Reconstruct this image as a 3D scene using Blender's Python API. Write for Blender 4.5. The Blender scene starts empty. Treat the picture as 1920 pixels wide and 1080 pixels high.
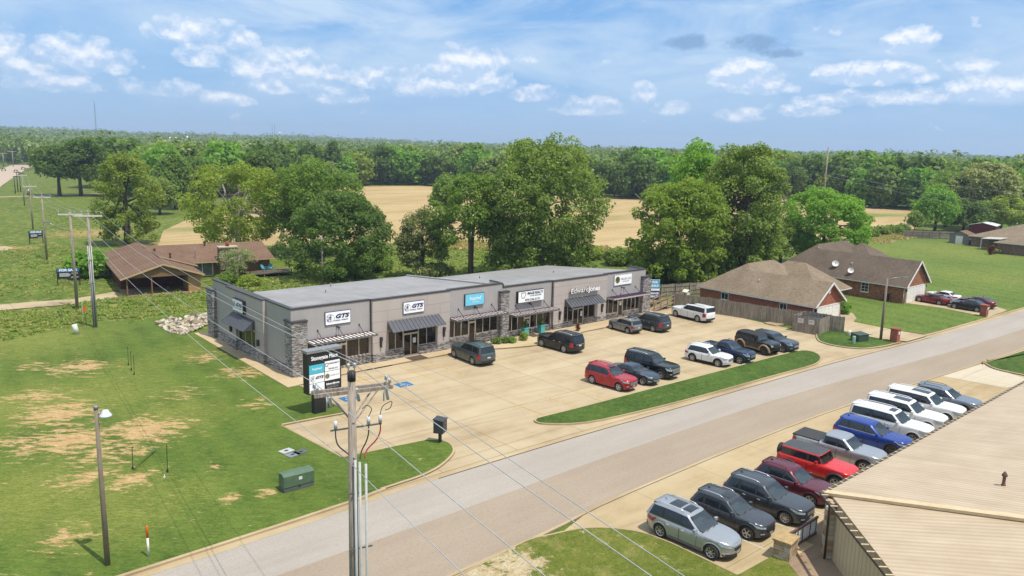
import bpy, math, random
import numpy as np
from math import sin, cos, pi, radians, sqrt, atan2, hypot
from mathutils import Vector, Matrix
random.seed(7)
scene = bpy.context.scene
COL = scene.collection

# ------------------------------------------------------------------ camera
F_PX = 1467.52; PITCH = 0.178582; ROLL = 0.0231250; YAW = 0.855127
CAM = Vector((-28.424, -61.220, 20.012))
fwd = Vector((cos(PITCH)*cos(YAW), cos(PITCH)*sin(YAW), -sin(PITCH)))
rt0 = Vector((sin(YAW), -cos(YAW), 0)); up0 = rt0.cross(fwd)
RT = cos(ROLL)*rt0 + sin(ROLL)*up0; UP = -sin(ROLL)*rt0 + cos(ROLL)*up0
cd = bpy.data.cameras.new('camera'); cam = bpy.data.objects.new('camera', cd); COL.objects.link(cam)
M = Matrix((RT, UP, -fwd)).transposed().to_4x4(); M.translation = CAM; cam.matrix_world = M
cd.sensor_width = 36.0; cd.lens = 36.0*F_PX/1920.0; cd.clip_start = 0.5; cd.clip_end = 40000
scene.camera = cam

def at(px, py, z=0.0):
    """surveyed photo point -> the place on the level z"""
    d = fwd + RT*((px-960)/F_PX) - UP*((py-540)/F_PX)
    t = (z-CAM.z)/d.z
    return Vector((CAM.x+d.x*t, CAM.y+d.y*t, z))

# ------------------------------------------------------------------ colours
def lin(c):
    c /= 255.0
    return c/12.92 if c <= 0.04045 else ((c+0.055)/1.055)**2.4
def S(r, g, b, k=0.62): return (lin(r)*k, lin(g)*k, lin(b)*k, 1)

# ------------------------------------------------------------------ materials
MATS = {}
class NT:
    def __init__(s, name):
        s.m = bpy.data.materials.new(name); s.m.use_nodes = True
        s.t = s.m.node_tree; s.n = s.t.nodes; s.l = s.t.links
        s.p = s.n['Principled BSDF']; s.out = s.n['Material Output']
        s._pos = None
    def new(s, typ, **kw):
        n = s.n.new(typ)
        for k, v in kw.items(): setattr(n, k, v)
        return n
    def link(s, a, b): s.l.new(a, b)
    def pos(s):
        if s._pos is None: s._pos = s.new('ShaderNodeNewGeometry').outputs['Position']
        return s._pos
    def obj(s): return s.new('ShaderNodeTexCoord').outputs['Object']
    def mapped(s, vec, scale=(1,1,1), rot=(0,0,0), loc=(0,0,0)):
        m = s.new('ShaderNodeMapping'); s.link(vec, m.inputs[0])
        m.inputs['Scale'].default_value = scale; m.inputs['Rotation'].default_value = rot; m.inputs['Location'].default_value = loc
        return m.outputs[0]
    def noise(s, vec, scale, detail=4, rough=0.55, dist=0.0):
        n = s.new('ShaderNodeTexNoise'); s.link(vec, n.inputs['Vector'])
        n.inputs['Scale'].default_value = scale; n.inputs['Detail'].default_value = detail
        n.inputs['Roughness'].default_value = rough; n.inputs['Distortion'].default_value = dist
        return n.outputs['Fac']
    def ramp(s, fac, stops, interp='LINEAR'):
        r = s.new('ShaderNodeValToRGB'); r.color_ramp.interpolation = interp
        e = r.color_ramp.elements
        while len(e) < len(stops): e.new(0.5)
        for k, (p, c) in enumerate(stops):
            e[k].position = p
            e[k].color = c if isinstance(c, (tuple, list)) else (c, c, c, 1)
        s.link(fac, r.inputs[0]); return r.outputs[0]
    def math(s, op, a, b=None, c=None):
        n = s.new('ShaderNodeMath', operation=op)
        for i, v in enumerate((a, b, c)):
            if v is None: continue
            if isinstance(v, (int, float)): n.inputs[i].default_value = v
            else: s.link(v, n.inputs[i])
        return n.outputs[0]
    def mix(s, fac, a, b, blend='MIX'):
        n = s.new('ShaderNodeMix', data_type='RGBA', blend_type=blend)
        for i, v in ((0, fac), (6, a), (7, b)):
            if isinstance(v, (int, float)): n.inputs[i].default_value = v
            elif isinstance(v, (tuple, list)): n.inputs[i].default_value = v
            else: s.link(v, n.inputs[i])
        return n.outputs[2]
    def xyz(s, vec):
        n = s.new('ShaderNodeSeparateXYZ'); s.link(vec, n.inputs[0]); return n.outputs
    def comb(s, x=0.0, y=0.0, z=0.0):
        n = s.new('ShaderNodeCombineXYZ')
        for i, v in enumerate((x, y, z)):
            if isinstance(v, (int, float)): n.inputs[i].default_value = v
            else: s.link(v, n.inputs[i])
        return n.outputs[0]
    def bump(s, h, strength=0.3, dist=0.02):
        b = s.new('ShaderNodeBump'); b.inputs['Strength'].default_value = strength; b.inputs['Distance'].default_value = dist
        s.link(h, b.inputs['Height']); s.link(b.outputs[0], s.p.inputs['Normal'])
    def base(s, c):
        if isinstance(c, (tuple, list)): s.p.inputs['Base Color'].default_value = c
        else: s.link(c, s.p.inputs['Base Color'])
    def set(s, rough=None, metal=None, spec=None, coat=None, emit=None):
        if rough is not None: s.p.inputs['Roughness'].default_value = rough
        if metal is not None: s.p.inputs['Metallic'].default_value = metal
        if spec is not None: s.p.inputs['Specular IOR Level'].default_value = spec
        if coat is not None: s.p.inputs['Coat Weight'].default_value = coat; s.p.inputs['Coat Roughness'].default_value = 0.10
        return s

def plain(name, col, rough=0.6, metal=0.0, vary=0.12, scale=3.0, spec=None, coat=None, bump=0.0, bscale=40):
    """one surface with a little real wear in it"""
    if name in MATS: return MATS[name]
    t = NT(name); o = t.obj()
    f = t.noise(o, scale, 5, 0.6)
    d = tuple(max(0, c*(1-vary)) for c in col[:3])+(1,); u = tuple(c*(1+vary) for c in col[:3])+(1,)
    t.base(t.ramp(f, [(0.3, d), (0.7, u)])); t.set(rough, metal, spec, coat)
    if bump: t.bump(t.noise(o, bscale, 3), bump, 0.01)
    MATS[name] = t.m; return t.m

# ------------------------------------------------------------------ mesh building
class MB:
    def __init__(s): s.v = []; s.f = []; s.mi = []; s.sm = []
    def add(s, verts, faces, mi=0, smooth=False):
        o = len(s.v); s.v += [tuple(p) for p in verts]
        s.f += [tuple(i+o for i in f) for f in faces]; s.mi += [mi]*len(faces); s.sm += [smooth]*len(faces)
        return s
    def box(s, x0, x1, y0, y1, z0, z1, mi=0):
        v = [(x0,y0,z0),(x1,y0,z0),(x1,y1,z0),(x0,y1,z0),(x0,y0,z1),(x1,y0,z1),(x1,y1,z1),(x0,y1,z1)]
        return s.add(v, [(0,3,2,1),(4,5,6,7),(0,1,5,4),(1,2,6,5),(2,3,7,6),(3,0,4,7)], mi)
    def cbox(s, c, size, rz=0.0, mi=0, M=None):
        sx, sy, sz = (q/2 for q in size)
        v = [Vector((a*sx, b*sy, d*sz)) for d in (-1,1) for (a,b) in ((-1,-1),(1,-1),(1,1),(-1,1))]
        R = M if M is not None else Matrix.Rotation(rz, 3, 'Z')
        v = [R@p+Vector(c) for p in v]
        return s.add(v, [(0,3,2,1),(4,5,6,7),(0,1,5,4),(1,2,6,5),(2,3,7,6),(3,0,4,7)], mi)
    def beam(s, a, b, w, h, mi=0, up=(0,0,1)):
        a = Vector(a); b = Vector(b); d = (b-a); L = d.length; d.normalize()
        u = Vector(up)
        if abs(d.dot(u)) > 0.98: u = Vector((1,0,0))
        sd = d.cross(u).normalized(); u2 = sd.cross(d)
        R = Matrix((d, sd, u2)).transposed()
        return s.cbox((a+b)/2, (L, w, h), mi=mi, M=R)
    def tube(s, pts, rad, n=8, mi=0, cap=True, smooth=True):
        pts = [Vector(p) for p in pts]
        if isinstance(rad, (int, float)): rad = [rad]*len(pts)
        v = []; f = []
        prev = None
        for i, p in enumerate(pts):
            d = (pts[min(i+1, len(pts)-1)]-pts[max(i-1, 0)]).normalized()
            a = prev if prev is not None else (Vector((1,0,0)) if abs(d.z) > 0.9 else Vector((0,0,1)))
            a = (a-d*a.dot(d))
            a = a.normalized() if a.length > 1e-5 else d.orthogonal().normalized()
            prev = a; b = d.cross(a)
            for k in range(n):
                t = 2*pi*k/n; v.append(p+(a*cos(t)+b*sin(t))*rad[i])
        for i in range(len(pts)-1):
            for k in range(n):
                f.append((i*n+k, i*n+(k+1)%n, (i+1)*n+(k+1)%n, (i+1)*n+k))
        s.add(v, f, mi, smooth)
        if cap:
            o = len(s.v)-len(v)
            s.f += [tuple(o+k for k in range(n-1,-1,-1)), tuple(o+(len(pts)-1)*n+k for k in range(n))]
            s.mi += [mi, mi]; s.sm += [False, False]
        return s
    def lathe(s, prof, n=20, mi=0, c=(0,0,0), axis='Z', smooth=True, closed=False):
        """prof: (r, h) list turned about an axis"""
        v = []; f = []
        for r, h in prof:
            for k in range(n):
                t = 2*pi*k/n
                q = (r*cos(t), r*sin(t), h)
                if axis == 'Y': q = (q[0], q[2], -q[1])
                if axis == 'X': q = (q[2], q[0], q[1])
                v.append((q[0]+c[0], q[1]+c[1], q[2]+c[2]))
        m = len(prof)
        for i in range(m if closed else m-1):
            j = (i+1) % m
            for k in range(n): f.append((i*n+k, i*n+(k+1)%n, j*n+(k+1)%n, j*n+k))
        return s.add(v, f, mi, smooth)
    def prism(s, poly, z0, z1, mi=0, mi_side=None, bottom=True):
        n = len(poly)
        if sum(poly[i][0]*poly[(i+1)%n][1]-poly[(i+1)%n][0]*poly[i][1] for i in range(n)) < 0: poly = poly[::-1]
        v = [(p[0],p[1],z0) for p in poly]+[(p[0],p[1],z1) for p in poly]
        s.add(v, [tuple(range(n, 2*n))], mi)
        o = len(s.v)-2*n
        k = mi if mi_side is None else mi_side
        for i in range(n):
            j = (i+1)%n; s.f.append((o+i, o+j, o+n+j, o+n+i)); s.mi.append(k); s.sm.append(False)
        if bottom: s.f.append(tuple(o+i for i in range(n-1,-1,-1))); s.mi.append(k); s.sm.append(False)
        return s
    def slab(s, top, thick, mi=0, mi_side=None):
        """polygon in space given a downward thickness"""
        n = len(top); v = [tuple(p) for p in top]+[(p[0],p[1],p[2]-thick) for p in top]
        f = [tuple(range(n)), tuple(range(2*n-1, n-1, -1))]
        s.add(v, f, mi)
        o = len(s.v)-2*n; k = mi if mi_side is None else mi_side
        for i in range(n):
            j = (i+1)%n; s.f.append((o+i, o+n+i, o+n+j, o+j)); s.mi.append(k); s.sm.append(False)
        return s
    def grid(s, rows, mi=0, smooth=True, flip=False):
        """rows of equal length -> quads"""
        n = len(rows[0]); v = [p for r in rows for p in r]; f = []
        for i in range(len(rows)-1):
            for k in range(n-1):
                q = (i*n+k, i*n+k+1, (i+1)*n+k+1, (i+1)*n+k)
                f.append(q[::-1] if flip else q)
        return s.add(v, f, mi, smooth)
    def mesh(s, name):
        me = bpy.data.meshes.new(name); me.from_pydata(s.v, [], s.f)
        me.polygons.foreach_set('material_index', s.mi); me.polygons.foreach_set('use_smooth', s.sm)
        me.update(); return me
    def build(s, name, mats, parent=None, loc=None, rz=None, label=None):
        me = s.mesh(name)
        for m in (mats if isinstance(mats, (list, tuple)) else [mats]): me.materials.append(m)
        return link(name, me, parent, loc, rz, label)

def link(name, data, parent=None, loc=None, rz=None, label=None):
    o = bpy.data.objects.new(name, data); COL.objects.link(o)
    if parent is not None: o.parent = parent
    if loc is not None: o.location = loc
    if rz is not None: o.rotation_euler = (0, 0, rz)
    if label: o['label'] = label
    return o
def tag(o, label, cat, group=None):
    o['label'] = label; o['category'] = cat
    if group: o['group'] = group
    return o
def thing(name, label, cat, loc=(0,0,0), rz=0.0, group=None):
    return tag(link(name, None, None, loc, rz), label, cat, group)
def setting(o, kind='structure', label=None):
    o['kind'] = kind
    if label: o['label'] = label
    return o
def copy_tree(o, parent=None):
    c = o.copy(); COL.objects.link(c)
    if parent is not None: c.parent = parent
    for ch in list(o.children): copy_tree(ch, c)
    return c

def np_mesh(name, V, Q, mats, mi=None, smooth=False):
    """big quad meshes straight from arrays"""
    me = bpy.data.meshes.new(name)
    V = np.ascontiguousarray(V, dtype=np.float32); Q = np.ascontiguousarray(Q, dtype=np.int32)
    nf = len(Q); k = Q.shape[1]
    me.vertices.add(len(V)); me.vertices.foreach_set('co', V.ravel())
    me.loops.add(nf*k); me.loops.foreach_set('vertex_index', Q.ravel())
    me.polygons.add(nf); me.polygons.foreach_set('loop_start', np.arange(0, nf*k, k, dtype=np.int32))
    for m in mats: me.materials.append(m)
    if mi is not None: me.polygons.foreach_set('material_index', np.ascontiguousarray(mi, dtype=np.int32))
    if smooth: me.polygons.foreach_set('use_smooth', np.ones(nf, dtype=bool))
    me.update(calc_edges=True); return me

FONT = None
def text_mesh(body, size, extrude=0.01, shear=0.0, bold=0.0, space=1.0, align='CENTER'):
    """lettering as mesh, in its own xy plane"""
    cu = bpy.data.curves.new('lettering', 'FONT'); cu.body = body; cu.size = size; cu.extrude = extrude
    cu.shear = shear; cu.offset = bold; cu.space_character = space; cu.align_x = align; cu.align_y = 'CENTER'
    cu.resolution_u = 3
    ob = bpy.data.objects.new('lettering', cu); COL.objects.link(ob)
    dg = bpy.context.evaluated_depsgraph_get()
    me = bpy.data.meshes.new_from_object(ob.evaluated_get(dg))
    bpy.data.objects.remove(ob); bpy.data.curves.remove(cu)
    return me
def add_text(name, body, size, material, parent, loc, face='S', extrude=0.012, width=None, **kw):
    """face S: reads from -y; W: reads from -x"""
    me = text_mesh(body, size, extrude, **kw); me.materials.append(material)
    if width and len(me.vertices):
        xs = [v.co.x for v in me.vertices]; w = max(xs)-min(xs); k = width/w
        for v in me.vertices: v.co.x *= k
    o = link(name, me, parent, loc)
    o.rotation_euler = (pi/2, 0, {'S': 0, 'W': -pi/2, 'N': pi, 'E': pi/2}[face] if isinstance(face, str) else face)
    return o
# ------------------------------------------------------------------ light
SUNV = Vector((0.07, -0.40, 0.91)).normalized()
SUN_EL = math.asin(SUNV.z); SUN_AZ = atan2(SUNV.x, SUNV.y)
sl = bpy.data.lights.new('sun', 'SUN'); sl.energy = 3.65; sl.angle = radians(0.5); sl.color = (1.0, 0.955, 0.885)
so = bpy.data.objects.new('sun', sl); COL.objects.link(so); so.location = (60, -90, 200)
so.rotation_euler = (-SUNV).to_track_quat('-Z', 'Y').to_euler()

w = bpy.data.worlds.new('World'); scene.world = w; w.use_nodes = True
wt = w.node_tree; wn = wt.nodes; wl = wt.links
bg = wn['Background']; bg.inputs['Strength'].default_value = 0.1
sky = wn.new('ShaderNodeTexSky'); sky.sky_type = 'NISHITA'; sky.sun_disc = False
sky.sun_elevation = SUN_EL; sky.sun_rotation = SUN_AZ; sky.altitude = 100; sky.air_density = 1.0; sky.dust_density = 0.6; sky.ozone_density = 2.5

class WT(NT):
    def __init__(s): s.t = wt; s.n = wn; s.l = wl; s._pos = None
W_ = WT()
def build_sky():
    g = wn.new('ShaderNodeTexCoord').outputs['Generated']
    x, y, z = W_.xyz(g)
    az = W_.math('ARCTAN2', y, x); el = W_.math('ARCSINE', z)
    # cloud field in bearing / elevation, stretched along the horizon
    v = W_.comb(W_.math('MULTIPLY', az, 1.0), W_.math('MULTIPLY', el, 2.0), 0.0)
    v2 = W_.comb(az, W_.math('MULTIPLY', el, 1.35), 0.0)
    fine = W_.noise(v2, 34.0, 9, 0.60, 0.15)
    up_ = W_.comb(az, W_.math('ADD', W_.math('MULTIPLY', el, 1.35), 0.010), 0.0)
    fine_up = W_.noise(up_, 34.0, 5, 0.60, 0.15)
    broad = W_.noise(v, 7.0, 3, 0.5)
    # single clouds: (photo x, y, half width, half height, weight)
    blobs = [(535,135,75,32,1.0),(145,115,65,30,.9),(360,60,55,24,.7),(455,80,28,20,.7),(15,110,30,34,.8),(375,110,34,20,.7),
             (880,140,60,45,.95),(800,165,75,28,.75),(1390,145,50,24,1.15),(1425,165,45,18,.8),(1710,82,36,25,1.15),(1640,145,80,20,1.1),
             (1205,180,22,20,.8),(1258,207,28,14,.75),(1505,208,45,16,.75),(1590,190,55,14,.85),(1870,180,80,26,1.0),(1800,130,40,14,.6),
             (920,160,40,20,.7),(700,150,50,22,.75),(560,165,80,18,.8),(1000,180,40,16,.75),(100,160,70,18,.75),(300,170,60,16,.75),(630,185,40,16,.85),(430,190,40,12,.8),(1100,205,50,18,.8),(1390,220,35,14,.8),(985,118,20,12,.6),(1730,185,60,16,.8)]
    tot = None; low = None
    for px, py, hw, hh, wt_ in blobs:
        d = fwd + RT*((px-960)/F_PX) - UP*((py-540)/F_PX); d.normalize()
        a0 = atan2(d.y, d.x); e0 = math.asin(d.z)
        da = W_.math('MULTIPLY', W_.math('SUBTRACT', az, a0), F_PX/(hw*1.2))
        de = W_.math('MULTIPLY', W_.math('SUBTRACT', el, e0), F_PX/(hh*1.2))
        db = W_.math('MINIMUM', de, W_.math('MULTIPLY', de, 1.9)); db = W_.math('ADD', db, 0.0)
        r = W_.math('ADD', W_.math('MULTIPLY', da, da), W_.math('MULTIPLY', db, db))
        q = W_.math('MULTIPLY', W_.math('MAXIMUM', W_.math('MULTIPLY_ADD', r, -0.55, 1.0), 0.0), wt_)
        ql = W_.math('MULTIPLY', q, W_.math('MULTIPLY_ADD', de, -0.45, 0.45))
        tot = q if tot is None else W_.math('MAXIMUM', tot, q)
        low = ql if low is None else W_.math('MAXIMUM', low, ql)
    # density: each cloud's mass broken up by the fine field
    fr = W_.math('MULTIPLY', W_.math('SUBTRACT', fine, 0.5), 2.1)
    den = W_.math('ADD', W_.math('MULTIPLY', tot, 1.15), fr)
    den = W_.math('ADD', den, W_.math('MULTIPLY', W_.math('SUBTRACT', broad, 0.5), 0.8))
    cov = W_.ramp(den, [(0.30, 0.0), (0.52, 0.34), (0.78, 0.70), (1.05, 0.94)], 'EASE')
    # veils of high cloud
    vv = W_.comb(W_.math('MULTIPLY', az, 2.6), W_.math('MULTIPLY', el, 10.0), 5.3)
    veil = W_.noise(vv, 1.5, 7, 0.62, 0.8)
    hi = W_.ramp(el, [(0.03, 0.15), (0.11, 0.9), (0.2, 1.0)])
    vr = W_.math('MULTIPLY', W_.ramp(veil, [(0.36, 0.0), (0.60, 0.92)]), hi)
    lit = W_.math('SUBTRACT', fine, fine_up)
    shade = W_.ramp(W_.math('ADD', W_.math('MULTIPLY', lit, 2.2), W_.math('MULTIPLY_ADD', low, -0.75, 0.62)),
                    [(0.22, (4.0, 5.3, 7.2, 1)), (0.75, (7.7, 7.9, 8.3, 1))])
    tint = W_.mix(0.6, sky.outputs[0], (1.0, 3.15, 6.8, 1))
    # the hazy band low over the horizon
    hz = W_.ramp(el, [(0.0, 1.0), (0.055, 0.5), (0.16, 0.0)])
    base = W_.mix(W_.math('MULTIPLY', hz, 0.75), tint, (2.45, 4.2, 6.6, 1))
    over = W_.math('MULTIPLY', W_.ramp(el, [(0.17, 0.0), (0.42, 0.78)]), W_.ramp(broad, [(0.30, 0.35), (0.62, 1.0)]))  # bright cloud layer above the view, added to raise the fill light
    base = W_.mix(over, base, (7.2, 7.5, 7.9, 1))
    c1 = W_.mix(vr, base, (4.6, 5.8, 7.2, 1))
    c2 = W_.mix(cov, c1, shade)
    # the two small grey clouds
    dk = None
    for px, py, hw, hh in ((1288,78,38,15),(1415,82,50,17),(1460,100,40,10)):
        d = fwd + RT*((px-960)/F_PX) - UP*((py-540)/F_PX); d.normalize()
        da = W_.math('MULTIPLY', W_.math('SUBTRACT', az, atan2(d.y, d.x)), F_PX/hw)
        de = W_.math('MULTIPLY', W_.math('SUBTRACT', el, math.asin(d.z)), F_PX/hh)
        r = W_.math('ADD', W_.math('MULTIPLY', da, da), W_.math('MULTIPLY', de, de))
        q = W_.math('MULTIPLY_ADD', r, -0.55, 1.0)
        dk = q if dk is None else W_.math('MAXIMUM', dk, q)
    dkm = W_.ramp(W_.math('ADD', dk, W_.math('MULTIPLY', fr, 1.0)), [(0.40, 0.0), (0.85, 0.9)])
    c3 = W_.mix(dkm, c2, (1.7, 3.0, 5.0, 1))
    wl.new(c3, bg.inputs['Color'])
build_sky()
scene.view_settings.view_transform = 'Standard'; scene.view_settings.look = 'None'
scene.view_settings.exposure = 0.45; scene.view_settings.gamma = 1.0

# ------------------------------------------------------------------ ground materials
def grass_mat(name, dark, light, dry, dry_lo=0.55, dry_hi=0.72, streak=(1.0, 1.0), srot=0.0, blobs=(), dirt=S(214,180,130), stripes=None, fine=9.0, bumps=0.5):
    t = NT(name); p = t.pos()
    a = t.noise(p, 0.09, 5, 0.6); sp = t.mapped(t.mapped(p, (1,1,1), (0,0,srot)), (streak[0], streak[1], 1)); b = t.noise(sp, 1.3, 7, 0.75)
    c = t.noise(sp, fine*.55, 4, 0.75)
    f = t.math('ADD', t.math('MULTIPLY', a, 0.38), t.math('ADD', t.math('MULTIPLY', b, 0.38), t.math('MULTIPLY', c, 0.52)))
    col = t.ramp(f, [(0.50, dark), (0.78, light)])
    if stripes:
        x, y, z = t.xyz(t.mapped(p, (1,1,1), (0,0,stripes[0])))
        sn = t.math('SINE', t.math('MULTIPLY', x, 2*pi/stripes[1]))
        col = t.mix(t.math('MULTIPLY_ADD', sn, stripes[2]*0.5, stripes[2]*0.5), col, light)
    if name in YEL_B:
        yt = None
        for bx, by, r, wgt in YEL_B[name]:
            v = t.new('ShaderNodeVectorMath', operation='DISTANCE'); t.link(p, v.inputs[0]); v.inputs[1].default_value = (bx, by, 0.1)
            q = t.math('MULTIPLY', t.math('MAXIMUM', t.math('MULTIPLY_ADD', v.outputs['Value'], -1.0/r, 1.0), 0.0), wgt)
            yt = q if yt is None else t.math('MAXIMUM', yt, q)
        ym = t.ramp(t.math('ADD', yt, t.math('MULTIPLY', t.math('SUBTRACT', t.noise(p, 0.5, 6, 0.7), 0.5), 1.2)), [(0.15, 0.0), (0.75, 0.75)])
        col = t.mix(ym, col, t.ramp(c, [(0.35, S(120,132,50)), (0.65, S(168,168,86))]))
    d = t.noise(sp, 0.6, 8, 0.75)
    dm = t.ramp(d, [(dry_lo, 0.0), (dry_hi, 0.85)])
    col = t.mix(dm, col, dry)
    if blobs:
        tot = None
        for bx, by, r, wgt in blobs:
            v = t.new('ShaderNodeVectorMath', operation='DISTANCE'); t.link(p, v.inputs[0]); v.inputs[1].default_value = (bx, by, 0.1)
            q = t.math('MULTIPLY', t.math('MAXIMUM', t.math('MULTIPLY_ADD', v.outputs['Value'], -1.0/r, 1.0), 0.0), wgt)
            tot = q if tot is None else t.math('MAXIMUM', tot, q)
        n2 = t.noise(sp, 1.25, 9, 0.80, 0.2)
        k = t.math('ADD', t.math('MULTIPLY', tot, 0.55), t.math('MULTIPLY', t.math('SUBTRACT', n2, 0.5), 2.3))
        m = t.ramp(k, [(0.24, 0.0), (0.38, 1.0)])
        dn = t.noise(p, 2.3, 5, 0.7)
        dc = t.ramp(dn, [(0.35, tuple(q*k_ for q, k_ in zip(dirt[:3], (.80,.66,.52)))+(1,)), (0.65, dirt)])
        col = t.mix(t.math('MULTIPLY', m, 0.9), col, dc)
    mm = t.ramp(t.noise(sp, fine*1.7, 2, 0.8), [(0.32, 0.70), (0.68, 1.28)]); col = t.mix(1.0, col, mm, 'MULTIPLY')
    t.base(col); t.set(0.9, spec=0.15)
    t.bump(t.math('ADD', t.math('MULTIPLY', b, 0.5), c), bumps, 0.12)
    MATS[name] = t.m; return t.m

YEL_B = {'lawn_grass': [(*at(px, py).xy, r, w_) for px, py, r, w_ in ((30,760,9,1.0),(180,740,9,.9),(320,780,7,.8),(60,930,8,1.0),(200,960,7,.9),(330,930,5,.6),(20,640,14,.9),(250,690,6,.6),(350,660,7,.5))], 'mown_grass': [(*at(px, py).xy, r, w_) for px, py, r, w_ in ((1780,470,30,.7),(1860,520,22,.6),(1680,470,20,.6))]}
LB = [(*at(px, py).xy, r, w_) for px, py, r, w_ in ((108,778,4.5,1.0),(150,690,4.2,.85),(70,745,3.5,.8),(125,828,4.8,1.0),(268,810,5.0,.95),(215,850,4.0,.8),(432,938,1.0,1.0),
      (455,700,3.5,.75),(380,672,3.0,.7),(170,900,3.2,.75),(250,900,3.0,.7),(405,880,1.2,.7),(340,740,3,.55),(60,690,3,.6),(690,1058,1.0,0.7),(20,830,3.0,.7),(130,1010,2.5,.6),(500,925,1.0,.8),(480,760,2.5,.6))]
GRASS = grass_mat('lawn_grass', S(70,97,34), S(126,146,60), S(162,158,86), 0.60, 0.84, (0.55,1.5), radians(41), LB, S(234,200,148), (radians(6), 2.4, 0.30), 9.0, 0.7)
GRASS_Y = grass_mat('mown_grass', S(78,104,40), S(132,152,68), S(146,166,70), 0.58, 0.8, (0.35,1.6), radians(-8), (), S(210,180,130), (radians(14), 3.2, 0.35), 5.0, 0.5)
GRASS_I = grass_mat('island_grass', S(48,78,28), S(112,138,58), S(158,162,84), 0.56, 0.80, (1,1.2), 0, (), S(214,180,130), None, 10.0, 0.7)
GRASS_S = grass_mat('verge_grass', S(84,106,34), S(136,140,58), S(176,164,98), 0.5, 0.7, (1,1), 0, [(*at(960,1065).xy, 2.6, 1.2),(*at(900,1080).xy, 2.2, 1.1)], S(232,214,178), None, 10.0, 0.7)
MEADOW = grass_mat('meadow_grass', S(70,100,30), S(128,146,58), S(196,176,104), 0.50, 0.68, (1,1), 0, [(*at(175,436).xy, 16, .9),(*at(20,466).xy, 7, .9),(*at(60,600).xy, 9, .5),(*at(300,455).xy, 12, .7)], S(206,178,118), None, 3.0, 0.8)

def wheat_mat():
    t = NT('wheat'); p = t.pos()
    a = t.noise(t.mapped(p, (0.35,1,1), (0,0,radians(12))), 0.06, 5, 0.6); b = t.noise(t.mapped(p, (0.12,1.2,1), (0,0,radians(-38))), 0.5, 5, 0.7); c = t.noise(p, 1.6, 4, 0.7)
    f = t.math('ADD', t.math('MULTIPLY', a, 0.4), t.math('ADD', t.math('MULTIPLY', b, 0.35), t.math('MULTIPLY', c, 0.25)))
    col = t.ramp(f, [(0.36, S(178,148,100)), (0.52, S(214,185,134)), (0.66, S(232,208,160))])
    g = t.ramp(t.noise(t.mapped(p, (0.4,1,1)), 0.024, 5, 0.6), [(0.53, 0.0), (0.66, 0.75)])
    col = t.mix(g, col, S(120,142,62))
    t.base(col); t.set(0.95, spec=0.1); t.bump(c, 0.8, 0.25); MATS['wheat'] = t.m; return t.m
WHEAT = wheat_mat()

def concrete_mat(name, c0, c1, stain, joint=None, jcol=None, rot=0.0):
    t = NT(name); p = t.pos()
    a = t.noise(p, 0.16, 6, 0.65); b = t.noise(t.mapped(p, (0.12,1,1), (0,0,rot)), 0.8, 6, 0.65); c = t.noise(p, 22, 2, 0.6)
    f = t.math('ADD', t.math('MULTIPLY', a, 0.5), t.math('ADD', t.math('MULTIPLY', b, 0.32), t.math('MULTIPLY', c, 0.18)))
    col = t.ramp(f, [(0.35, stain), (0.5, c0), (0.66, c1)])
    # dark drips where cars stand
    s = t.ramp(t.noise(p, 0.9, 4, 0.6), [(0.64, 0.0), (0.80, 0.5)])
    col = t.mix(s, col, tuple(q*0.62 for q in stain[:3])+(1,))
    tk = t.ramp(t.noise(t.mapped(t.mapped(p, (1,1,1), (0,0,rot+radians(7))), (0.05,1.1,1)), 1.0, 4, 0.6), [(0.56, 0.0), (0.72, 0.4)])
    col = t.mix(tk, col, tuple(q*0.70 for q in stain[:3])+(1,))
    if joint:
        br = t.new('ShaderNodeTexBrick'); t.link(t.mapped(p, (1,1,1), (0,0,rot), (joint[3], joint[4], 0)), br.inputs['Vector'])
        br.offset = 0.0; br.inputs['Scale'].default_value = 1.0; br.inputs['Brick Width'].default_value = joint[0]; br.inputs['Row Height'].default_value = joint[1]
        br.inputs['Mortar Size'].default_value = joint[2]; br.inputs['Mortar Smooth'].default_value = 0.4
        br.inputs['Color1'].default_value = (0,0,0,1); br.inputs['Color2'].default_value = (0.16,0.16,0.16,1); br.inputs['Mortar'].default_value = (1,1,1,1)
        col = t.mix(t.math('MULTIPLY', br.outputs['Color'], 0.55), col, jcol or tuple(q*0.45 for q in stain[:3])+(1,))
    t.base(col); t.set(0.85, spec=0.25); t.bump(c, 0.15, 0.01); MATS[name] = t.m; return t.m
LOT = concrete_mat('lot_concrete', S(214,191,153), S(228,208,172), S(182,156,118), (6.1, 5.6, 0.045, 1.4, 0.4))
WALKC = concrete_mat('walk_concrete', S(226,200,158), S(236,214,176), S(206,178,134), (1.9, 40, 0.02, 0, 0))
KERBC = concrete_mat('kerb_concrete', S(206,182,142), S(222,200,160), S(172,148,110))
LOT2 = concrete_mat('south_lot_concrete', S(212,188,146), S(226,205,164), S(184,157,114), (6.0, 4.6, 0.03, 0, 0.3))
NEWC = concrete_mat('new_concrete', S(232,216,188), S(240,226,200), S(216,198,166), (5.0, 9, 0.03, 0, 0))
DARKC = concrete_mat('shaded_walk_concrete', S(176,150,122), S(190,164,134), S(150,126,100))  # darker copy of the walk concrete, with shade put into its colour
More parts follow.
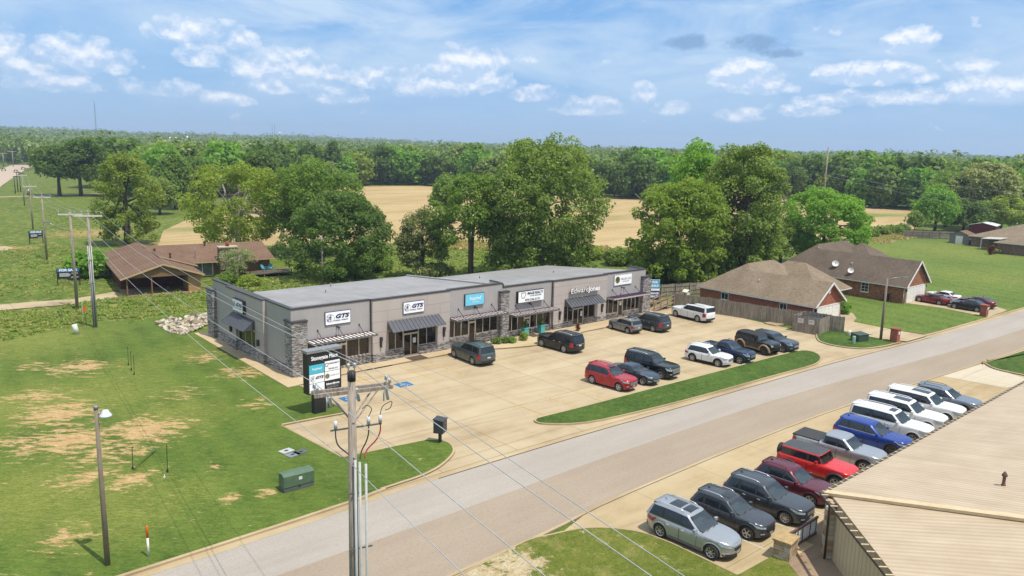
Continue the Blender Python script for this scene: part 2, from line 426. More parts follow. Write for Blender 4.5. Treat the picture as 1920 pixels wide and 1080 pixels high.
def asphalt(name, c0, c1, speck):
    t = NT(name); p = t.pos()
    a = t.noise(t.mapped(p, (0.10,1,1), (0,0,radians(2))), 0.7, 6, 0.65); b = t.noise(p, 14, 4, 0.75); c = t.noise(p, 0.12, 4)
    f = t.math('ADD', t.math('MULTIPLY', a, 0.4), t.math('ADD', t.math('MULTIPLY', b, 0.3), t.math('MULTIPLY', c, 0.3)))
    col = t.ramp(f, [(0.36, c0), (0.64, c1)])
    col = t.mix(t.ramp(t.noise(p, 9, 3, 0.85), [(0.50, 0.0), (0.68, 0.42)]), col, speck)
    t.base(col); t.set(0.9, spec=0.25); t.bump(b, 0.25, 0.01); MATS[name] = t.m; return t.m
ROAD_G = asphalt('road_grey', S(184,172,158), S(204,193,179), S(160,147,133))
ROAD_T = asphalt('road_tan', S(176,157,135), S(195,177,154), S(140,122,103))
HWY = asphalt('highway_surface', S(206,182,156), S(222,200,176), S(190,168,146))

# ------------------------------------------------------------------ sheets
def sheet(name, poly, z, m):
    mb = MB(); n = len(poly)
    if sum(poly[i][0]*poly[(i+1)%n][1]-poly[(i+1)%n][0]*poly[i][1] for i in range(n)) < 0: poly = poly[::-1]
    mb.add([(p[0], p[1], z) for p in poly], [tuple(range(n))]); return setting(mb.build(name, m))
def raised(name, poly, z0, z1, m, m2=None):
    mb = MB(); mb.prism(poly, z0, z1, 0, 1, bottom=False); return setting(mb.build(name, [m, m2 or m]))
P = lambda *a: [at(x, y).xy for x, y in a]
def smooth_line(pts, k=4):
    out = []
    n = len(pts)
    for i in range(n-1):
        p0 = Vector(pts[max(i-1,0)]); p1 = Vector(pts[i]); p2 = Vector(pts[i+1]); p3 = Vector(pts[min(i+2,n-1)])
        for j in range(k):
            t = j/k
            out.append(0.5*((2*p1)+(p2-p0)*t+(2*p0-5*p1+4*p2-p3)*t*t+(3*p1-p0-3*p2+p3)*t**3))
    out.append(Vector(pts[-1])); return out
def offset_line(pts, d):
    o = []
    for i, p in enumerate(pts):
        a = Vector(pts[max(i-1,0)]); b = Vector(pts[min(i+1,len(pts)-1)]); t = (b-a).normalized()
        o.append(Vector((p[0]-t.y*d, p[1]+t.x*d)))
    return o
def kerb(name, line, w_, z0, z1, side=1, m=None):
    """a kerb with a rolled lip along a line"""
    mb = MB(); a = [Vector(p) for p in line]; b = offset_line(a, w_*side); e = offset_line(a, w_*0.35*side)
    rows = [[(p.x,p.y,z0) for p in a], [(p.x,p.y,z1-0.03) for p in a], [(p.x,p.y,z1) for p in e], [(p.x,p.y,z1) for p in b], [(p.x,p.y,z0) for p in b]]
    mb.grid(rows, 0, False, flip=(side > 0)); return setting(mb.build(name, m or KERBC))
def strip(name, line, d0, d1, z, m):
    a = offset_line(line, d0); b = offset_line(line, d1)
    mb = MB(); mb.grid([[(p.x,p.y,z) for p in a], [(p.x,p.y,z) for p in b]], 0, False, flip=(d1 > d0)); 
    return setting(mb.build(name, m))

R_ = 6200
sheet('ground', [(-R_,-R_),(R_,-R_),(R_,R_),(-R_,R_)], -0.06, MEADOW)
sheet('wheat_field', [tuple(at(*q).xy) for q in ((296,462),(306,432),(345,414),(420,400),(560,372),(650,351))]+[(160,268),(192,262),(200,200),(209,164),(232,158),(300,175),(365,178),(330,120),(286,90),(286,60),(179,23),(164,27),(87,35),(57,76),(45,80)], -0.052, WHEAT)

NK = smooth_line([(-220,-28),(-60,-25.2),(-19.7,-24.6),(-8.4,-24.3),(-4.2,-24.0),(9.3,-24.2),(23.1,-24.8),(44,-25.6),(63.7,-26.9),(93.1,-28.2),(140,-31),(300,-40)], 5)
SK = smooth_line([(-220,-37),(-60,-34.9),(-7.9,-34.0),(5.6,-33.2),(28.6,-33.2),(56.4,-35.2),(95,-37.8),(140,-41),(300,-51)], 5)
MID = smooth_line([(-220,-31)]+[tuple(p) for p in P((430,1110),(546,1079),(675,1031),(787,985),(935,930),(1120,862),(1440,753),(1650,694),(1830,645))]+[(100,-33.3),(140,-36.2),(300,-46)], 4)
def yat(line, x):
    for p, q in zip(line, line[1:]):
        if p[0] <= x <= q[0]: return p[1]+(q[1]-p[1])*(x-p[0])/(q[0]-p[0])
    return line[-1][1]
RX = [float(x) for x in list(range(-215, -40, 12))+list(range(-40, 110, 4))+list(range(110, 298, 10))]
def lane_sheet(a, b, z, m):
    mb = MB(); mb.grid([[(x, a(x), z) for x in RX], [(x, b(x), z) for x in RX]], 0, False, True); return setting(mb.build('road', m))
lane_sheet(lambda x: yat(NK, x)-.02, lambda x: yat(MID, x), -0.030, ROAD_G)
lane_sheet(lambda x: yat(MID, x)-.001, lambda x: yat(SK, x)+.02, -0.026, ROAD_T)
SEAM = plain('tarred_seam', S(92,72,56), 0.9)
strip('seam', [p for p in NK if -3 < p.x < 64], -0.50, -0.58, -0.016, SEAM); strip('seam', [p for p in SK if p.x > -30], 0.0, 0.07, -0.015, SEAM)
strip('gutter', NK, 0.02, -0.55, -0.022, KERBC); strip('gutter', SK, -0.02, 0.28, -0.020, KERBC)

# parking lot of the strip building, out to the road
sheet('parking_lot', [(-8,-24.0)]+[tuple(p) for p in NK if -5 < p.x < 66]+[(66,-26.6),(66,-20),(58.6,-20),(54,-16.5),(54.6,-6),(52.6,1.5),(-1.5,1.5),(-1.5,-2),(-8,-9)], 0.0, LOT)
sheet('parking_lot', [tuple(p) for p in SK if 0 < p.x < 120]+[(118,-60),(-2,-60),(-2,-34.4)], -0.012, LOT2)
sheet('new_slab', P((1767,705),(1842,682),(1945,718),(1887,727)), -0.006, NEWC)

# lawns stand a kerb's height above the paving
edge_pen = smooth_line(P((715,920),(755,907),(790,895),(824,878),(847,858),(853,845),(845,833),(826,826)), 4)
lawn_w = [(-220,-27.6),(-60,-24.9)]+[(p.x, p.y+0.12) for p in NK if -60 < p.x < -6.5]+[tuple(p) for p in edge_pen]+[tuple(q) for q in P((800,826),(740,838),(690,849),(642,859),(529,799),(600,785),(650,776))]+[(-0.5,-8.9),(-0.5,-2.6),(-1.65,-2.6),(-1.25,18.8),(-0.9,24)]+[tuple(q) for q in P((395,590),(280,598),(187,605),(100,622),(20,640))]+[(-60,24),(-220,20)]
raised('lawn', lawn_w, -0.05, 0.09, GRASS, KERBC)
kerb('kerb', [p for p in NK if p.x < -5.2], 0.16, -0.03, 0.12)
kerb('kerb', edge_pen, 0.15, -0.02, 0.12)
kerb('kerb', P((826,826),(800,826),(740,838),(690,849),(642,859)), 0.10, 0.0, 0.105, 1)
kerb('kerb', P((642,859),(529,799)), 0.10, 0.0, 0.105, 1)
kerb('kerb', [tuple(q) for q in P((529,799),(600,785),(650,776))]+[(-0.5,-8.9),(-0.5,-2.6)], 0.14, 0.0, 0.13, 1)
isl = smooth_line(P((1008,786),(1100,763),(1205,735),(1290,713),(1400,684),(1490,661),(1520,660),(1537,670),(1530,682),(1500,692),(1440,708),(1315,743),(1200,772),(1100,793),(1030,796),(1006,792),(1008,786)), 3)
raised('lawn', [tuple(p) for p in isl[:-1]], -0.02, 0.10, GRASS_I, KERBC)
kerb('kerb', isl, 0.15, -0.02, 0.13, 1)
rl = smooth_line(P((1529,628),(1531,636),(1540,643),(1570,650.5),(1617,655),(1655,651),(1690,643)), 4)
raised('lawn', [tuple(p) for p in rl]+[tuple(q) for q in P((1650,637),(1581,621),(1545,611))], -0.02, 0.10, GRASS_I, KERBC)
kerb('kerb', rl, 0.15, -0.02, 0.13, 1)
raised('lawn', [(64.2,-26.4)]+[(p.x, p.y+0.12) for p in NK if 64.2 < p.x < 300]+[(300,20),(178,25),(150,22),(104,15),(70,4.5),(53.8,6.0),(52.8,-0.5),(55.0,-8),(57,-17),(63,-19.5)], -0.05, 0.09, GRASS_Y, KERBC)
kerb('kerb', [p for p in NK if 62.5 < p.x < 300], 0.16, -0.03, 0.12)
sheet('driveway', P((1576,577),(1588,584),(1600,590),(1606,598),(1600,605),(1660,617),(1738,631),(1700,642),(1652,637),(1575,621),(1540,606)), 0.106, LOT)
sheet('driveway', P((1695,569),(1702,564),(1737,549),(1790,557),(1840,568),(1889,583),(1852,596),(1762,578)), 0.106, LOT)
south_edge = smooth_line([tuple(SK[9]),(-9.5,-34.15)]+[tuple(q) for q in P((883,1068),(983,1016),(1031,1004),(1079,993.5),(1121,990.5),(1162,993),(1204,1000),(1250,1016),(1290,1034),(1385,1080))], 3)
raised('lawn', [(-220,-37.2)]+[(p.x,p.y-0.12) for p in SK if p.x < -62]+[tuple(p) for p in south_edge]+[tuple(q) for q in P((1452,1043),(1480,1058))]+[(4.2,-46),(-6,-58),(-20,-80),(-220,-80)], -0.05, 0.09, GRASS_S, KERBC)
kerb('kerb', south_edge, 0.14, -0.03, 0.115, -1)
far_r = smooth_line([(112,-39.4)]+[tuple(q) for q in P((1880,671),(1852,676),(1846,682),(1866,693),(1920,705),(1960,712))], 3)
raised('lawn', [tuple(p) for p in far_r]+[(108,-46),(130,-46),(150,-42)], -0.02, 0.10, GRASS_I, KERBC)
kerb('kerb', far_r, 0.15, -0.02, 0.13, 1)

# pavement along the shop fronts
fr = smooth_line([(-0.5,-2.45),(3.7,-1.85),(11.5,-1.8),(16.5,-1.85),(19.0,-2.4),(21.5,-3.4),(24.8,-4.3),(28.0,-4.3),(30.5,-3.4),(32.4,-2.95),(36.6,-2.85),(48.4,-2.7)], 3)
raised('pavement', [(-1.6,-2.5)]+[tuple(p) for p in fr]+[(48.4,2.0),(48.4,3),(0,3),(0.2,20.5),(-1.25,20.5)], -0.02, 0.11, WALKC, KERBC)
kerb('kerb', fr, 0.14, 0.0, 0.125)
YEL = plain('faded_yellow_paint', S(226,196,120), 0.8, vary=0.1)
def worn_paint(name, col, lo, hi):
    t = NT(name); n = t.noise(t.pos(), 3.0, 6, 0.75); t.base(col); t.set(0.8, spec=0.2)
    tr = t.new('ShaderNodeBsdfTransparent'); mx = t.new('ShaderNodeMixShader')
    t.link(t.ramp(n, [(lo, 0.0), (hi, 0.9)]), mx.inputs[0]); t.link(tr.outputs[0], mx.inputs[1]); t.link(t.p.outputs[0], mx.inputs[2]); t.link(mx.outputs[0], t.out.inputs[0])
    return t.m
PAINT_Y = worn_paint('worn_yellow_marking', S(240,202,110), 0.30, 0.55); PAINT_W = worn_paint('worn_white_marking', S(240,232,212), 0.34, 0.52); PAINT_B = worn_paint('blue_marking', S(58,132,190), 0.12, 0.3)
def line_mb(mb, a, b, w_, z):
    a = Vector(a); b = Vector(b); d = (b-a).normalized(); n = Vector((-d.y, d.x))*w_/2
    mb.add([(p.x,p.y,z) for p in (a-n, b-n, b+n, a+n)], [(0,1,2,3)])
mb = MB()
for x in (3.9,9.2,12.2,15.2,18.5,29.6,32.5,35.5,38.6,41.6,44.6): line_mb(mb, (x,-2.5 if x<17 or x>31 else -4.2), (x+0.3,-8.2), 0.11, 0.005)
for x in (10.5,13.7,16.9,20.0,25.7,28.8,31.8,34.9,38.0,41.2,44.4): line_mb(mb, (x+0.2,-16.2), (x+0.6,-20.6), 0.11, 0.005)
for k in range(6): line_mb(mb, (4.1,-2.9-k*0.9), (6.0,-3.7-k*0.9), 0.09, 0.005)
setting(mb.build('parking_line', PAINT_Y))
mb = MB(); kl = [p for p in fr if 18.8 < p.x < 31]
mb.grid([[(p.x, p.y, 0.130) for p in offset_line(kl, 0.02)], [(p.x, p.y, 0.130) for p in offset_line(kl, 0.16)]], 0, False, True)
setting(mb.build('kerb_marking', YEL))
mb = MB()
for px, py in ((1395,1012),(1470,986),(1530,960)):
    c = at(px, py); line_mb(mb, (c.x,-41.9), (c.x-0.2,-36.6), 0.10, -0.006)
setting(mb.build('parking_line', PAINT_W))
def wheelchair(cx, cy, rz):
    """blue square with the white wheelchair symbol painted on the bay"""
    root = MB(); root.add([(-.85,-.75,0),(.85,-.75,0),(.85,.75,0),(-.85,.75,0)], [(0,1,2,3)])
    o = setting(root.build('accessible_bay_marking', PAINT_B, None, (cx,cy,0.005), rz)); o.scale = (.80,.80,1)
    m = MB()
    def arc(c, r, a0, a1, w_, n=14):
        v = []
        for i in range(n+1):
            a = a0+(a1-a0)*i/n; v += [(c[0]+(r-w_)*cos(a), c[1]+(r-w_)*sin(a), 0), (c[0]+r*cos(a), c[1]+r*sin(a), 0)]
        m.add(v, [(2*i,2*i+1,2*i+3,2*i+2) for i in range(n)])
    arc((-.05,-.18), .42, radians(150), radians(370), .10); arc((-.12,.50), .11, 0, 2*pi, .11)
    for a, b in (((-.12,.42),(-.08,-.02)),((-.1,.16),(.26,.16)),((-.08,-.02),(.3,-.02)),((.3,0),(.46,-.42)),((.44,-.42),(.58,-.34))): line_mb(m, a, b, .10, 0)
    m.build('symbol', PAINT_W, o, (0,0,0.004)); return o
for px, py in ((757,721),(655,747)):
    c = at(px, py); wheelchair(c.x, c.y, 0.0)

# country lanes, highway
hw = smooth_line([(-60,-30+60),(-22,110),(22.8-6,311.8),(92.9-7,625),(215,1150),(330,1700),(420,2300)], 6)
strip('highway', hw, -6.5, 6.5, 0.02, HWY)
sheet('lane', [(10,240),(33,246),(70,252),(70,256),(33,250),(10,244)], 0.0, KERBC)
sheet('lane', P((-10,572),(60,566),(130,562),(215,547),(232,552),(238,556),(225,557),(130,571),(60,577),(-10,583)), 0.02, LOT)
sheet('driveway', [(-40,46.8),(-14.5,48.2),(-14.9,45.1),(-40,43.2)], 0.016, LOT)
sheet('gravel_patch', P((-10,462),(10,461),(24,464),(22,468),(0,470),(-10,470)), 0.0, KERBC)
# ------------------------------------------------------------------ vehicles
def paint(name, col, metal=0.25, rough=0.28):
    if name in MATS: return MATS[name]
    t = NT(name); n = t.noise(t.obj(), 2.2, 4, 0.6)
    d = tuple(q*0.97 for q in col[:3])+(1,); u = tuple(min(1, q*1.03) for q in col[:3])+(1,)
    t.base(t.ramp(n, [(0.3, d), (0.7, u)])); t.set(rough, metal, 0.5, 0.4)
    # road dust low on the doors
    x, y, z = t.xyz(t.obj()); dn = t.noise(t.obj(), 5, 4, 0.7)
    rr = t.math('MULTIPLY_ADD', dn, 0.06, rough-0.03); t.link(rr, t.p.inputs['Roughness'])
    MATS[name] = t.m; return t.m
def glass_mat(name, col, rough=0.16):
    t = NT(name); n = t.noise(t.obj(), 1.7, 3, 0.6)
    t.base(t.ramp(n, [(0.35, tuple(q*0.6 for q in col[:3])+(1,)), (0.65, col)])); t.set(rough, 0.0, 0.9); MATS[name] = t.m; return t.m
GL_SCREEN = glass_mat('windscreen_glass', (0.045, 0.075, 0.078, 1))
GL_SIDE = glass_mat('side_glass', (0.012, 0.016, 0.019, 1))
def screen_mat():
    t = NT('clear_windscreen'); gl = t.new('ShaderNodeBsdfGlossy'); gl.inputs['Roughness'].default_value = .12; gl.inputs['Color'].default_value = (.9,.96,1,1)
    tr = t.new('ShaderNodeBsdfTransparent'); tr.inputs[0].default_value = (.50,.60,.57,1); fr_ = t.new('ShaderNodeLayerWeight'); fr_.inputs[0].default_value = .25
    mx = t.new('ShaderNodeMixShader'); mx.inputs[0].default_value = .15; t.link(tr.outputs[0], mx.inputs[1]); t.link(gl.outputs[0], mx.inputs[2]); t.link(mx.outputs[0], t.out.inputs[0]); return t.m
GL_SCREEN = screen_mat()
TYRE = plain('tyre_rubber', (0.022,0.021,0.020,1), 0.85, vary=0.2)
RIM = plain('alloy', (0.52,0.52,0.52,1), 0.3, 0.85, vary=0.08); RIM_D = plain('dark_alloy', (0.07,0.07,0.07,1), 0.4, 0.6)
RIM_H = plain('rim_hollow', (0.02,0.02,0.02,1), 0.7)
TRIM = plain('black_trim', (0.022,0.022,0.024,1), 0.55, vary=0.2); UNDER = plain('underbody_black', (0.008,0.008,0.008,1), 0.9)
CHROME = plain('chrome', (0.66,0.67,0.68,1), 0.28, 0.55, vary=0.05); LAMP = plain('headlamp_lens', (0.40,0.44,0.46,1), 0.12, 0.2, vary=0.45, scale=16, coat=0.6)
TAIL = plain('tail_lens', (0.36,0.012,0.012,1), 0.15, vary=0.3, scale=10, coat=0.5); PLATE = plain('plate_white', (0.62,0.62,0.60,1), 0.5)
GAP = plain('shut_line', (0.010,0.010,0.010,1), 0.8)
SUNR = glass_mat('sunroof_glass', (0.012,0.017,0.020,1), 0.05)
AMBER = plain('indicator_amber', (0.6,0.2,0.02,1), 0.2)
SEATC = plain('seat_cloth', (0.10,0.10,0.11,1), 0.8)

def lerp(a, b, t): return a+(b-a)*t
def interp(pts, x):
    if x <= pts[0][0]: return pts[0][1]
    for (x0, y0), (x1, y1) in zip(pts, pts[1:]):
        if x <= x1:
            t = (x-x0)/max(1e-9, x1-x0); t = t*t*(3-2*t) if True else t
            return lerp(y0, y1, t)
    return pts[-1][1]
WHEEL_CACHE = {}
def wheel_meshes(r, wd, style, rim_m):
    key = (round(r,3), wd, style, rim_m.name)
    if key in WHEEL_CACHE: return WHEEL_CACHE[key]
    rr = r*0.68
    t = MB(); t.lathe([(rr, -wd/2+.01), (r-.03, -wd/2), (r, -wd/2+.035), (r, wd/2-.035), (r-.03, wd/2), (rr, wd/2-.01)], 28, 0, axis='Y')
    me_t = t.mesh('tyre'); me_t.materials.append(TYRE)
    m = MB()   # outer face is +y
    y = -wd/2 if False else wd/2
    m.lathe([(rr, y-.012), (rr*.9, y-.02), (rr*.88, y-.06)], 28, 0, axis='Y')
    m.lathe([(rr*.89, y-.07), (0.001, y-.07)], 28, 1, axis='Y', smooth=False)
    m.lathe([(rr*.24, y-.028), (rr*.2, y-.015), (0.001, y-.015)], 14, 0, axis='Y')
    ns = {5: 5, 6: 6, 10: 10, 7: 7}[style]; wsp = {5: .30, 6: .26, 10: .15, 7: .2}[style]*rr
    for k in range(ns):
        a = 2*pi*k/ns; ca, sa = cos(a), sin(a); 
        def q(rad, off, yy): return (ca*rad-sa*off, yy, sa*rad+ca*off)
        v = [q(rr*.16, -wsp*.45, y-.018), q(rr*.9, -wsp*.5, y-.03), q(rr*.9, wsp*.5, y-.03), q(rr*.16, wsp*.45, y-.018)]
        v += [q(rr*.16, -wsp*.45, y-.06), q(rr*.9, -wsp*.5, y-.065), q(rr*.9, wsp*.5, y-.065), q(rr*.16, wsp*.45, y-.06)]
        m.add(v, [(0,1,2,3)[::-1], (0,4,5,1)[::-1], (2,6,7,3)[::-1]], 0)
    me_w = m.mesh('wheel'); me_w.materials.append(rim_m); me_w.materials.append(RIM_H)
    WHEEL_CACHE[key] = (me_w, me_t); return WHEEL_CACHE[key]

def make_car(name, label, cat, loc, rz, c, group=None):
    """c: lengths in metres, nose along +x"""
    g = c.get
    L, W, H = c['L'], c['W'], c['H']; a, b = L/2, W/2
    wr = g('wr', 0.37); wf = g('wf', a-0.93); wb_ = wf-c['wb']     # axle x positions
    clr = g('clr', 0.24); belt = c['belt']; hood = g('hood', belt-0.04); nose = g('nose', hood-0.12); tail = g('tail', belt)
    nf, nr = g('nf', 4.2), g('nr', 6.5); PM = c['paint']
    cr0, cf0, cr1, cf1 = c['cab']; cw0, cw1 = b*g('cw0', .93), b*g('cw1', .74); cn = g('cn', 9.0)
    root = thing(name, label, cat, loc, rz, group)
    # ---- body side surface
    tops = g('tops') or [(-a, tail-.03), (-a+.12, tail), (cr0, belt), (cf0-.35, belt), (cf0+.12, belt-.0*1), (cf0+.28, lerp(belt, hood, .25)), (a-.45, hood), (a-.12, lerp(hood, nose, .55)), (a, nose)]
    def top(x): return interp(tops, x)
    def yb(x):
        n = nf if x > 0 else nr
        return b*max(0.0, 1-abs(x/a)**n)**(1/n)
    def inset(z, x):
        q = (z-clr)/(belt-clr)
        return interp([(-.2,.10),(0,.055),(.14,.02),(.38,.0),(.62,.006),(.82,.022),(1.0,.05),(1.3,.09)], q)
    Ra = wr+g('arch', .07)
    def bot(x):
        z = clr+ (0.10*max(0, (x-wf-.45)/(a-wf-.45)) if x > wf+.45 else 0) + (0.14*max(0, (wb_-.45-x)/(a+wb_-.45+1e-6)) if x < wb_-.45 else 0)
        for xw in (wf, wb_):
            d = abs(x-xw)
            if d < Ra: z = max(z, wr+sqrt(Ra*Ra-d*d))
        return z
    vs = [0, .08, .22, .42, .62, .80, .91, .97, 1.0]
    def roll(v): return interp([(0,0),(.90,0),(.97,.018),(1.0,.055)], v)
    def pt(x, y, v, k):
        zb, zt = bot(x), top(x); z = zb+(zt-zb)*v
        i = inset(z, x)+roll(v)
        s = 1-i/b
        # ends lean in a little towards the top and the sill
        xi = 1-(i*g('lean', 1.1)+ (0.05*max(0, .2-v)))/a*max(0, (abs(x)/a-.6)/.4)
        return Vector((x*xi, y*s, z))
    K = 9
    xa_f = a*.955; xa_r = a*.965
    xs = set(np.linspace(-xa_r, xa_f, 26))
    for xw in (wf, wb_):
        for q in (-1,-.97,-.85,-.65,-.4,-.15,.15,.4,.65,.85,.97,1): xs.add(xw+Ra*q)
        xs.add(xw+Ra+.004); xs.add(xw-Ra-.004)
    xs = sorted(x for x in xs if -xa_r <= x <= xa_f)
    xs = [x for i, x in enumerate(xs) if i == 0 or x-xs[i-1] > .003]
    def arc(end):
        n = nf if end > 0 else nr; xe = xa_f if end > 0 else -xa_r
        ye = yb(xe); out = []
        for k in range(K):
            y = lerp(ye, -ye, k/(K-1)); x = a*max(0, 1-abs(y/b)**n)**(1/n)*end
            if k in (0, K-1): x = xe
            out.append((x, y))
        return out
    af, ar = arc(1), arc(-1)
    mb = MB()
    loop = [(x, yb(x)) for x in xs]+af[1:-1]+[(x, -yb(x)) for x in xs[::-1]]+ar[1:-1][::-1]
    rows = [[pt(x, y, v, k) for v in vs] for k, (x, y) in enumerate(loop)]; rows.append(rows[0])
    mb.grid(rows, 0, True, flip=False)
    # ---- deck over the top
    crown = g('crown', .045)
    def deck(x, y, ym):
        p = pt(x, y, 1.0, 0); t = y/ym if ym else 0
        return Vector((p.x, p.y, p.z+crown*(1-t*t)))
    drows = [[deck(x, y, abs(ar[0][1])) if k not in (0, K-1) else pt(x, y, 1, 0) for k, (x, y) in enumerate(ar)]]
    for i, (x, y) in enumerate(ar[1:-1]): drows[0][i+1] = pt(x, y, 1, 0)
    for x in xs: drows.append([deck(x, lerp(yb(x), -yb(x), k/(K-1)), yb(x)) for k in range(K)])
    drows.append([pt(x, y, 1, 0) for (x, y) in af])
    mb.grid(drows, 0, True, flip=True)
    body = mb.build('body', PM, root)
    u = MB(); u.box(-a+.3, a-.3, -b+.30, b-.30, clr-.03, top(0)-.18); u.build('underbody', UNDER, root)
    # ---- cabin
    rt = H-.06; zb0 = belt-.04
    def cx(v): return lerp(cr0, cr1, v), lerp(cf0, cf1, v)
    def rz_(x): return rt-g('rdrop', .05)*max(0, (x-(cr1+cf1)/2)/(cf1-cr1)*2)**2-g('rdropr', .04)*max(0, ((cr1+cf1)/2-x)/(cf1-cr1)*2)**2
    def cW(v): return lerp(cw0, cw1, v**1.25)
    def Q(x, y, v):
        z = lerp(zb0, rz_(x), v); return Vector((x, y, z))
    def cside(x, v):
        x0, x1 = cx(v); m_, h_ = (x0+x1)/2, (x1-x0)/2
        return cW(v)*max(0, 1-min(1, abs((x-m_)/h_))**cn)**(1/cn)
    def cend(s, v, end):
        x0, x1 = cx(v); m_, h_ = (x0+x1)/2, (x1-x0)/2
        return m_+end*h_*max(0, 1-abs(s)**cn)**(1/cn)
    us = np.linspace(-.955, .955, 22); KV = [0,.15,.35,.6,.82,.93,1.0]
    def ring(v):
        x0, x1 = cx(v); m_, h_ = (x0+x1)/2, (x1-x0)/2; out = []
        f = lambda t: (1-abs(t)**cn)**(1/cn)
        wv = cW(v)-roll_c(v)
        ye = f(.955)
        for u_ in us: out.append((m_+h_*u_, wv*f(u_)))
        for k in range(1, K-1): s = lerp(ye, -ye, k/(K-1)); out.append((m_+h_*f(s), s*wv))
        for u_ in us[::-1]: out.append((m_+h_*u_, -wv*f(u_)))
        for k in range(1, K-1): s = lerp(-ye, ye, k/(K-1)); out.append((m_-h_*f(s), s*wv))
        return out
    def roll_c(v): return interp([(0,0),(.9,0),(1.0,.05)], v)
    cm = MB(); rr_ = []
    for v in KV: rr_.append([Q(x, y, v) for x, y in ring(v)])
    n = len(rr_[0]); cols = [[rr_[j][i % n] for j in range(len(KV))] for i in range(n+1)]
    # the windscreen opening is left out of the shell
    nfr = len(us); cut = set(range(nfr, nfr+K-2))
    for i_ in range(n):
        seg = [cols[i_], cols[i_+1]]
        if (nfr-1) <= i_ <= nfr+K-3: cm.grid([[q[0], q[1]] for q in seg], 0, True); cm.grid([[q[5], q[6]] for q in seg], 0, True)
        else: cm.grid(seg, 0, True)
    it = MB(); it.box(cr0+.25, cf0-.12, -cw1+.06, cw1-.06, belt-.02, belt+.055); it.build('interior_trim', SEATC, root)
    it = MB(); it.slab([(cf0-.60,-cw0*.86,belt+.10),(cf0-.14,-cw0*.80,belt+.07),(cf0-.14,cw0*.80,belt+.07),(cf0-.60,cw0*.86,belt+.10)], .08); it.build('dashboard', plain('dash_grey', (.055,.055,.058,1), .7), root)
    sx_ = min(cf0-.95, cf1-.15)
    for sy in (-.38, .38):
        it = MB(); it.slab([(sx_-.18,sy-.24,H-.42),(sx_-.06,sy-.24,H-.42),(sx_-.06,sy+.24,H-.42),(sx_-.18,sy+.24,H-.42)], H-.42-belt); it.box(sx_-.17, sx_-.07, sy-.13, sy+.13, H-.40, H-.23); it.build('seat', SEATC, root)
    it = MB(); it.lathe([(.17,0),(.19,.015),(.17,.03)], 16, 0); sw = it.build('steering_wheel', TRIM, root, (cf0-.66, .38, belt+.17)); sw.rotation_euler = (0, radians(-60), 0)
    R1 = ring(1.0); nu = len(us)
    rrows = []
    rear = [R1[0]]+R1[2*nu+K-2:][::-1]+[R1[nu+K-2+nu-1]]
    rrows.append([Q(x, y, 1) for x, y in rear])
    for i in range(nu):
        x, y = R1[i]
        rrows.append([Q(x, lerp(y, -y, k/(K-1)), 1)+Vector((0,0,.055*(1-(2*k/(K-1)-1)**2))) for k in range(K)])
    front = [R1[nu-1]]+R1[nu:nu+K-2]+[R1[nu+K-2]]
    rrows.append([Q(x, y, 1) for x, y in front])
    cm.grid(rrows, g('roof_mi', 1), True, flip=True)
    cm.build('cabin', [g('cabin_mat', PM), g('roof_mat', PM)], root)
    # ---- glass
    def patch_side(x00, x01, x10, x11, v0, v1, sgn, off, nx=6, nv=4):
        out = []
        for i in range(nx+1):
            r_ = []
            for j in range(nv+1):
                v = lerp(v0, v1, j/nv); x = lerp(lerp(x00, x10, j/nv), lerp(x01, x11, j/nv), i/nx)
                r_.append(Vector((x, sgn*(cside(x, v)-roll_c(v)+off), lerp(zb0, rz_(x), v))))
            out.append(r_)
        return out
    def patch_end(s0, v0, v1, end, off, n=10, nv=4):
        out = []
        for i in range(n+1):
            s = lerp(-s0, s0, i/n); r_ = []
            for j in range(nv+1):
                v = lerp(v0, v1, j/nv); x = cend(s, v, end)+end*off
                r_.append(Vector((x, s*cW(v), lerp(zb0, rz_(x), v)+off*.6)))
            out.append(r_)
        return out
    v0 = g('v0', .14)
    m = MB(); m.grid(patch_end(g('ws', .85), g('wv0', .10), .93, 1, .012)); m.build('windshield', g('screen', GL_SCREEN), root)
    m = MB(); m.grid(patch_end(.86, g('rv0', .16), g('rv1', .9), -1, .012), flip=True); m.build('rear_window', GL_SIDE, root)
    if g('rearwiper', True) and g('rearlook', True):
        pass
    for sgn in (1, -1):
        ws_ = c['wins']
        m = MB(); m.grid(patch_side(ws_[0][0]-.04, ws_[-1][1]+.05, ws_[0][2]-.04, ws_[-1][3]+.05, v0-.035, g('v1', .86)+.035, sgn, .005, 12, 4), flip=(sgn < 0)); m.build('window_surround', g('surround', TRIM), root)
        for k, (x00, x01, x10, x11) in enumerate(c['wins']):
            m = MB(); m.grid(patch_side(x00, x01, x10, x11, v0, g('v1', .86), sgn, .010), flip=(sgn < 0))
            m.build('side_window', g('side', GL_SIDE), root)
        if g('winline'):
            x0 = c['wins'][0][0]-.03; x1 = c['wins'][-1][1]+.03
            m = MB(); m.grid(patch_side(x0, x1, x0, x1, v0-.05, v0-.005, sgn, .014, 14, 1), flip=(sgn < 0)); m.build('window_trim', CHROME, root)
        # doors, a shut line round each
        for k, (x0, x1) in enumerate(c['doors']):
            m = MB()
            for off, gr, mi in ((.003, .010, 1), (.007, -.006, 0)):
                rws = []
                for i in range(7):
                    x = lerp(x0-gr, x1+gr, i/6); rw = []
                    for j in range(7):
                        v = lerp(.10-gr*.5, .955, j/6)
                        # below the arch the shut line follows it
                        zb_ = clr; zt = top(x); z = max(lerp(zb_, zt, v), bot(x)+.01)
                        ii = inset(z, x)+roll(v)
                        rw.append(Vector((x, sgn*(yb(x)*(1-ii/b)+off), z)))
                    rws.append(rw)
                m.grid(rws, mi, True, flip=(sgn > 0) is False)
            d = m.build('door', [PM, GAP], root)
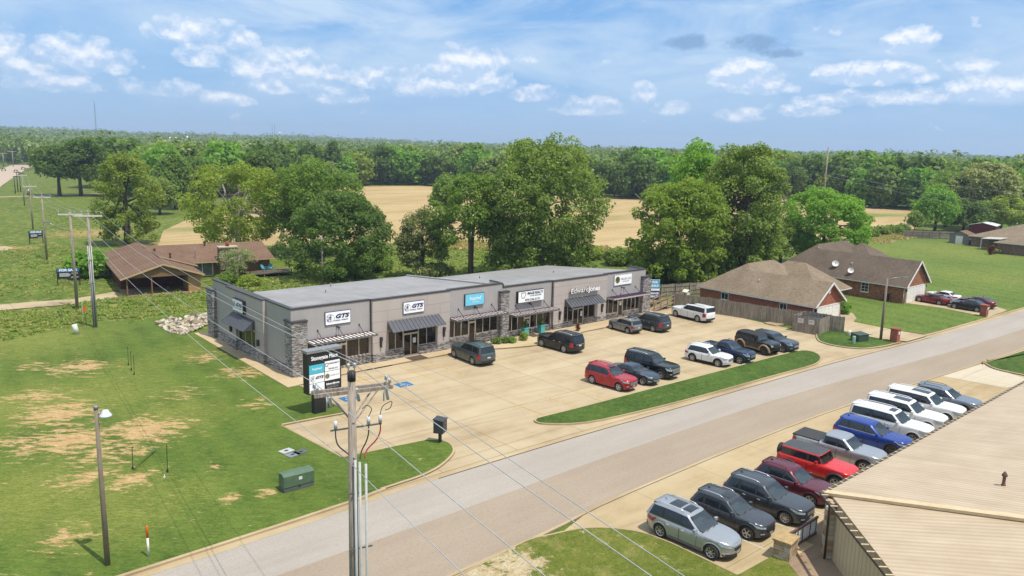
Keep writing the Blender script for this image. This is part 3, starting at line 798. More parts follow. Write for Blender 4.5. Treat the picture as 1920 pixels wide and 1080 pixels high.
            hx = x0+.10 if True else x1; hz = lerp(clr, belt, .80)
            hy = yb(hx)*(1-inset(hz, hx)/b)
            h_ = MB(); h_.box(hx, hx+.17, min(sgn*hy, sgn*(hy+.045)), max(sgn*hy, sgn*(hy+.045)), hz-.018, hz+.018); h_.build('handle', g('handle', PM), d)
        # mirror
        mx = cf0-.42+g('mirx', 0); my = cW(.15)*1.0
        m = MB(); m.cbox((mx, sgn*(my+.10), belt+.09), (.15, .20, .16)); m.cbox((mx-.01, sgn*(my+.0), belt+.03), (.06, .12, .05)); m.build('mirror', g('mirror', PM), root)
        # sill cladding and arches
        if g('clad', True):
            m = MB(); hi = g('clad_z', clr+.17)
            m.grid([[Vector((x, sgn*(yb(x)*(1-inset(z, x)/b)+.012), z)) for z in (clr-.01, (clr+hi)/2, hi)] for x in np.linspace(wb_+Ra+.01, wf-Ra-.01, 10)], 0, True, flip=(sgn < 0)); m.build('sill', g('clad_m', TRIM), root)
            for xw in (wf, wb_):
                m = MB(); rws = []; fl = g('flare', .014); fw_ = g('flare_w', .055)
                for k in range(15):
                    an = lerp(-.12, pi+.12, k/14); rw = []
                    for rad, of in ((Ra-.015, -.06), (Ra-.012, fl), (Ra+fw_*.7, fl), (Ra+fw_, .0)):
                        x = xw+rad*cos(an); z = max(wr*.75, wr+rad*sin(an))
                        x = max(-a*.985, min(a*.985, x)); z = min(z, top(x)-.01)
                        rw.append(Vector((x, sgn*(yb(x)*(1-inset(z, x)/b)+of), z)))
                    rws.append(rw)
                m.grid(rws, 0, True, flip=(sgn < 0)); m.build('fender', g('flare_m', TRIM), root)
        # lamps follow the body surface
        hl = g('hl', (.62, .90, .60, .85)); tl = g('tl', (.78, .97, .60, .96))
        def lamp(end, s0, s1, v0_, v1_, off, mat_, nm, wrap):
            m = MB(); rws = []
            nn = nf if end > 0 else nr
            for i in range(9):
                s = lerp(s0, s1, i/8)
                SL = .93; xl = a*max(0, 1-SL**nn)**(1/nn)
                if s <= SL: y = s*b; x = a*max(0, 1-abs(y/b)**nn)**(1/nn)*end
                else: x = end*(xl-wrap*(s-SL)/(1-SL)); y = yb(x)
                rw = []
                for j in range(5):
                    v = lerp(v0_, v1_, j/4); p = pt(x, sgn*y, v, 0)
                    nv = Vector((end*(abs(x)/a)**6, sgn*(abs(y)/b)**3, 0)); nv.normalize()
                    rw.append(p+nv*off)
                rws.append(rw)
            m.grid(rws, 0, True, flip=((sgn > 0) == (end > 0))); return m.build(nm, mat_, root)
        lamp(1, hl[0], hl[1], hl[2], hl[3], .014, LAMP, 'headlight', .25)
        lamp(-1, tl[0], tl[1], tl[2], tl[3], .014, TAIL, 'taillight', .2)
        if g('fog', True): lamp(1, .60, .78, .26, .36, .014, g('fog_m', CHROME), 'fog_lamp', 0)
        if g('rails', False):
            m = MB(); pts = []
            for i in range(7):
                x = lerp(cr1+.25, cf1-.35, i/6); y = cW(1)-.13; pts.append((x, sgn*y, rz_(x)+.055+(.05 if 0 < i < 6 else .0)))
            m.tube(pts, .024, 6); m.build('roof_rail', g('rail_m', TRIM), root)
        for xw in (wf, wb_):
            mw, mt = wheel_meshes(wr, g('tw', .25), g('rim', 5), g('rim_m', RIM))
            wo = link('wheel', mw, root, (xw, sgn*(b-g('win_', .145)), wr)); wo.rotation_euler = (0, random.uniform(0, 6), 0 if sgn > 0 else pi)
            if xw == wf and g('steer'): wo.rotation_euler = (0, 0, (0 if sgn > 0 else pi)+g('steer'))
            link('tyre', mt, wo)
    def face(end, s0, v0_, v1_, off, mats, nm, taper=1.0, bars=0, bar_m=None, n=10, th=.02):
        m = MB(); rws = []; nn = nf if end > 0 else nr
        def fp(s, v, o):
            y = s*b; x = a*max(0, 1-abs(s)**nn)**(1/nn)*end; p = pt(x, y, v, 0); return p+Vector((end*o, 0, 0))
        for i in range(n+1):
            rws.append([fp(lerp(-s0, s0, i/n)*lerp(taper, 1, j/4), lerp(v0_, v1_, j/4), off) for j in range(5)])
        m.grid(rws, 0, True, flip=(end < 0))
        for k in range(bars):
            vv = lerp(v0_, v1_, (k+.5)/bars); d = (v1_-v0_)/bars*.22
            m.grid([[fp(lerp(-s0, s0, i/n)*.98, vv-d, off+th), fp(lerp(-s0, s0, i/n)*.98, vv+d, off+th)] for i in range(n+1)], 1, True, flip=(end < 0))
        return m.build(nm, [mats, bar_m or mats], root)
    gr = g('gr', (.50, .50, .86))
    face(1, gr[0], gr[1], gr[2], .016, TRIM, 'grille', g('gtaper', .9), g('bars', 4), g('bar_m', CHROME))
    if g('gframe', False): face(1, gr[0]*1.06, gr[1]-.03, gr[2]+.03, .010, CHROME, 'grille_frame', g('gtaper', .9))
    face(1, .80, .03, .22, .014, g('bump_m', TRIM), 'front_bumper', .95)
    if g('skid'): face(1, .5, .02, .10, .024, CHROME, 'skid_plate', .9)
    face(-1, .84, .02, .26, .014, g('bump_m', TRIM), 'rear_bumper', .97)
    face(-1, .17, .52, .66, .016, PLATE, 'licence_plate')
    if g('front_plate'): face(1, .15, .22, .34, .03, PLATE, 'licence_plate')
    if g('chrome_tail'): face(-1, .55, .72, .76, .016, CHROME, 'tail_strip')
    if g('spoiler', True) and not g('bed'):
        m = MB(); xs_ = cend(0, .97, -1)
        m.grid([[Vector((cend(s, .97, -1)+dx, s*cW(1)*.96, rz_(xs_)+dz)) for dx, dz in ((.16, .055), (-.06, .05), (-.10, .015), (0, -.03))] for s in np.linspace(-.92, .92, 9)], 0, True); m.build('spoiler', g('roof_mat', PM), root)
    for (x0, x1, hw) in g('sunroof', ()):
        m = MB(); m.grid([[Vector((lerp(x0, x1, i/4), lerp(-hw, hw, j/4), rz_(lerp(x0, x1, i/4))+.012+.055*(1-(lerp(-hw, hw, j/4)/(cW(1)-.05))**2))) for j in range(5)] for i in range(5)], 0, True, flip=True); m.build('sunroof', SUNR, root)
    if g('antenna', True):
        m = MB(); x = cr1+.35; m.add([(x-.12,0,rz_(x)+.05),(x+.10,-.03,rz_(x)+.05),(x+.10,.03,rz_(x)+.05),(x-.10,0,rz_(x)+.14)], [(0,1,3),(0,3,2),(1,2,3)]); m.build('antenna', PM, root)
    if g('wipers', True):
        m = MB()
        for s in (-.55, .05): 
            p0 = Vector((cend(s, .06, 1)+.03, s*cW(.06), lerp(zb0, rt, .08)+.02)); p1 = Vector((cend(s+.5, .16, 1)+.03, (s+.5)*cW(.16), lerp(zb0, rt, .16)+.02)); m.beam(p0, p1, .02, .02)
        m.build('wiper', TRIM, root)
    if g('bed'):     # pickup box: dark cover between the bed walls, tailgate lines
        x0, x1 = -a+.10, cr0-.05
        m = MB(); m.box(x0, x1, -b+.12, b-.12, belt-.02, belt+.075); m.build('tonneau_cover', plain('tonneau_vinyl', (0.035,0.033,0.032,1), 0.7), root)
        m = MB(); m.box(cr0-.045, cr0-.02, -b+.03, b-.03, belt-.3, belt+.02); m.build('bed_gap', GAP, root)
    if g('spare'):
        mw, mt = wheel_meshes(wr, .24, g('rim', 5), g('rim_m', RIM_D)); sp = link('spare_wheel', mw, root, (-a-.08, 0, belt-.08)); sp.rotation_euler = (0, 0, pi/2); link('tyre', mt, sp)
    return root

def car(name, label, cat, px, py, ang, spec, group, z=0.0, xy=None, **over):
    """ang in degrees; (px, py) the middle of the car on the ground"""
    p = at(px, py, z) if xy is None else Vector((*xy, z))
    c = dict(spec); c.update(over)
    return make_car(name, label, cat, (p.x, p.y, z), radians(ang), c, group)

# body types ------------------------------------------------------------------
BIG = dict(surround=None or TRIM, L=5.33, W=2.05, H=1.93, wb=3.07, wf=1.68, wr=.41, belt=1.22, hood=1.19, nose=1.11, cab=(-2.58, 1.02, -2.38, .28), cw0=.94, cw1=.78, rails=True, hl=(.62,.93,.66,.88), tl=(.84,.99,.45,.95),
  wins=[(-2.28,-1.42,-2.18,-1.42),(-1.18,-.36,-1.18,-.36),(-.26,.66,-.26,.06)], doors=[(-1.02,-.28),(-.24,.80)], gr=(.55,.40,.86), bars=5, winline=False, nf=5, arch=.08)
XL = dict(BIG, L=5.70, wb=3.41, wf=1.86, cab=(-2.78, 1.20, -2.60, .46), wins=[(-2.46,-1.22,-2.38,-1.22),(-.98,-.16,-.98,-.16),(-.06,.84,-.06,.24)], doors=[(-.90,-.08),(-.04,.98)])
MIDSUV = dict(L=4.95, W=1.98, H=1.74, wb=2.87, wf=1.52, wr=.385, belt=1.12, hood=1.08, nose=1.00, cab=(-2.36, .98, -2.02, .10), cw0=.93, cw1=.74, rails=True, hl=(.60,.985,.70,.87), tl=(.74,1.0,.58,.82), nf=4.6,
  wins=[(-2.02,-1.42,-1.86,-1.42),(-1.24,-.34,-1.24,-.34),(-.24,.66,-.24,-.02)], doors=[(-1.14,-.28),(-.24,.76)], gr=(.50,.44,.80), bars=4)
COMPACT = dict(MIDSUV, L=4.62, W=1.87, H=1.69, wb=2.70, wf=1.42, wr=.37, belt=1.06, hood=1.03, nose=.95, cab=(-2.20, .96, -1.80, .08), wins=[(-1.86,-1.34,-1.60,-1.34),(-1.18,-.34,-1.16,-.34),(-.24,.64,-.24,-.02)], doors=[(-1.06,-.28),(-.24,.74)])
SEDAN = dict(L=4.92, W=1.85, H=1.46, wb=2.83, wf=1.50, wr=.345, belt=.98, hood=.90, nose=.70, tail=.98, clr=.20, cab=(-2.02, 1.12, -1.02, .12), cw0=.92, cw1=.70, hl=(.58,.97,.72,.92), tl=(.62,.99,.62,.84), nf=3.0, nr=4.0, clad=False,
  wins=[(-1.52,-1.14,-1.05,-.98),(-1.06,-.26,-.92,-.26),(-.16,.78,-.16,.06)], doors=[(-1.00,-.22),(-.18,.84)], gr=(.52,.34,.74), bars=3, rv0=.10, rv1=.92, spoiler=False, crown=.06)
OFFROAD = dict(L=4.70, W=1.90, H=1.86, wb=2.95, wf=1.56, wr=.42, clr=.42, belt=1.28, hood=1.24, nose=1.16, cab=(-2.16, .72, -2.10, .44), cw0=.90, cw1=.84, cn=12, nf=7, nr=12, clad=True, flare=.10, flare_w=.14, arch=.12, hl=(.55,.80,.66,.92), tl=(.84,.97,.62,.92),
  wins=[(-2.02,-1.36,-2.02,-1.36),(-1.20,-.38,-1.20,-.38),(-.22,.52,-.22,.36)], doors=[(-1.16,-.30),(-.26,.62)], gr=(.46,.42,.90), bars=0, spoiler=False, spare=True, tw=.30, win_=.10, fog=False, antenna=False, rdrop=.01, rdropr=.01, crown=.03, v0=.16, v1=.84)
PICKUP = dict(L=5.88, W=2.06, H=1.92, wb=3.74, wf=2.0, wr=.42, clr=.32, belt=1.28, hood=1.26, nose=1.12, tail=1.28, cab=(-.98, 1.34, -.72, .62), cw0=.92, cw1=.78, bed=True, hl=(.62,.95,.62,.86), tl=(.86,.99,.40,.92), nf=5, nr=9, arch=.10, cn=7, rdropr=.02,
  wins=[(-.70,.12,-.62,.12),(.24,1.02,.24,.44)], doors=[(-.66,.16),(.20,1.14)], gr=(.55,.40,.86), bars=4, spoiler=False, rails=False, antenna=False)

C_GREEN = paint('dark_sage_paint', (0.085,0.112,0.108,1), 0.5); C_BLACK = paint('black_paint', (0.010,0.010,0.011,1), 0.1, .2); C_GREY = paint('mid_grey_paint', (0.21,0.215,0.215,1), 0.5)
C_DGREY = paint('charcoal_paint', (0.068,0.074,0.082,1), 0.5); C_WHITE = paint('white_paint', (0.68,0.68,0.66,1), 0.0); C_RED = paint('red_paint', (0.36,0.014,0.020,1), 0.2); C_NAVY = paint('navy_paint', (0.012,0.026,0.075,1), 0.35)
C_SLATE = paint('slate_blue_paint', (0.055,0.078,0.105,1), 0.5); C_SILVER = paint('silver_paint', (0.40,0.41,0.42,1), 0.6, .3); C_MAROON = paint('maroon_paint', (0.115,0.012,0.022,1), 0.35); C_BRED = paint('bright_red_paint', (0.55,0.016,0.014,1), 0.05)
C_BLUE = paint('royal_blue_paint', (0.010,0.042,0.26,1), 0.35); C_SG = paint('blue_grey_paint', (0.20,0.23,0.27,1), 0.5); C_BLK2 = paint('plum_black_paint', (0.018,0.013,0.018,1), 0.3); C_DRED = paint('dark_red_paint', (0.17,0.016,0.018,1), 0.3)
C_PEARL = paint('pearl_white_paint', (0.74,0.73,0.71,1), 0.0)
TAN = plain('tan_fender', S(188,156,118), 0.6)
HARDTOP = plain('grey_hardtop', (0.055,0.058,0.062,1), 0.6); BLKTOP = plain('black_soft_top', (0.018,0.018,0.020,1), 0.75)
def park(name, label, cat, x, yf, up, spec, group, da=0.0, z=0.0, **over):
    """x: west wheels, yf: front axle; up: nose to the north"""
    c = dict(spec); c.update(over)
    wf = c.get('wf', c['L']/2-.93)
    loc = (x+c['W']/2-.12, yf-wf if up else yf+wf, z)
    return make_car(name, label, cat, loc, radians((90 if up else -90)+da), c, group)
GB = 'cars parked nose-in along the shop fronts'; GI = 'cars parked along the grass island'; GS = 'cars parked beside the metal-roofed building'; GD = 'cars on the brick house driveway'
park('suv', 'dark sage green full-size SUV parked nose-in, farthest left along the shop fronts', 'suv', 15.1, -2.95, True, BIG, GB, -3, paint=C_GREEN, rim=6, sunroof=[(-.5,.2,.42)], clad_m=C_GREEN, flare_m=C_GREEN)
park('suv', 'glossy black full-size SUV parked nose-in beside the yellow kerb', 'suv', 24.95, -4.75, True, BIG, GB, 3, paint=C_BLACK, rim=6, rail_m=CHROME, sunroof=[(-.5,.2,.42)], clad_m=C_BLACK, flare_m=C_BLACK, handle=CHROME, bump_m=C_BLACK, chrome_tail=True)
park('hatchback', 'small grey hatchback with light roof and round tail lamps, parked at the shops', 'hatchback', 36.6, -3.55, True,
     dict(L=4.30, W=1.82, H=1.56, wb=2.67, wf=1.42, wr=.345, belt=1.02, hood=.98, nose=.84, cab=(-2.0, .92, -1.72, .26), cw0=.92, cw1=.78, rails=True, hl=(.60,.86,.66,.92), tl=(.70,.90,.50,.82), nf=3.6, nr=4.5, rail_m=CHROME,
          wins=[(-1.70,-1.10,-1.62,-1.10),(-1.0,-.30,-1.0,-.30),(-.22,.62,-.22,.10)], doors=[(-.98,-.26),(-.22,.74)], gr=(.42,.38,.72), bars=3), GB, -4, paint=C_GREY, roof_mat=C_GREY, rim=5, sunroof=[(-.7,0.0,.42)], clad_m=C_GREY)
park('suv', 'charcoal full-size SUV with bright roof rails, parked beside the small grey hatchback', 'suv', 39.5, -4.2, True, BIG, GB, 1, paint=C_DGREY, rim=5, rail_m=CHROME, handle=CHROME, clad_m=C_DGREY, flare_m=C_DGREY, cab=(-2.55, 1.02, -2.20, .28))
park('suv', 'long white SUV with dark windows parked by the wooden fence', 'suv', 48.1, -3.75, True, XL, GB, -4, paint=C_WHITE, rim=6, sunroof=[(-.3,.45,.42)], clad_m=TRIM, clad_z=.36, flare_m=C_WHITE)
park('suv', 'bright red SUV with silver alloys and red roof rails, leftmost at the grass island', 'suv', 19.85, -19.5, False, MIDSUV, GI, 4, paint=C_RED, L=4.82, W=1.92, H=1.78, rail_m=C_RED, clad_m=C_RED, flare_m=C_RED, sunroof=[(-.30,.2,.38)], rim=6, gr=(.50,.40,.80), bar_m=CHROME, bump_m=C_RED, skid=True, front_plate=True)
park('sedan', 'slate blue sedan parked between the red SUV and a black SUV', 'sedan', 22.85, -19.6, False, SEDAN, GI, 3, paint=C_SLATE, rim=10, front_plate=True)
park('suv', 'shiny black full-size SUV parked behind the slate blue sedan at the grass island', 'suv', 25.55, -19.4, False, BIG, GI, 4, paint=C_BLACK, rim=7, rail_m=CHROME, clad_m=C_BLACK, flare_m=C_BLACK, bump_m=C_BLACK, skid=True, gframe=True)
park('suv', 'white crossover parked at the island beside a navy pickup', 'crossover', 33.1, -20.05, False, COMPACT, GI, 6, paint=C_WHITE, rim=10, rail_m=CHROME, clad_m=TRIM, clad_z=.36, bump_m=C_WHITE, gr=(.48,.44,.80))
park('pickup_truck', 'navy sport pickup parked between a white crossover and a black off-roader', 'pickup', 35.8, -20.7, False, PICKUP, GI, 4, paint=C_NAVY, L=5.30, W=1.90, H=1.82, wb=3.30, wf=1.72, wr=.385, belt=1.20, hood=1.14, nose=1.02, cab=(-.98, 1.16, -.74, .40), wins=[(-.72,.02,-.64,.02),(.12,.86,.12,.24)], doors=[(-.66,.06),(.10,.98)], rails=True, clad_m=C_NAVY, rim=5, bump_m=C_NAVY, gr=(.50,.46,.82))
park('jeep', 'black boxy off-roader with tan fender flares and knobbly tyres parked at the island', 'off-roader', 41.0, -20.5, False, OFFROAD, GI, -7, paint=C_BLACK, flare_m=TAN, clad_m=TAN, clad_z=.52, roof_mat=BLKTOP, cabin_mat=BLKTOP, rim=5, rim_m=RIM_D, gr=(.42,.40,.88), bars=0)
park('suv', 'charcoal crossover parked nearest the rounded end of the grass island', 'crossover', 43.4, -21.0, False, MIDSUV, GI, -2, paint=C_SLATE, rim=10, rails=False, L=4.90, H=1.70, clad_m=TRIM, gr=(.42,.42,.74))
# driveway of the second brick house
COUPE = dict(SEDAN, L=4.75, wb=2.72, wf=1.45, H=1.38, belt=.94, hood=.86, cab=(-1.90, 1.05, -1.0, .05), wins=[(-1.46,-.86,-1.02,-.80),(-.72,.70,-.62,-.02)], doors=[(-.70,.80)], antenna=False)
park('coupe', 'faded red two-door car with spoiler on the driveway by the garage', 'car', 84.3, -17.75, True, COUPE, GD, -6, z=.106, paint=C_DRED, rim=5, sunroof=[(-.5,0,.35)], spoiler=True)
park('coupe', 'white coupe parked beyond the faded red car by the garage door', 'car', 88.0, -17.6, True, COUPE, GD, -6, z=.106, paint=C_PEARL, rim=5)
park('sedan', 'plum black sedan on the driveway beside the brick mailbox', 'sedan', 83.4, -22.6, True, SEDAN, GD, -3, z=.106, paint=C_BLK2, rim=10, L=4.85)
park('sedan', 'dark red sedan parked beyond the plum black sedan on the driveway', 'sedan', 86.9, -22.3, True, SEDAN, GD, -3, z=.106, paint=C_MAROON, rim=5, L=4.80)
# the row along the metal-roofed building
park('suv', 'silver crossover with two dark sunroof panels, nearest to the grass of the row', 'crossover', 2.85, -40.65, False, MIDSUV, GS, 4, z=-.012, paint=C_SILVER, L=5.12, W=2.0, wb=3.02, wf=1.60, H=1.80, belt=1.10, hood=1.04, nose=.86, cab=(-2.50, 1.10, -2.06, .12), nf=3.3, nr=4.5, rim=7, rail_m=CHROME, clad_m=plain('grey_cladding', (0.13,0.13,0.13,1), .6), flare_m=C_SILVER,
     sunroof=[(-1.30,-.62,.40),(-.48,.02,.40)], wins=[(-2.14,-1.36,-1.94,-1.36),(-1.22,-.30,-1.22,-.30),(-.20,.72,-.20,.0)], gr=(.34,.48,.84), bars=0, gframe=True, front_plate=True, handle=CHROME, hl=(.50,1.0,.72,.88))
park('suv', 'slate grey compact SUV with a small sunroof parked beside the silver crossover', 'crossover', 6.1, -40.65, False, COMPACT, GS, 3, z=-.012, paint=C_DGREY, rim=5, sunroof=[(-.55,.0,.38)], rail_m=CHROME, gr=(.44,.30,.72), bars=3, bar_m=TRIM, front_plate=True, hl=(.52,1.0,.72,.88))
park('suv', 'charcoal three-row SUV with silver roof rails and bright mesh grille', 'suv', 9.2, -41.0, False, MIDSUV, GS, 4, z=-.012, paint=C_DGREY, L=5.05, W=2.0, H=1.78, rim=10, rail_m=CHROME, gr=(.46,.56,.84), bars=3, skid=True, front_plate=True, handle=CHROME, nf=4.8, wb=2.86)
park('suv', 'maroon SUV parked between the charcoal SUV and the red off-roader', 'suv', 12.45, -40.7, False, COMPACT, GS, 4, z=-.012, paint=C_MAROON, L=4.72, W=1.90, H=1.72, winline=True, rim=5, rail_m=C_MAROON, clad_m=C_MAROON, flare_m=C_MAROON, nf=5)
park('off_roader', 'bright red boxy off-roader with a grey hard top and rear spare wheel', 'off-roader', 15.8, -40.5, False, OFFROAD, GS, 4, z=-.012, paint=C_BRED, roof_mat=HARDTOP, cabin_mat=C_BRED, clad_m=TRIM, flare_m=TRIM, flare=.06, flare_w=.10, rim=5, rim_m=RIM, W=1.95, H=1.85, clr=.36, belt=1.26, hood=1.20, nose=1.10, screen=GL_SCREEN, gr=(.74,.62,.88), mirror=C_BRED, bars=1, bar_m=C_BRED)
park('pickup_truck', 'silver crew cab pickup with black bed cover and big alloys', 'pickup', 19.5, -40.45, False, PICKUP, GS, 4, z=-.012, paint=C_SILVER, rim=6, clad_m=C_SILVER, flare_m=TRIM, mirror=TRIM, gr=(.56,.40,.86), bars=4, bar_m=TRIM, gframe=True, front_plate=True)
park('suv', 'royal blue SUV with a white window line and dark wheels', 'suv', 24.05, -40.2, False, MIDSUV, GS, 4, z=-.012, paint=C_BLUE, L=5.1, wb=3.0, wf=1.62, H=1.79, rim=5, rim_m=RIM_D, winline=True, rails=False, clad_m=C_BLUE, flare_m=TRIM, cab=(-2.45, 1.05, -2.05, .14))
park('suv', 'white full-size SUV with one small sunroof, next to the royal blue SUV', 'suv', 27.4, -40.2, False, XL, GS, 4, z=-.012, paint=C_WHITE, rim=6, sunroof=[(-.1,.35,.42)], rail_m=C_WHITE, clad_m=C_WHITE, flare_m=C_WHITE, handle=CHROME)
park('suv', 'white full-size SUV with a long sunroof, second of the white SUVs', 'suv', 30.65, -39.9, False, XL, GS, 4, z=-.012, paint=C_PEARL, rim=6, sunroof=[(-.9,.3,.42)], rail_m=C_WHITE, clad_m=C_PEARL, flare_m=C_PEARL)
park('suv', 'white full-size SUV with a dark sunroof, the third white one beside the blue-grey SUV', 'suv', 33.9, -40.0, False, XL, GS, 4, z=-.012, paint=C_PEARL, rim=6, sunroof=[(-1.0,.3,.42)], rail_m=C_WHITE, clad_m=C_PEARL, flare_m=C_PEARL)
park('suv', 'blue-grey SUV with black roof rails at the far end of the row', 'suv', 37.3, -40.0, False, MIDSUV, GS, 4, z=-.012, paint=C_SG, rim=6, clad_m=TRIM, L=5.0)
# cars far away on the highway
def far_car(px, py, col, label, kind='car'):
    p = at(px, py); root = thing(kind, label, kind, (p.x, p.y, .03), radians(77), 'vehicles on the distant highway')
    h = 1.0 if kind != 'camper_trailer' else 1.9
    m = MB(); m.grid([[(x, y, z*h) for (y, z) in ((-.9,.3),(-.92,.75),(-.86,.95),(0,1.0),(.86,.95),(.92,.75),(.9,.3))] for x in (-2.3,-2.2,1.2,2.2,2.3)], 0, True); m.build('body', col, root)
    m = MB(); m.grid([[(x, y*s, z*h) for (y, z) in ((-.84,.95),(-.66,1.5*s2),(0,1.55*s2),(.66,1.5*s2),(.84,.95))] for x, s, s2 in ((-2.0,1,.68),(-1.7,1,1),(-.1,1,1),(.9,1,.68))], 0, True); m.build('cabin', GL_SIDE, root)
    for x in (-1.35, 1.35):
        for y in (-.86, .86):
            m = MB(); m.lathe([(.001,-.1),(.34,-.1),(.34,.1),(.001,.1)], 10, 0, axis='Y'); m.build('wheel', TYRE, root, (x, y, .34))
    return root
for px, py, col, lb in ((7,320.5,C_SLATE,'dark car farthest left on the distant highway'),(43.5,318,C_BLACK,'black vehicle in the middle of the distant highway'),(50,320,C_WHITE,'white car beside the black one on the distant highway'),(30,323.5,C_MAROON,'dark red car nearest us on the distant highway'),(68.5,312.5,C_NAVY,'dark blue car by the trees on the distant highway'),(71,314.5,C_WHITE,'white car behind the dark blue one by the trees')):
    far_car(px, py, col, lb)
# ------------------------------------------------------------------ the shop building
def stacked_stone(name, cols, mortar, w=0.30, h=0.075):
    t = NT(name); p = t.pos(); x, y, z = t.xyz(p)
    v = t.comb(t.math('ADD', x, y), z, 0)
    br = t.new('ShaderNodeTexBrick'); t.link(v, br.inputs['Vector']); br.offset = 0.5; br.squash = 1.4; br.squash_frequency = 3
    for k, q in (('Scale',1.0),('Brick Width',w),('Row Height',h),('Mortar Size',h*.09),('Mortar Smooth',.3),('Bias',0.0)): br.inputs[k].default_value = q
    br.inputs['Color1'].default_value = (0,0,0,1); br.inputs['Color2'].default_value = (1,1,1,1); br.inputs['Mortar'].default_value = (0,0,0,1)
    n = t.noise(t.mapped(v, (4.5,13.3,1)), 1.0, 2, 0.9)
    f = t.math('ADD', t.math('MULTIPLY', br.outputs['Color'], 0.45), t.math('MULTIPLY', n, 0.55))
    col = t.ramp(f, [(0.16, cols[0]), (0.38, cols[1]), (0.58, cols[2]), (0.8, cols[3])])
    col = t.mix(br.outputs['Fac'], col, mortar)
    t.base(col); t.set(0.9, spec=0.2)
    t.bump(t.math('SUBTRACT', f, t.math('MULTIPLY', br.outputs['Fac'], 1.0)), 0.9, 0.05); MATS[name] = t.m; return t.m
STONE = stacked_stone('stacked_stone', [S(84,78,76,.8), S(138,130,126,.8), S(184,176,170,.85), S(226,220,212,.85)], S(58,54,52))
def ribbed(name, col, pitch, depth=0.02, dirs='XY', groove=0.7):
    t = NT(name); x, y, z = t.xyz(t.pos())
    u = t.math('ADD', x, y) if dirs == 'XY' else {'X': x, 'Y': y, 'Z': z}[dirs]
    s = t.math('PINGPONG', t.math('MULTIPLY', u, 1.0), pitch/2)
    m = t.ramp(t.math('DIVIDE', s, pitch/2), [(0.0, 0.0), (0.25, 1.0)])
    n = t.noise(t.obj(), 0.7, 5, 0.6)
    c = t.ramp(n, [(0.3, tuple(q*.94 for q in col[:3])+(1,)), (0.7, tuple(min(1,q*1.05) for q in col[:3])+(1,))])
    t.base(t.mix(t.math('MULTIPLY', t.math('SUBTRACT', 1.0, m), 1-groove), c, tuple(q*.5 for q in col[:3])+(1,))); t.set(0.55, 0.0, 0.3)
    t.bump(m, 0.6, depth); MATS[name] = t.m; return t.m
WALL_M = ribbed('grey_ribbed_wall', S(184,178,174,.76), 0.30, 0.015, groove=0.86)
def panel_wall():
    t = NT('panel_wall'); p = t.pos(); x, y, z = t.xyz(p)
    br = t.new('ShaderNodeTexBrick'); t.link(t.comb(t.math('ADD', x, y), t.math('SUBTRACT', z, 0.95), 0), br.inputs['Vector']); br.offset = 0.5
    for k, q in (('Scale',1.0),('Brick Width',3.0),('Row Height',0.98),('Mortar Size',.012),('Mortar Smooth',.2)): br.inputs[k].default_value = q
    br.inputs['Color1'].default_value = S(192,180,172,.78); br.inputs['Color2'].default_value = S(200,190,182,.78); br.inputs['Mortar'].default_value = S(140,128,120)
    n = t.noise(t.mapped(p, (1,1,.25)), 0.9, 5, 0.6)
    t.base(t.mix(t.ramp(n, [(0.35, 0.0), (0.7, 0.35)]), br.outputs['Color'], S(180,168,160,.78))); t.set(0.8, spec=0.2); MATS['panel_wall'] = t.m; return t.m
PANEL = panel_wall()
CAP = plain('dark_metal_cap', S(92,88,88), 0.45, 0.3); AWN = ribbed('awning_metal', S(112,112,116), 0.38, 0.03, 'X', 0.45); AWN_S = ribbed('awning_metal_side', S(112,112,116), 0.38, 0.03, 'Y', 0.45)
FRAME = plain('bronze_light_frame', S(210,198,182,.8), 0.45, 0.2, vary=0.05); DARKFR = plain('dark_metal_frame', S(74,72,74), 0.5, 0.3)
SLAT = plain('maroon_slat', S(104,46,52), 0.5); SLATP = plain('plum_slat', S(92,52,92), 0.5); GALV = plain('galvanised', S(150,152,150), 0.4, 0.6)
MAT_D = plain('door_mat', S(104,86,72), 0.95)
def shop_glass():
    t = NT('shop_glass'); p = t.pos(); n = t.noise(p, 0.5, 4, 0.6)
    t.base(t.ramp(n, [(0.4, (0.012,0.009,0.007,1)), (0.65, (0.034,0.026,0.018,1))])); t.set(0.04, 0.0, 0.5, 0.0)
    MATS['shop_glass'] = t.m; return t.m
SHOPG = shop_glass()
def roofing():
    t = NT('membrane_roof'); p = t.pos(); x, y, z = t.xyz(p)
    a = t.noise(p, 0.25, 6, 0.65); b = t.noise(t.mapped(p, (1,.12,1)), 1.4, 5, 0.7)
    s = t.ramp(t.math('DIVIDE', t.math('PINGPONG', x, 0.3), 0.3), [(0.0, 0.0), (0.10, 1.0)])
    f = t.math('ADD', t.math('MULTIPLY', a, 0.5), t.math('MULTIPLY', b, 0.5))
    c = t.ramp(f, [(0.36, S(160,156,154)), (0.64, S(190,186,183))])
    t.base(t.mix(t.math('MULTIPLY', t.math('SUBTRACT', 1.0, s), 0.22), c, S(120,116,114))); t.set(0.6, 0.0, 0.35); t.bump(s, 0.4, 0.03); MATS['membrane_roof'] = t.m; return t.m
ROOFM = roofing()

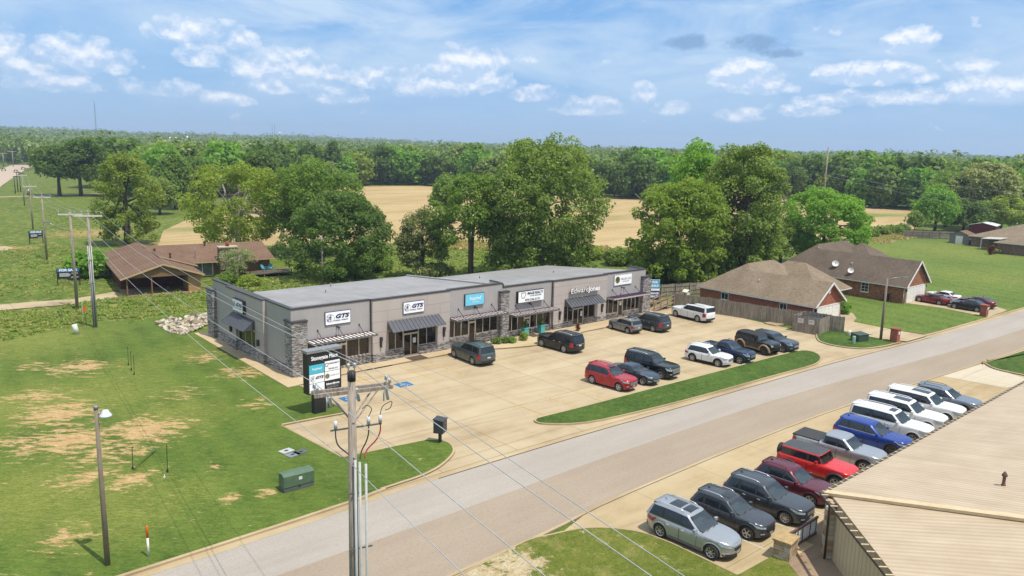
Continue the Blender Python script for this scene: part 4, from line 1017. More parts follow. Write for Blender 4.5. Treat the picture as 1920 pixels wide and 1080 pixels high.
BLD = thing('strip_mall', 'long grey single-storey shop building with stone piers and metal awnings', 'shop building', (0,0,0))
D = 17.8; XM = 23.5; LX = 46.6
H1 = 5.95; H2 = 5.52
SECT = [ # x0, x1, y of face, top, sill, head, glass x0, x1, door, mullions, wall material
  (0.0, 7.75, 0.0, H1, .95, 2.78, 1.36, 7.62, (3.42,5.34,2), (2.32,6.56), 0),
  (7.75, 16.5, -.32, H1, 1.02, 2.86, 9.44, 14.90, (11.10,12.87,2), (10.25,13.80), 1),
  (16.5, XM, 0.0, H1, 1.08, 2.90, 16.56, 22.95, (19.14,20.07,1), (17.36,18.22,21.02,21.95), 0),
  (XM, 30.68, 0.0, H2, .66, 2.38, 24.10, 30.50, (26.70,27.60,1), (24.95,25.80,28.55,29.50), 0),
  (30.68, 39.26, -.32, H2, .72, 2.60, 32.34, 37.40, (33.80,35.56,2), (33.0,36.35), 1),
  (39.26, LX, 0.0, H2, .68, 2.48, 39.34, 45.70, (41.80,42.72,1), (40.1,40.95,43.5,44.25,45.0), 0)]
def stone_piece(*a):
    m = MB(); m.box(*a); return m.build('stone_base', STONE, BLD)
walls = MB(); caps = MB(); inner = MB()
for (x0, x1, y0, top, sill, head, g0, g1, door, mul, wm) in SECT:
    walls.box(x0, x1, y0, y0+.30, head, top, wm)
    sc = .92 if x1 < XM+1 else .70
    for a, b_ in ((x0, g0), (g1, x1)):
        if b_-a > .02:
            walls.box(a, b_, y0+.001, y0+.29, sc, head, wm); stone_piece(a, b_, y0-.075, y0+.30, 0, sc)
    for a, b_ in ((g0, door[0]), (door[1], g1)):
        stone_piece(a, b_, y0-.055, y0+.28, 0, sill-.04)
        m = MB(); m.box(a, b_, y0+.05, y0+.24, sill-.04, sill); m.build('window_sill', FRAME, BLD)
        ms = [a]+[q for q in mul if a < q < b_]+[b_]
        for p0, p1 in zip(ms, ms[1:]):
            fr_ = MB(); w_ = .035
            for q0, q1, r0, r1 in ((p0,p0+w_,sill,head),(p1-w_,p1,sill,head),(p0+w_,p1-w_,sill,sill+.05),(p0+w_,p1-w_,head-.06,head)): fr_.box(q0, q1, y0+.10, y0+.20, r0, r1)
            f_ = fr_.build('window', FRAME, BLD)
            pm = MB(); pm.box(p0+w_, p1-w_, y0+.14, y0+.16, sill+.05, head-.06); pm.build('pane', SHOPG, f_)
    # door with transom, leaves and handles
    d0, d1, n = door; th = head-.52
    m = MB(); 
    for q0, q1, r0, r1 in ((d0,d0+.07,.11,head),(d1-.07,d1,.11,head),(d0+.07,d1-.07,th-.05,th+.05),(d0+.07,d1-.07,head-.05,head)): m.box(q0, q1, y0+.08, y0+.21, r0, r1)
    df = m.build('door_frame', FRAME, BLD)
    m = MB(); m.box(d0+.07, d1-.07, y0+.14, y0+.16, th+.05, head-.05); m.build('transom', SHOPG, df)
    lw = (d1-d0-.14)/n
    for k in range(n):
        q0 = d0+.07+k*lw; q1 = q0+lw; m = MB()
        for a0, a1, r0, r1 in ((q0,q0+.055,.12,th-.05),(q1-.055,q1,.12,th-.05),(q0+.055,q1-.055,.12,.26),(q0+.055,q1-.055,th-.12,th-.05)): m.box(a0, a1, y0+.10, y0+.15, r0, r1)
        m.box(q0+.055, q1-.055, y0+.115, y0+.135, .26, th-.12, 1)
        lf = m.build('door', [FRAME, SHOPG], BLD)
        hx = q1-.11 if (k == 0 and n == 2) else q0+.11
        m = MB(); m.tube([(hx,y0+.10,.98),(hx,y0+.04,.98),(hx,y0+.04,1.28),(hx,y0+.10,1.28)], .018, 6); m.build('handle', GALV, lf)
    inner.box(g0, g1, y0+.25, y0+.30, .02, head)
    # dark metal cap
    xa = x0-.04 if x0 == 0 else x0; xb = x1+.04 if x1 == LX else x1
    caps.box(xa, xb, y0-.05, y0+.36, top, top+.12)
# step between the two roof heights, returns of the projecting bays
walls.box(XM-.001, XM+.10, 0.301, 2.2, H2, H1, 0)
caps.box(XM-.03, XM+.14, -.052, -.02, H2+.121, H1); caps.box(XM+.0, XM+.12, .361, 2.2, H1, H1+.11)
# west side
walls.box(-.001, .30, .301, 5.0, .9, H1-.002, 0); walls.box(-.001, .30, 13.5, D, .9, H1+.04, 0)
stone_piece(-.075, .30, .301, 5.0, 0, .9); stone_piece(-.075, .30, 13.5, D-.0, 0, .9)
wy0, wy1 = 6.9, 11.4
walls.box(-.32, .30, 5.0, wy0, .95, H1+.01, 1); walls.box(-.32, .30, wy1, 13.5, .95, H1+.01, 1); walls.box(-.32, .30, wy0, wy1, 2.7, H1+.01, 1)
stone_piece(-.39, .30, 5.0, wy0, 0, .95); stone_piece(-.39, .30, wy1, 13.5, 0, .95); stone_piece(-.20, .30, wy0, wy1, 0, .93)
caps.box(-.05, .36, .36, 5.0, H1+.002, H1+.122); caps.box(-.37, .36, 5.0, 13.5, H1+.012, H1+.132); caps.box(-.05, .36, 13.5, D+.05, H1+.042, H1+.162)
inner.box(.15, .28, wy0, wy1, .93, 2.7)
for a, b_ in ((wy0, 8.3), (8.3, 9.75), (9.75, wy1)):
    fr_ = MB()
    for q0, q1, r0, r1 in ((a,a+.04,.95,2.7),(b_-.04,b_,.95,2.7),(a+.04,b_-.04,.95,1.0),(a+.04,b_-.04,2.64,2.7)): fr_.box(-.06, .04, q0, q1, r0, r1)
    f_ = fr_.build('window', FRAME, BLD); m = MB(); m.box(-.02, .0, a+.04, b_-.04, 1.0, 2.64); m.build('pane', SHOPG, f_)
# east side and back
walls.box(LX-.30, LX+.001, .301, D-.01, .01, 3.62, 0); walls.box(LX-.30, LX+.0, .301, 2.6, 3.62, H2-.002, 0); walls.box(.301, LX-.301, D-.3, D, .01, 3.6, 0)
caps.box(LX-.36, LX+.05, .361, 2.6, H2+.002, H2+.12)
walls.build('wall', [WALL_M, PANEL], BLD); caps.build('parapet_cap', CAP, BLD); inner.build('shop_interior', plain('dim_interior', (0.01,0.009,0.008,1), .9), BLD)
m = MB(); m.slab([(.30,.30,5.72),(XM,.30,5.72),(XM,D+.1,4.28),(.30,D+.1,4.28)], .2); m.build('roof', ROOFM, BLD)
m = MB(); m.slab([(XM+.002,.30,5.28),(LX+.1,.30,5.28),(LX+.1,D+.1,3.68),(XM+.002,D+.1,3.68)], .2); m.build('roof', ROOFM, BLD)
m = MB(); m.beam((XM-.10,.6,5.80),(XM-.10,D+.1,4.38),.26,.10); m.build('roof_flashing', plain('white_flashing', S(214,210,204), .5), BLD)
for x, y, h in ((12,15.6,.35),(9,11,.3),(30,12,.35),(39.5,9,.3)):
    z = 5.72-(y-.3)*1.44/17.6 if x < XM else 5.28-(y-.3)*1.6/17.6
    m = MB(); m.tube([(x,y,z-.1),(x,y,z+h)], .06, 8); m.build('vent_pipe', GALV, BLD)
# free-standing looking stone piers
for (x0, x1, y0, y1, h) in ((-.14,1.28,-.42,1.0,4.86),(22.98,24.08,-.45,.25,5.08),(45.78,47.30,-.42,.8,4.58),(-.42,.62,17.1,18.7,4.98)):
    m = MB(); m.box(x0, x1, y0, y1, 0, h); pr = m.build('pier', STONE, BLD)
    m = MB(); m.box(x0-.06, x1+.06, y0-.06, y1+.06, h, h+.14); m.build('pier_cap', CAP, pr)
# sloped metal awnings
def awning(x0, x1, y0, zt, zb, out):
    m = MB(); m.slab([(x0,y0,zt),(x0-.12,y0-out,zb),(x1+.12,y0-out,zb),(x1,y0,zt)], .04)
    n = int((x1-x0)/.40)
    for k in range(n+1):
        x = x0-.1+(x1-x0+.2)*k/n; m.beam((lerp(x0,x1,k/n),y0,zt+.02),(x,y0-out,zb+.02),.035,.05)
    m.add([(x0,y0,zt),(x0-.12,y0-out,zb),(x0,y0,zb)], [(0,1,2)]); m.add([(x1,y0,zt),(x1,y0,zb),(x1+.12,y0-out,zb)], [(0,1,2)])
    return m.build('awning', plain('awning_grey', S(112,112,116), .4, .3), BLD)
awning(9.35, 15.1, -.32, 3.82, 3.0, 1.15); awning(32.4, 37.85, -.32, 3.36, 2.62, 1.15)
def awning_w(y0, y1, x0, zt, zb, out):
    m = MB(); m.slab([(x0,y1,zt),(x0-out,y1+.1,zb),(x0-out,y0-.1,zb),(x0,y0,zt)], .04)
    n = int((y1-y0)/.40)
    for k in range(n+1): m.beam((x0,lerp(y0,y1,k/n),zt+.02),(x0-out,lerp(y0-.1,y1+.1,k/n),zb+.02),.035,.05)
    m.add([(x0,y0,zt),(x0-out,y0-.1,zb),(x0,y0,zb)], [(0,2,1)]); m.add([(x0,y1,zt),(x0,y1,zb),(x0-out,y1+.1,zb)], [(0,2,1)])
    return m.build('awning', MATS['awning_grey'], BLD)
awning_w(6.9, 11.9, -.32, 3.80, 2.95, 1.15)
# open slatted canopies on rods
def canopy(x0, x1, z, slat):
    out = 1.35; m = MB()
    for y in (-.02, -out): m.box(x0, x1, y-.06, y, z-.14, z+.02)
    for x in (x0, x1-.06): m.box(x, x+.06, -out, -.08, z-.14, z+.02)
    o = m.build('canopy', GALV if slat is SLAT else plain('pale_canopy_frame', S(206,204,196), .5), BLD)
    m = MB(); n = int((x1-x0)/.40)
    for k in range(n):
        x = x0+.08+(x1-x0-.1)*(k+.3)/n; hw_ = .075 if x0 < 5 else .05; m.box(x-hw_, x+hw_, -out+.01, -.09, z-.03, z+.035, 0 if slat is SLATP else 1); m.box(x+.11, x+.16 if x0 < 5 else x+.26, -out+.01, -.09, z-.05, z+.05)
    m.build('slats', [slat, plain('white_slat', S(240,236,230,.9), .5)], o)
    if slat is SLAT:
        m = MB(); m.box(x0+.06, x1-.06, -.20, -.09, z+.021, z+.075); m.build('rear_bar', slat, o)
    for k in (.18, .5, .82):
        x = lerp(x0, x1, k); m = MB(); m.beam((x,-.02,z+.78),(x,-out+.35,z+.04),.045,.045); m.box(x-.06,x+.06,-.05,0,z+.70,z+.86); m.build('hanger_rod', DARKFR, o)
canopy(1.30, 7.70, 3.06, SLAT); canopy(16.55, 23.25, 3.14, SLAT); canopy(24.15, 30.66, 2.66, SLAT); canopy(39.4, 45.9, 2.78, SLATP)
# wall lamps, hoods over the doors, security lights
for x, y, z in ((8.6,-.32,1.95),(15.75,-.32,1.95),(31.6,-.32,1.62),(38.5,-.32,1.68)):
    m = MB(); m.cbox((x,y-.09,z),(.15,.16,.95)); m.cbox((x,y-.12,z+.32),(.22,.22,.36)); m.build('wall_lamp', DARKFR, BLD)
for y, z in ((6.1,1.9),(12.5,2.0)):
    m = MB(); m.cbox((-.42,y,z),(.2,.28,.55)); m.build('wall_lamp', DARKFR, BLD)
for x, z in ((4.3,3.95),(19.8,3.88),(27.3,3.4),(42.2,3.7)):
    m = MB(); m.cbox((x,-.05,z),(.12,.1,.12)); m.tube([(x,-.1,z),(x,-.35,z+.05)], .03, 6); m.cbox((x,-.4,z+.02),(.24,.12,.10)); m.build('flood_lamp', DARKFR, BLD)
# conduit at the corner of the left bay, sheet of paper in the door
for q in ((7.66,7.748,-.10,-.002,2.9,H1),(30.60,30.678,-.1,-.002,2.4,H2)):
    m = MB(); m.box(*q); m.build('downpipe', CAP, BLD)
for q in ((12.2,12.55,-.32+.085,-.32+.10,1.35,1.85),(27.05,27.35,.083,.10,1.2,1.55),(35.05,35.35,-.32+.083,-.32+.10,1.1,1.7),(42.1,42.45,.083,.10,1.5,1.8)):
    m = MB(); m.box(*q); m.build('door_notice', PLATE, BLD)
for x0, x1, y in ((11.1,12.9,-.5),(26.6,27.7,-.3)):
    m = MB(); m.box(x0, x1, y-1.3, y, .112, .125); tag(m.build('door_mat', MAT_D), 'brown mat outside the double door' if x0 < 20 else 'brown mat between the teal planters', 'mat')

# ---- signs on the wall
WHITE_S = plain('sign_white', S(244,244,244,.95), .45, vary=.03); BLUE_S = plain('sign_navy', S(40,44,108), .5); GREY_S = plain('sign_grey_text', S(140,140,146), .6); TEAL = plain('sign_teal', S(118,206,232,.9), .45, vary=.03); TEAL_D = plain('sign_teal_deep', S(78,190,212,.9), .45, vary=.03)
BLACK_S = plain('sign_black', S(40,40,42), .5); OLIVE = plain('sign_olive', S(150,146,96), .6); DKBLUE_S = plain('sign_dark_blue', S(38,62,96), .5); LG = plain('sign_pale_grey', S(196,198,200), .5); SILV = plain('letter_face', S(246,244,240,.95), .35, .1); SILV_S = plain('letter_edge', S(96,96,98), .5)
def panel(root, x0, x1, y, z0, z1, depth, m, edge=None, name='panel'):
    b_ = MB(); b_.box(x0, x1, y-depth, y, z0, z1); o = b_.build(name, edge or m, root)
    b_ = MB(); e = .045; b_.box(x0+e, x1-e, y-depth-.008, y-depth-.001, z0+e, z1-e); b_.build('sign_face', m, o); return o
def runner(root, x, y, z, s, face='S'):
    """swoosh of thin arcs round a running figure, in strokes"""
    m = MB()
    def seg(pts, w_):
        for a, b_ in zip(pts, pts[1:]):
            a = Vector((a[0]*s,0,a[1]*s)); b_ = Vector((b_[0]*s,0,b_[1]*s)); m.beam(a, b_, .01, w_*s, up=(0,0,1))
    for r, a0, a1, w_ in ((1.0,.6,2.6,.05),(.95,3.6,5.4,.05),(.8,2.4,4.4,.07),(1.05,-.5,.3,.05)): seg([(r*cos(lerp(a0,a1,k/8)), r*.85*sin(lerp(a0,a1,k/8))) for k in range(9)], w_)
    seg([(.12,.42),(-.05,.05),(.22,-.2),(.1,-.6)], .16); seg([(-.05,.05),(-.3,-.25),(-.62,-.3)], .14); seg([(.1,.34),(.4,.12)], .1); seg([(.1,.34),(-.3,.3),(-.45,.1)], .1); seg([(.16,.56),(.16,.72)], .2)
    o = m.build('emblem', BLUE_S, root, (x,y,z))
    if face == 'W': o.rotation_euler = (0,0,-pi/2)
    return o
def gts(root, x0, x1, y, z0, z1, face='S'):
    w_, h = x1-x0, z1-z0
    P_ = (lambda u, v, o: (x0+u*w_, y-o, z0+v*h)) if face == 'S' else (lambda u, v, o: (y-o, x1-u*w_, z0+v*h))
    runner(root, *P_(.19,.52,.02), h*.33, face)
    add_text('lettering', 'GTS', h*.42, BLUE_S, root, P_(.64,.60,.012), face, width=w_*.54, shear=.3, bold=.02)
    add_text('lettering', 'PHYSICAL THERAPY', h*.13, GREY_S, root, P_(.60,.30,.012), face, width=w_*.60, shear=.2)
s1 = thing('wall_sign', 'white clinic sign with navy letters above the left slatted canopy', 'sign'); panel(s1, 3.14, 5.66, 0, 4.19, 5.38, .10, WHITE_S, BLUE_S); gts(s1, 3.14, 5.66, -.11, 4.19, 5.38)
s2 = thing('wall_sign', 'white clinic sign with navy letters above the first grey metal awning on the front', 'sign'); panel(s2, 11.0, 13.4, -.32, 4.30, 5.44, .10, WHITE_S, BLUE_S); gts(s2, 11.0, 13.4, -.43, 4.30, 5.44)
s3 = thing('wall_sign', 'white clinic sign in a deep black box on the shaded side wall', 'sign')
b_ = MB(); b_.box(-.62, -.32, 8.8, 11.25, 4.1, 5.3); o = b_.build('panel', BLACK_S, s3); b_ = MB(); b_.box(-.632, -.621, 8.86, 11.2, 4.16, 5.24); b_.build('sign_face', WHITE_S, o); gts(s3, 8.8, 11.25, -.632, 4.1, 5.3, 'W')
s4 = thing('wall_sign', 'sky blue sign with white script on the shop front', 'sign'); panel(s4, 18.46, 20.93, 0, 4.14, 5.36, .20, TEAL, SILV_S)
add_text('lettering', 'Inspired', .52, WHITE_S, s4, (19.7,-.215,4.86), 'S', width=1.5, shear=.35); add_text('lettering', 'BY DESIGN', .13, WHITE_S, s4, (19.75,-.215,4.48), 'S', width=.8)
s5 = thing('wall_sign', 'white realty sign with phone number in a dark box beside the middle stone pier', 'sign'); panel(s5, 25.41, 29.16, 0, 3.68, 4.92, .34, WHITE_S, BLACK_S)
add_text('lettering', 'IMAGE REALTY', .38, DKBLUE_S, s5, (27.85,-.352,4.62), 'S', width=2.3, bold=.012); add_text('lettering', 'OF NE ARKANSAS', .2, DKBLUE_S, s5, (27.9,-.352,4.33), 'S', width=1.7); add_text('lettering', '870-236-2121', .32, BLACK_S, s5, (27.5,-.352,3.93), 'S', width=2.1, bold=.006)
b_ = MB(); pts = [(-.28,.25),(.3,.25),(.34,.05),(.2,-.12),(.16,-.3),(-.2,-.3),(-.26,-.1)]
for a, c_ in zip(pts, pts[1:]+pts[:1]): b_.beam((a[0],0,a[1]),(c_[0],0,c_[1]),.01,.06)
b_.build('emblem', DKBLUE_S, s5, (26.15,-.355,4.5))
s6 = thing('wall_sign', 'raised silver letters casting a shadow above the right grey awning', 'sign')
for k, (tx, x, w_, bo) in enumerate((('Edward', 34.35, 2.75, .004), ('Jones', 36.75, 1.98, .03))):
    o = add_text('lettering', tx, .78, SILV, s6, (x,-.62,4.22), 'S', extrude=.07, width=w_, bold=bo); o.data.materials.append(SILV_S)
    for p_ in o.data.polygons:
        if abs(p_.normal.z) < .5: p_.material_index = 1
m = MB(); m.box(33.0, 37.7, -.53, -.32, 4.1, 4.2); m.build('raceway', PANEL, s6)
s7 = thing('wall_sign', 'white sign with a round tree emblem over the plum canopy', 'sign'); panel(s7, 40.77, 43.92, 0, 4.02, 5.28, .10, WHITE_S, LG)
m = MB(); m.lathe([(.001,0),(.42,0)], 28, 0, axis='Y'); m.build('emblem', OLIVE, s7, (41.35,-.112,4.68))
m = MB(); m.lathe([(.001,0),(.26,0)], 20, 0, axis='Y', c=(0,0,.08)); m.box(-.05,.05,-.004,0,-.36,.05); m.build('emblem_tree', plain('sign_brown', S(96,84,54), .6), s7, (41.35,-.117,4.68))
add_text('lettering', 'MILLER LAW', .4, LG, s7, (42.85,-.118,4.74), 'S', width=1.85); add_text('lettering', 'ATTORNEYS', .16, LG, s7, (42.85,-.118,4.42), 'S', width=1.2)

# ---- monument sign on the corner lawn
c = at(597,773,.09)
ms = thing('monument_sign', 'tall black pylon sign with shop panels on the corner lawn', 'sign', (c.x+.05,c.y,.09), radians(3))
m = MB(); m.box(-.48,.48,-.22,.22,0,1.95); m.build('pedestal', BLACK_S, ms)
m = MB(); m.box(-1.05,1.75,-.34,.34,1.62,4.72); m.build('cabinet', BLACK_S, ms)
m = MB(); m.box(-1.12,1.82,-.41,.41,4.72,4.92); m.build('top_cap', plain('sign_top', S(170,172,172), .4, .3), ms)
def tenant(x0, x1, z0, z1, m_): b_ = MB(); b_.box(x0, x1, -.362, -.341, z0, z1); return b_.build('tenant_panel', m_, ms)
XA, XB, XC = -.93, .33, 1.63
tenant(XA, XB-.03, 3.16, 3.82, TEAL_D); tenant(XA, XB-.03, 2.44, 3.12, WHITE_S); tenant(XA, XB-.03, 1.72, 2.40, WHITE_S)
tenant(XB+.03, XC, 3.16, 3.92, WHITE_S); tenant(XB+.03, XC, 2.44, 3.12, WHITE_S); tenant(XB+.03, XC, 1.72, 2.40, BLACK_S)
add_text('lettering', 'Stonegate Place', .42, WHITE_S, ms, (.35,-.366,4.3), 'S', width=2.2, bold=.008)
add_text('lettering', 'Inspired', .26, WHITE_S, ms, (-.33,-.366,3.5), 'S', width=.8, shear=.35)
add_text('lettering', 'GTS', .26, BLUE_S, ms, (-.12,-.366,2.82), 'S', width=.66, shear=.3, bold=.01); runner(ms, -.65, -.366, 2.78, .22)
add_text('lettering', 'IMAGE REALTY', .15, DKBLUE_S, ms, (1.15,-.366,3.72), 'S', width=.86); add_text('lettering', '870-236-2121', .13, BLACK_S, ms, (1.08,-.366,3.32), 'S', width=.8)
m = MB(); 
for a, c_ in zip(pts, pts[1:]+pts[:1]): m.beam((a[0]*.42,0,a[1]*.42),(c_[0]*.42,0,c_[1]*.42),.01,.035)
m.build('emblem', DKBLUE_S, ms, (.52,-.368,3.66))
m = MB(); m.lathe([(.001,0),(.19,0)], 20, 0, axis='Y'); m.build('emblem', OLIVE, ms, (.56,-.37,2.78)); add_text('lettering', 'MILLER LAW', .13, LG, ms, (1.18,-.366,2.8), 'S', width=.74)
add_text('lettering', 'EdwardJones', .2, WHITE_S, ms, (1.0,-.366,2.16), 'S', width=1.1, bold=.006); add_text('lettering', 'INVESTMENTS', .12, LG, ms, (1.0,-.366,1.88), 'S', width=.95)
m = MB(); m.box(XB+.12,XC-.08,-.372,-.364,2.0,2.012); m.build('rule_line', LG, ms)

# ---- planters, shrubs and the small thing by the door
PLT = plain('teal_glaze', S(84,196,196), .3, vary=.08, coat=.4); SOIL = plain('soil', S(70,52,40), .95)
# ------------------------------------------------------------------ brick houses
def brick_mat(name, cols, mortar, bw=.24, bh=.085, var=.5):
    t = NT(name); p = t.pos(); x, y, z = t.xyz(p); v = t.comb(t.math('ADD', x, y), z, 0)
    br = t.new('ShaderNodeTexBrick'); t.link(v, br.inputs['Vector'])
    for k, q in (('Scale',1.0),('Brick Width',bw),('Row Height',bh),('Mortar Size',.008),('Mortar Smooth',.2)): br.inputs[k].default_value = q
    br.inputs['Color1'].default_value = (0,0,0,1); br.inputs['Color2'].default_value = (1,1,1,1); br.inputs['Mortar'].default_value = (.5,.5,.5,1)
    n = t.noise(t.mapped(v, (3.5,9,1)), 1.0, 2, .9); big = t.noise(p, .6, 4)
    f = t.math('ADD', t.math('MULTIPLY', br.outputs['Color'], .35), t.math('ADD', t.math('MULTIPLY', n, var), t.math('MULTIPLY', big, .15)))
    col = t.ramp(f, [(.22, cols[0]), (.5, cols[1]), (.78, cols[2])])
    t.base(t.mix(t.math('MULTIPLY', br.outputs['Fac'], .7), col, mortar)); t.set(.9, spec=.2); t.bump(br.outputs['Fac'], -.3, .01); MATS[name] = t.m; return t.m
def shingle(name, c0, c1, c2):
    t = NT(name); p = t.pos(); x, y, z = t.xyz(p)
    a = t.noise(t.mapped(p, (2.2,2.2,7)), 1.2, 3, .85); b = t.noise(p, .35, 5, .6); c = t.noise(p, 9, 2, .8)
    f = t.math('ADD', t.math('MULTIPLY', a, .5), t.math('ADD', t.math('MULTIPLY', b, .25), t.math('MULTIPLY', c, .25)))
    rows = t.ramp(t.math('DIVIDE', t.math('PINGPONG', z, .065), .065), [(0, .72), (.35, 1.0)])
    col = t.mix(1.0, t.ramp(f, [(.36, c0), (.5, c1), (.64, c2)]), rows, 'MULTIPLY')
    t.base(col); t.set(.95, spec=.15); t.bump(a, .4, .02); MATS[name] = t.m; return t.m
RBRICK = brick_mat('red_brick', [S(140,76,58,.75), S(178,100,76,.75), S(204,126,98,.75)], S(186,160,140), var=.3)
MBRICK = brick_mat('mottled_brick', [S(84,58,48), S(160,96,66), S(214,150,106)], S(170,150,132), var=.65)
BBRICK = brick_mat('brown_brick', [S(96,74,62), S(140,110,92), S(186,156,134)], S(160,142,126), var=.6)
SH_T = shingle('tan_shingles', S(132,114,94,.58), S(164,144,120,.58), S(188,168,144,.58)); SH_B = shingle('grey_brown_shingles', S(112,96,84,.5), S(142,124,108,.5), S(164,146,128,.5)); SH_R = shingle('brown_shingles', S(128,98,80,.5), S(156,124,102,.5), S(180,146,122,.5))
TRIMW = plain('white_trim', S(236,232,224,.8), .5); GARW = plain('garage_white', S(244,240,230,.8), .5); WINB = glass_mat('house_glass', (.02,.03,.035,1))
def hip_roof(mb, x0, x1, y0, y1, ze, k, thick=.14, along='X'):
    """eaves at ze, pitch k, ridge along X or Y"""
    w_ = min(x1-x0, y1-y0)/2; zr = ze+k*w_
    if along == 'X': r0, r1 = (x0+w_, (y0+y1)/2, zr), (x1-w_, (y0+y1)/2, zr)
    else: r0, r1 = ((x0+x1)/2, y0+w_, zr), ((x0+x1)/2, y1-w_, zr)
    a, b, c, d = (x0,y0,ze), (x1,y0,ze), (x1,y1,ze), (x0,y1,ze)
    f = [(a,b,r1,r0), (b,c,r1), (c,d,r0,r1), (d,a,r0)] if along == 'X' else [(a,b,r0), (b,c,r1,r0), (c,d,r1), (d,a,r0,r1)]
    for q in f: mb.add([v for v in q], [tuple(range(len(q)))], 0)
    e = [(x0,y0),(x1,y0),(x1,y1),(x0,y1)]
    for i in range(4):
        p, q = e[i], e[(i+1)%4]; mb.add([(*p,ze-thick),(*q,ze-thick),(*q,ze-.004),(*p,ze-.004)], [(0,1,2,3)], 1)
    mb.add([(*p,ze-thick) for p in e[::-1]], [(0,1,2,3)], 1); return zr
def gable_roof(mb, x0, x1, y0, y1, ze, k, thick=.14):
    """ridge along Y, gable end at y0"""
    xm = (x0+x1)/2; zr = ze+k*(xm-x0)
    mb.slab([(x0,y0,ze),(xm,y0,zr),(xm,y1,zr),(x0,y1,ze)][::-1], thick, 0, 1); mb.slab([(xm,y0,zr),(x1,y0,ze),(x1,y1,ze),(xm,y1,zr)][::-1], thick, 0, 1); return zr
def window_unit(parent, face, u0, u1, z0, z1, plane, grid=(2,3), fm=None, gl=None, sill=True):
    """face W at x=plane (u along y) or S at y=plane (u along x); part with pane and bars"""
    fm = fm or TRIMW; m = MB(); t_ = .07
    def bx(mb, a0, a1, b0, b1, d0, d1):
        if face == 'W': mb.box(plane-d1, plane-d0, a0, a1, b0, b1)
        else: mb.box(a0, a1, plane-d1, plane-d0, b0, b1)
    for a0, a1, b0, b1 in ((u0,u0+t_,z0,z1),(u1-t_,u1,z0,z1),(u0+t_,u1-t_,z0,z0+t_),(u0+t_,u1-t_,z1-t_,z1)): bx(m, a0, a1, b0, b1, -.05, .05)
    for i in range(1, grid[0]): u = lerp(u0, u1, i/grid[0]); bx(m, u-.02, u+.02, z0+t_, z1-t_, .0, .035)
    for i in range(1, grid[1]): z = lerp(z0, z1, i/grid[1]); bx(m, u0+t_, u1-t_, z-.02, z+.02, .0, .032)
    w_ = m.build('window', fm, parent)
    m = MB(); bx(m, u0+t_, u1-t_, z0+t_, z1-t_, .005, .02); m.build('pane', gl or WINB, w_)
    if sill: m = MB(); bx(m, u0-.05, u1+.05, z0-.09, z0-.002, -.05, .09); m.build('sill', fm, w_)
    return w_
def garage_door(parent, x0, x1, y, h):
    m = MB(); m.box(x0, x1, y-.03, y+.04, 0, h)
    d = m.build('garage_door', GARW, parent); m = MB()
    for k in range(4):
        for q in range(6): a = lerp(x0, x1, (q+.12)/6); b_ = lerp(x0, x1, (q+.88)/6); m.box(a, b_, y-.045, y-.031, h*(k+.14)/4, h*(k+.86)/4)
    m.build('door_panel', GARW, d); m = MB()
    for q in ((x0-.12,x0,0,h+.12),(x1,x1+.12,0,h+.12),(x0,x1,h,h+.12)): m.box(q[0], q[1], y-.07, y+.03, q[2], q[3])
    m.build('frame', TRIMW, d)
def brick_house(name, label, x0, xg, yg, yb_, xe, ez, kp, brick, roofm, wall_win, extra=True):
    """garage wing x0..xg with its gable towards the road at yg; main block behind to yb_, xe"""
    h = thing(name, label, 'house'); g = .001
    ov = .42; zw = ez-.12
    m = MB(); m.box(x0+ov, xg-ov, yg+ov, yb_-.5, 0, zw)
    xm = (x0+xg)/2; zr = ez+kp*(xm-x0)
    m.add([(x0+ov,yg+ov,zw),(xg-ov,yg+ov,zw),(xg-ov,yg+ov,ez+kp*ov-.16),(xm,yg+ov,zr-.16),(x0+ov,yg+ov,ez+kp*ov-.16)], [(0,1,2,3,4)])
    m.build('wall', brick, h)
    m = MB(); m.box(xg-ov+.01, xe-ov, yb_-11.5, yb_-ov, 0, zw); m.build('wall', brick, h)
    r = MB(); gable_roof(r, x0, xg, yg, yb_-3.8, ez, kp); r.build('roof', [roofm, TRIMW], h)
    r = MB(); hip_roof(r, x0+.02, xe-1.8, yb_-9.3, yb_, ez+.02, kp); r.build('roof', [roofm, TRIMW], h)
    r = MB(); hip_roof(r, xg+1.0, xe, yb_-12.8, yb_-1.2, ez-.02, kp*4.5/((xe-xg-1.0)/2), along='Y'); r.build('roof', [roofm, TRIMW], h)
    m = MB()
    for sx, xx in ((1, x0), (-1, xg)): m.beam((xx,yg-.03,ez-.06),(xm,yg-.03,zr-.05),.05,.22)
    m.build('barge_board', TRIMW, h)
    garage_door(h, x0+1.0, xg-1.0, yg+ov-.02, 2.15)
    m = MB(); m.box(xm-.22, xm+.22, yg+ov-.05, yg+ov-.01, zr-1.35, zr-.75); m.build('gable_vent', TRIMW, h)
    for lx in (x0+.72, xg-.72): m = MB(); m.cbox((lx,yg+ov-.08,1.9),(.14,.14,.3)); m.build('wall_lamp', DARKFR, h)
    for a, b_, z0, z1, gr in wall_win: window_unit(h, 'W', a, b_, z0, z1, x0+ov, gr)
    m = MB(); m.tube([(x0+ov-.06,yg+ov+.1,0),(x0+ov-.06,yg+ov+.1,zw)], .05, 6); m.build('downpipe', TRIMW, h)
    for vx, vy in ((x0+2.2, yg+9), (x0+3.9, yb_-5.2)):
        z = ez+kp*min(vx-x0, xg-vx); m = MB(); m.tube([(vx,vy,z-.1),(vx,vy,z+.35)], .07, 8); m.build('vent_pipe', plain('pale_pipe', S(206,200,190), .5), h)
    return h
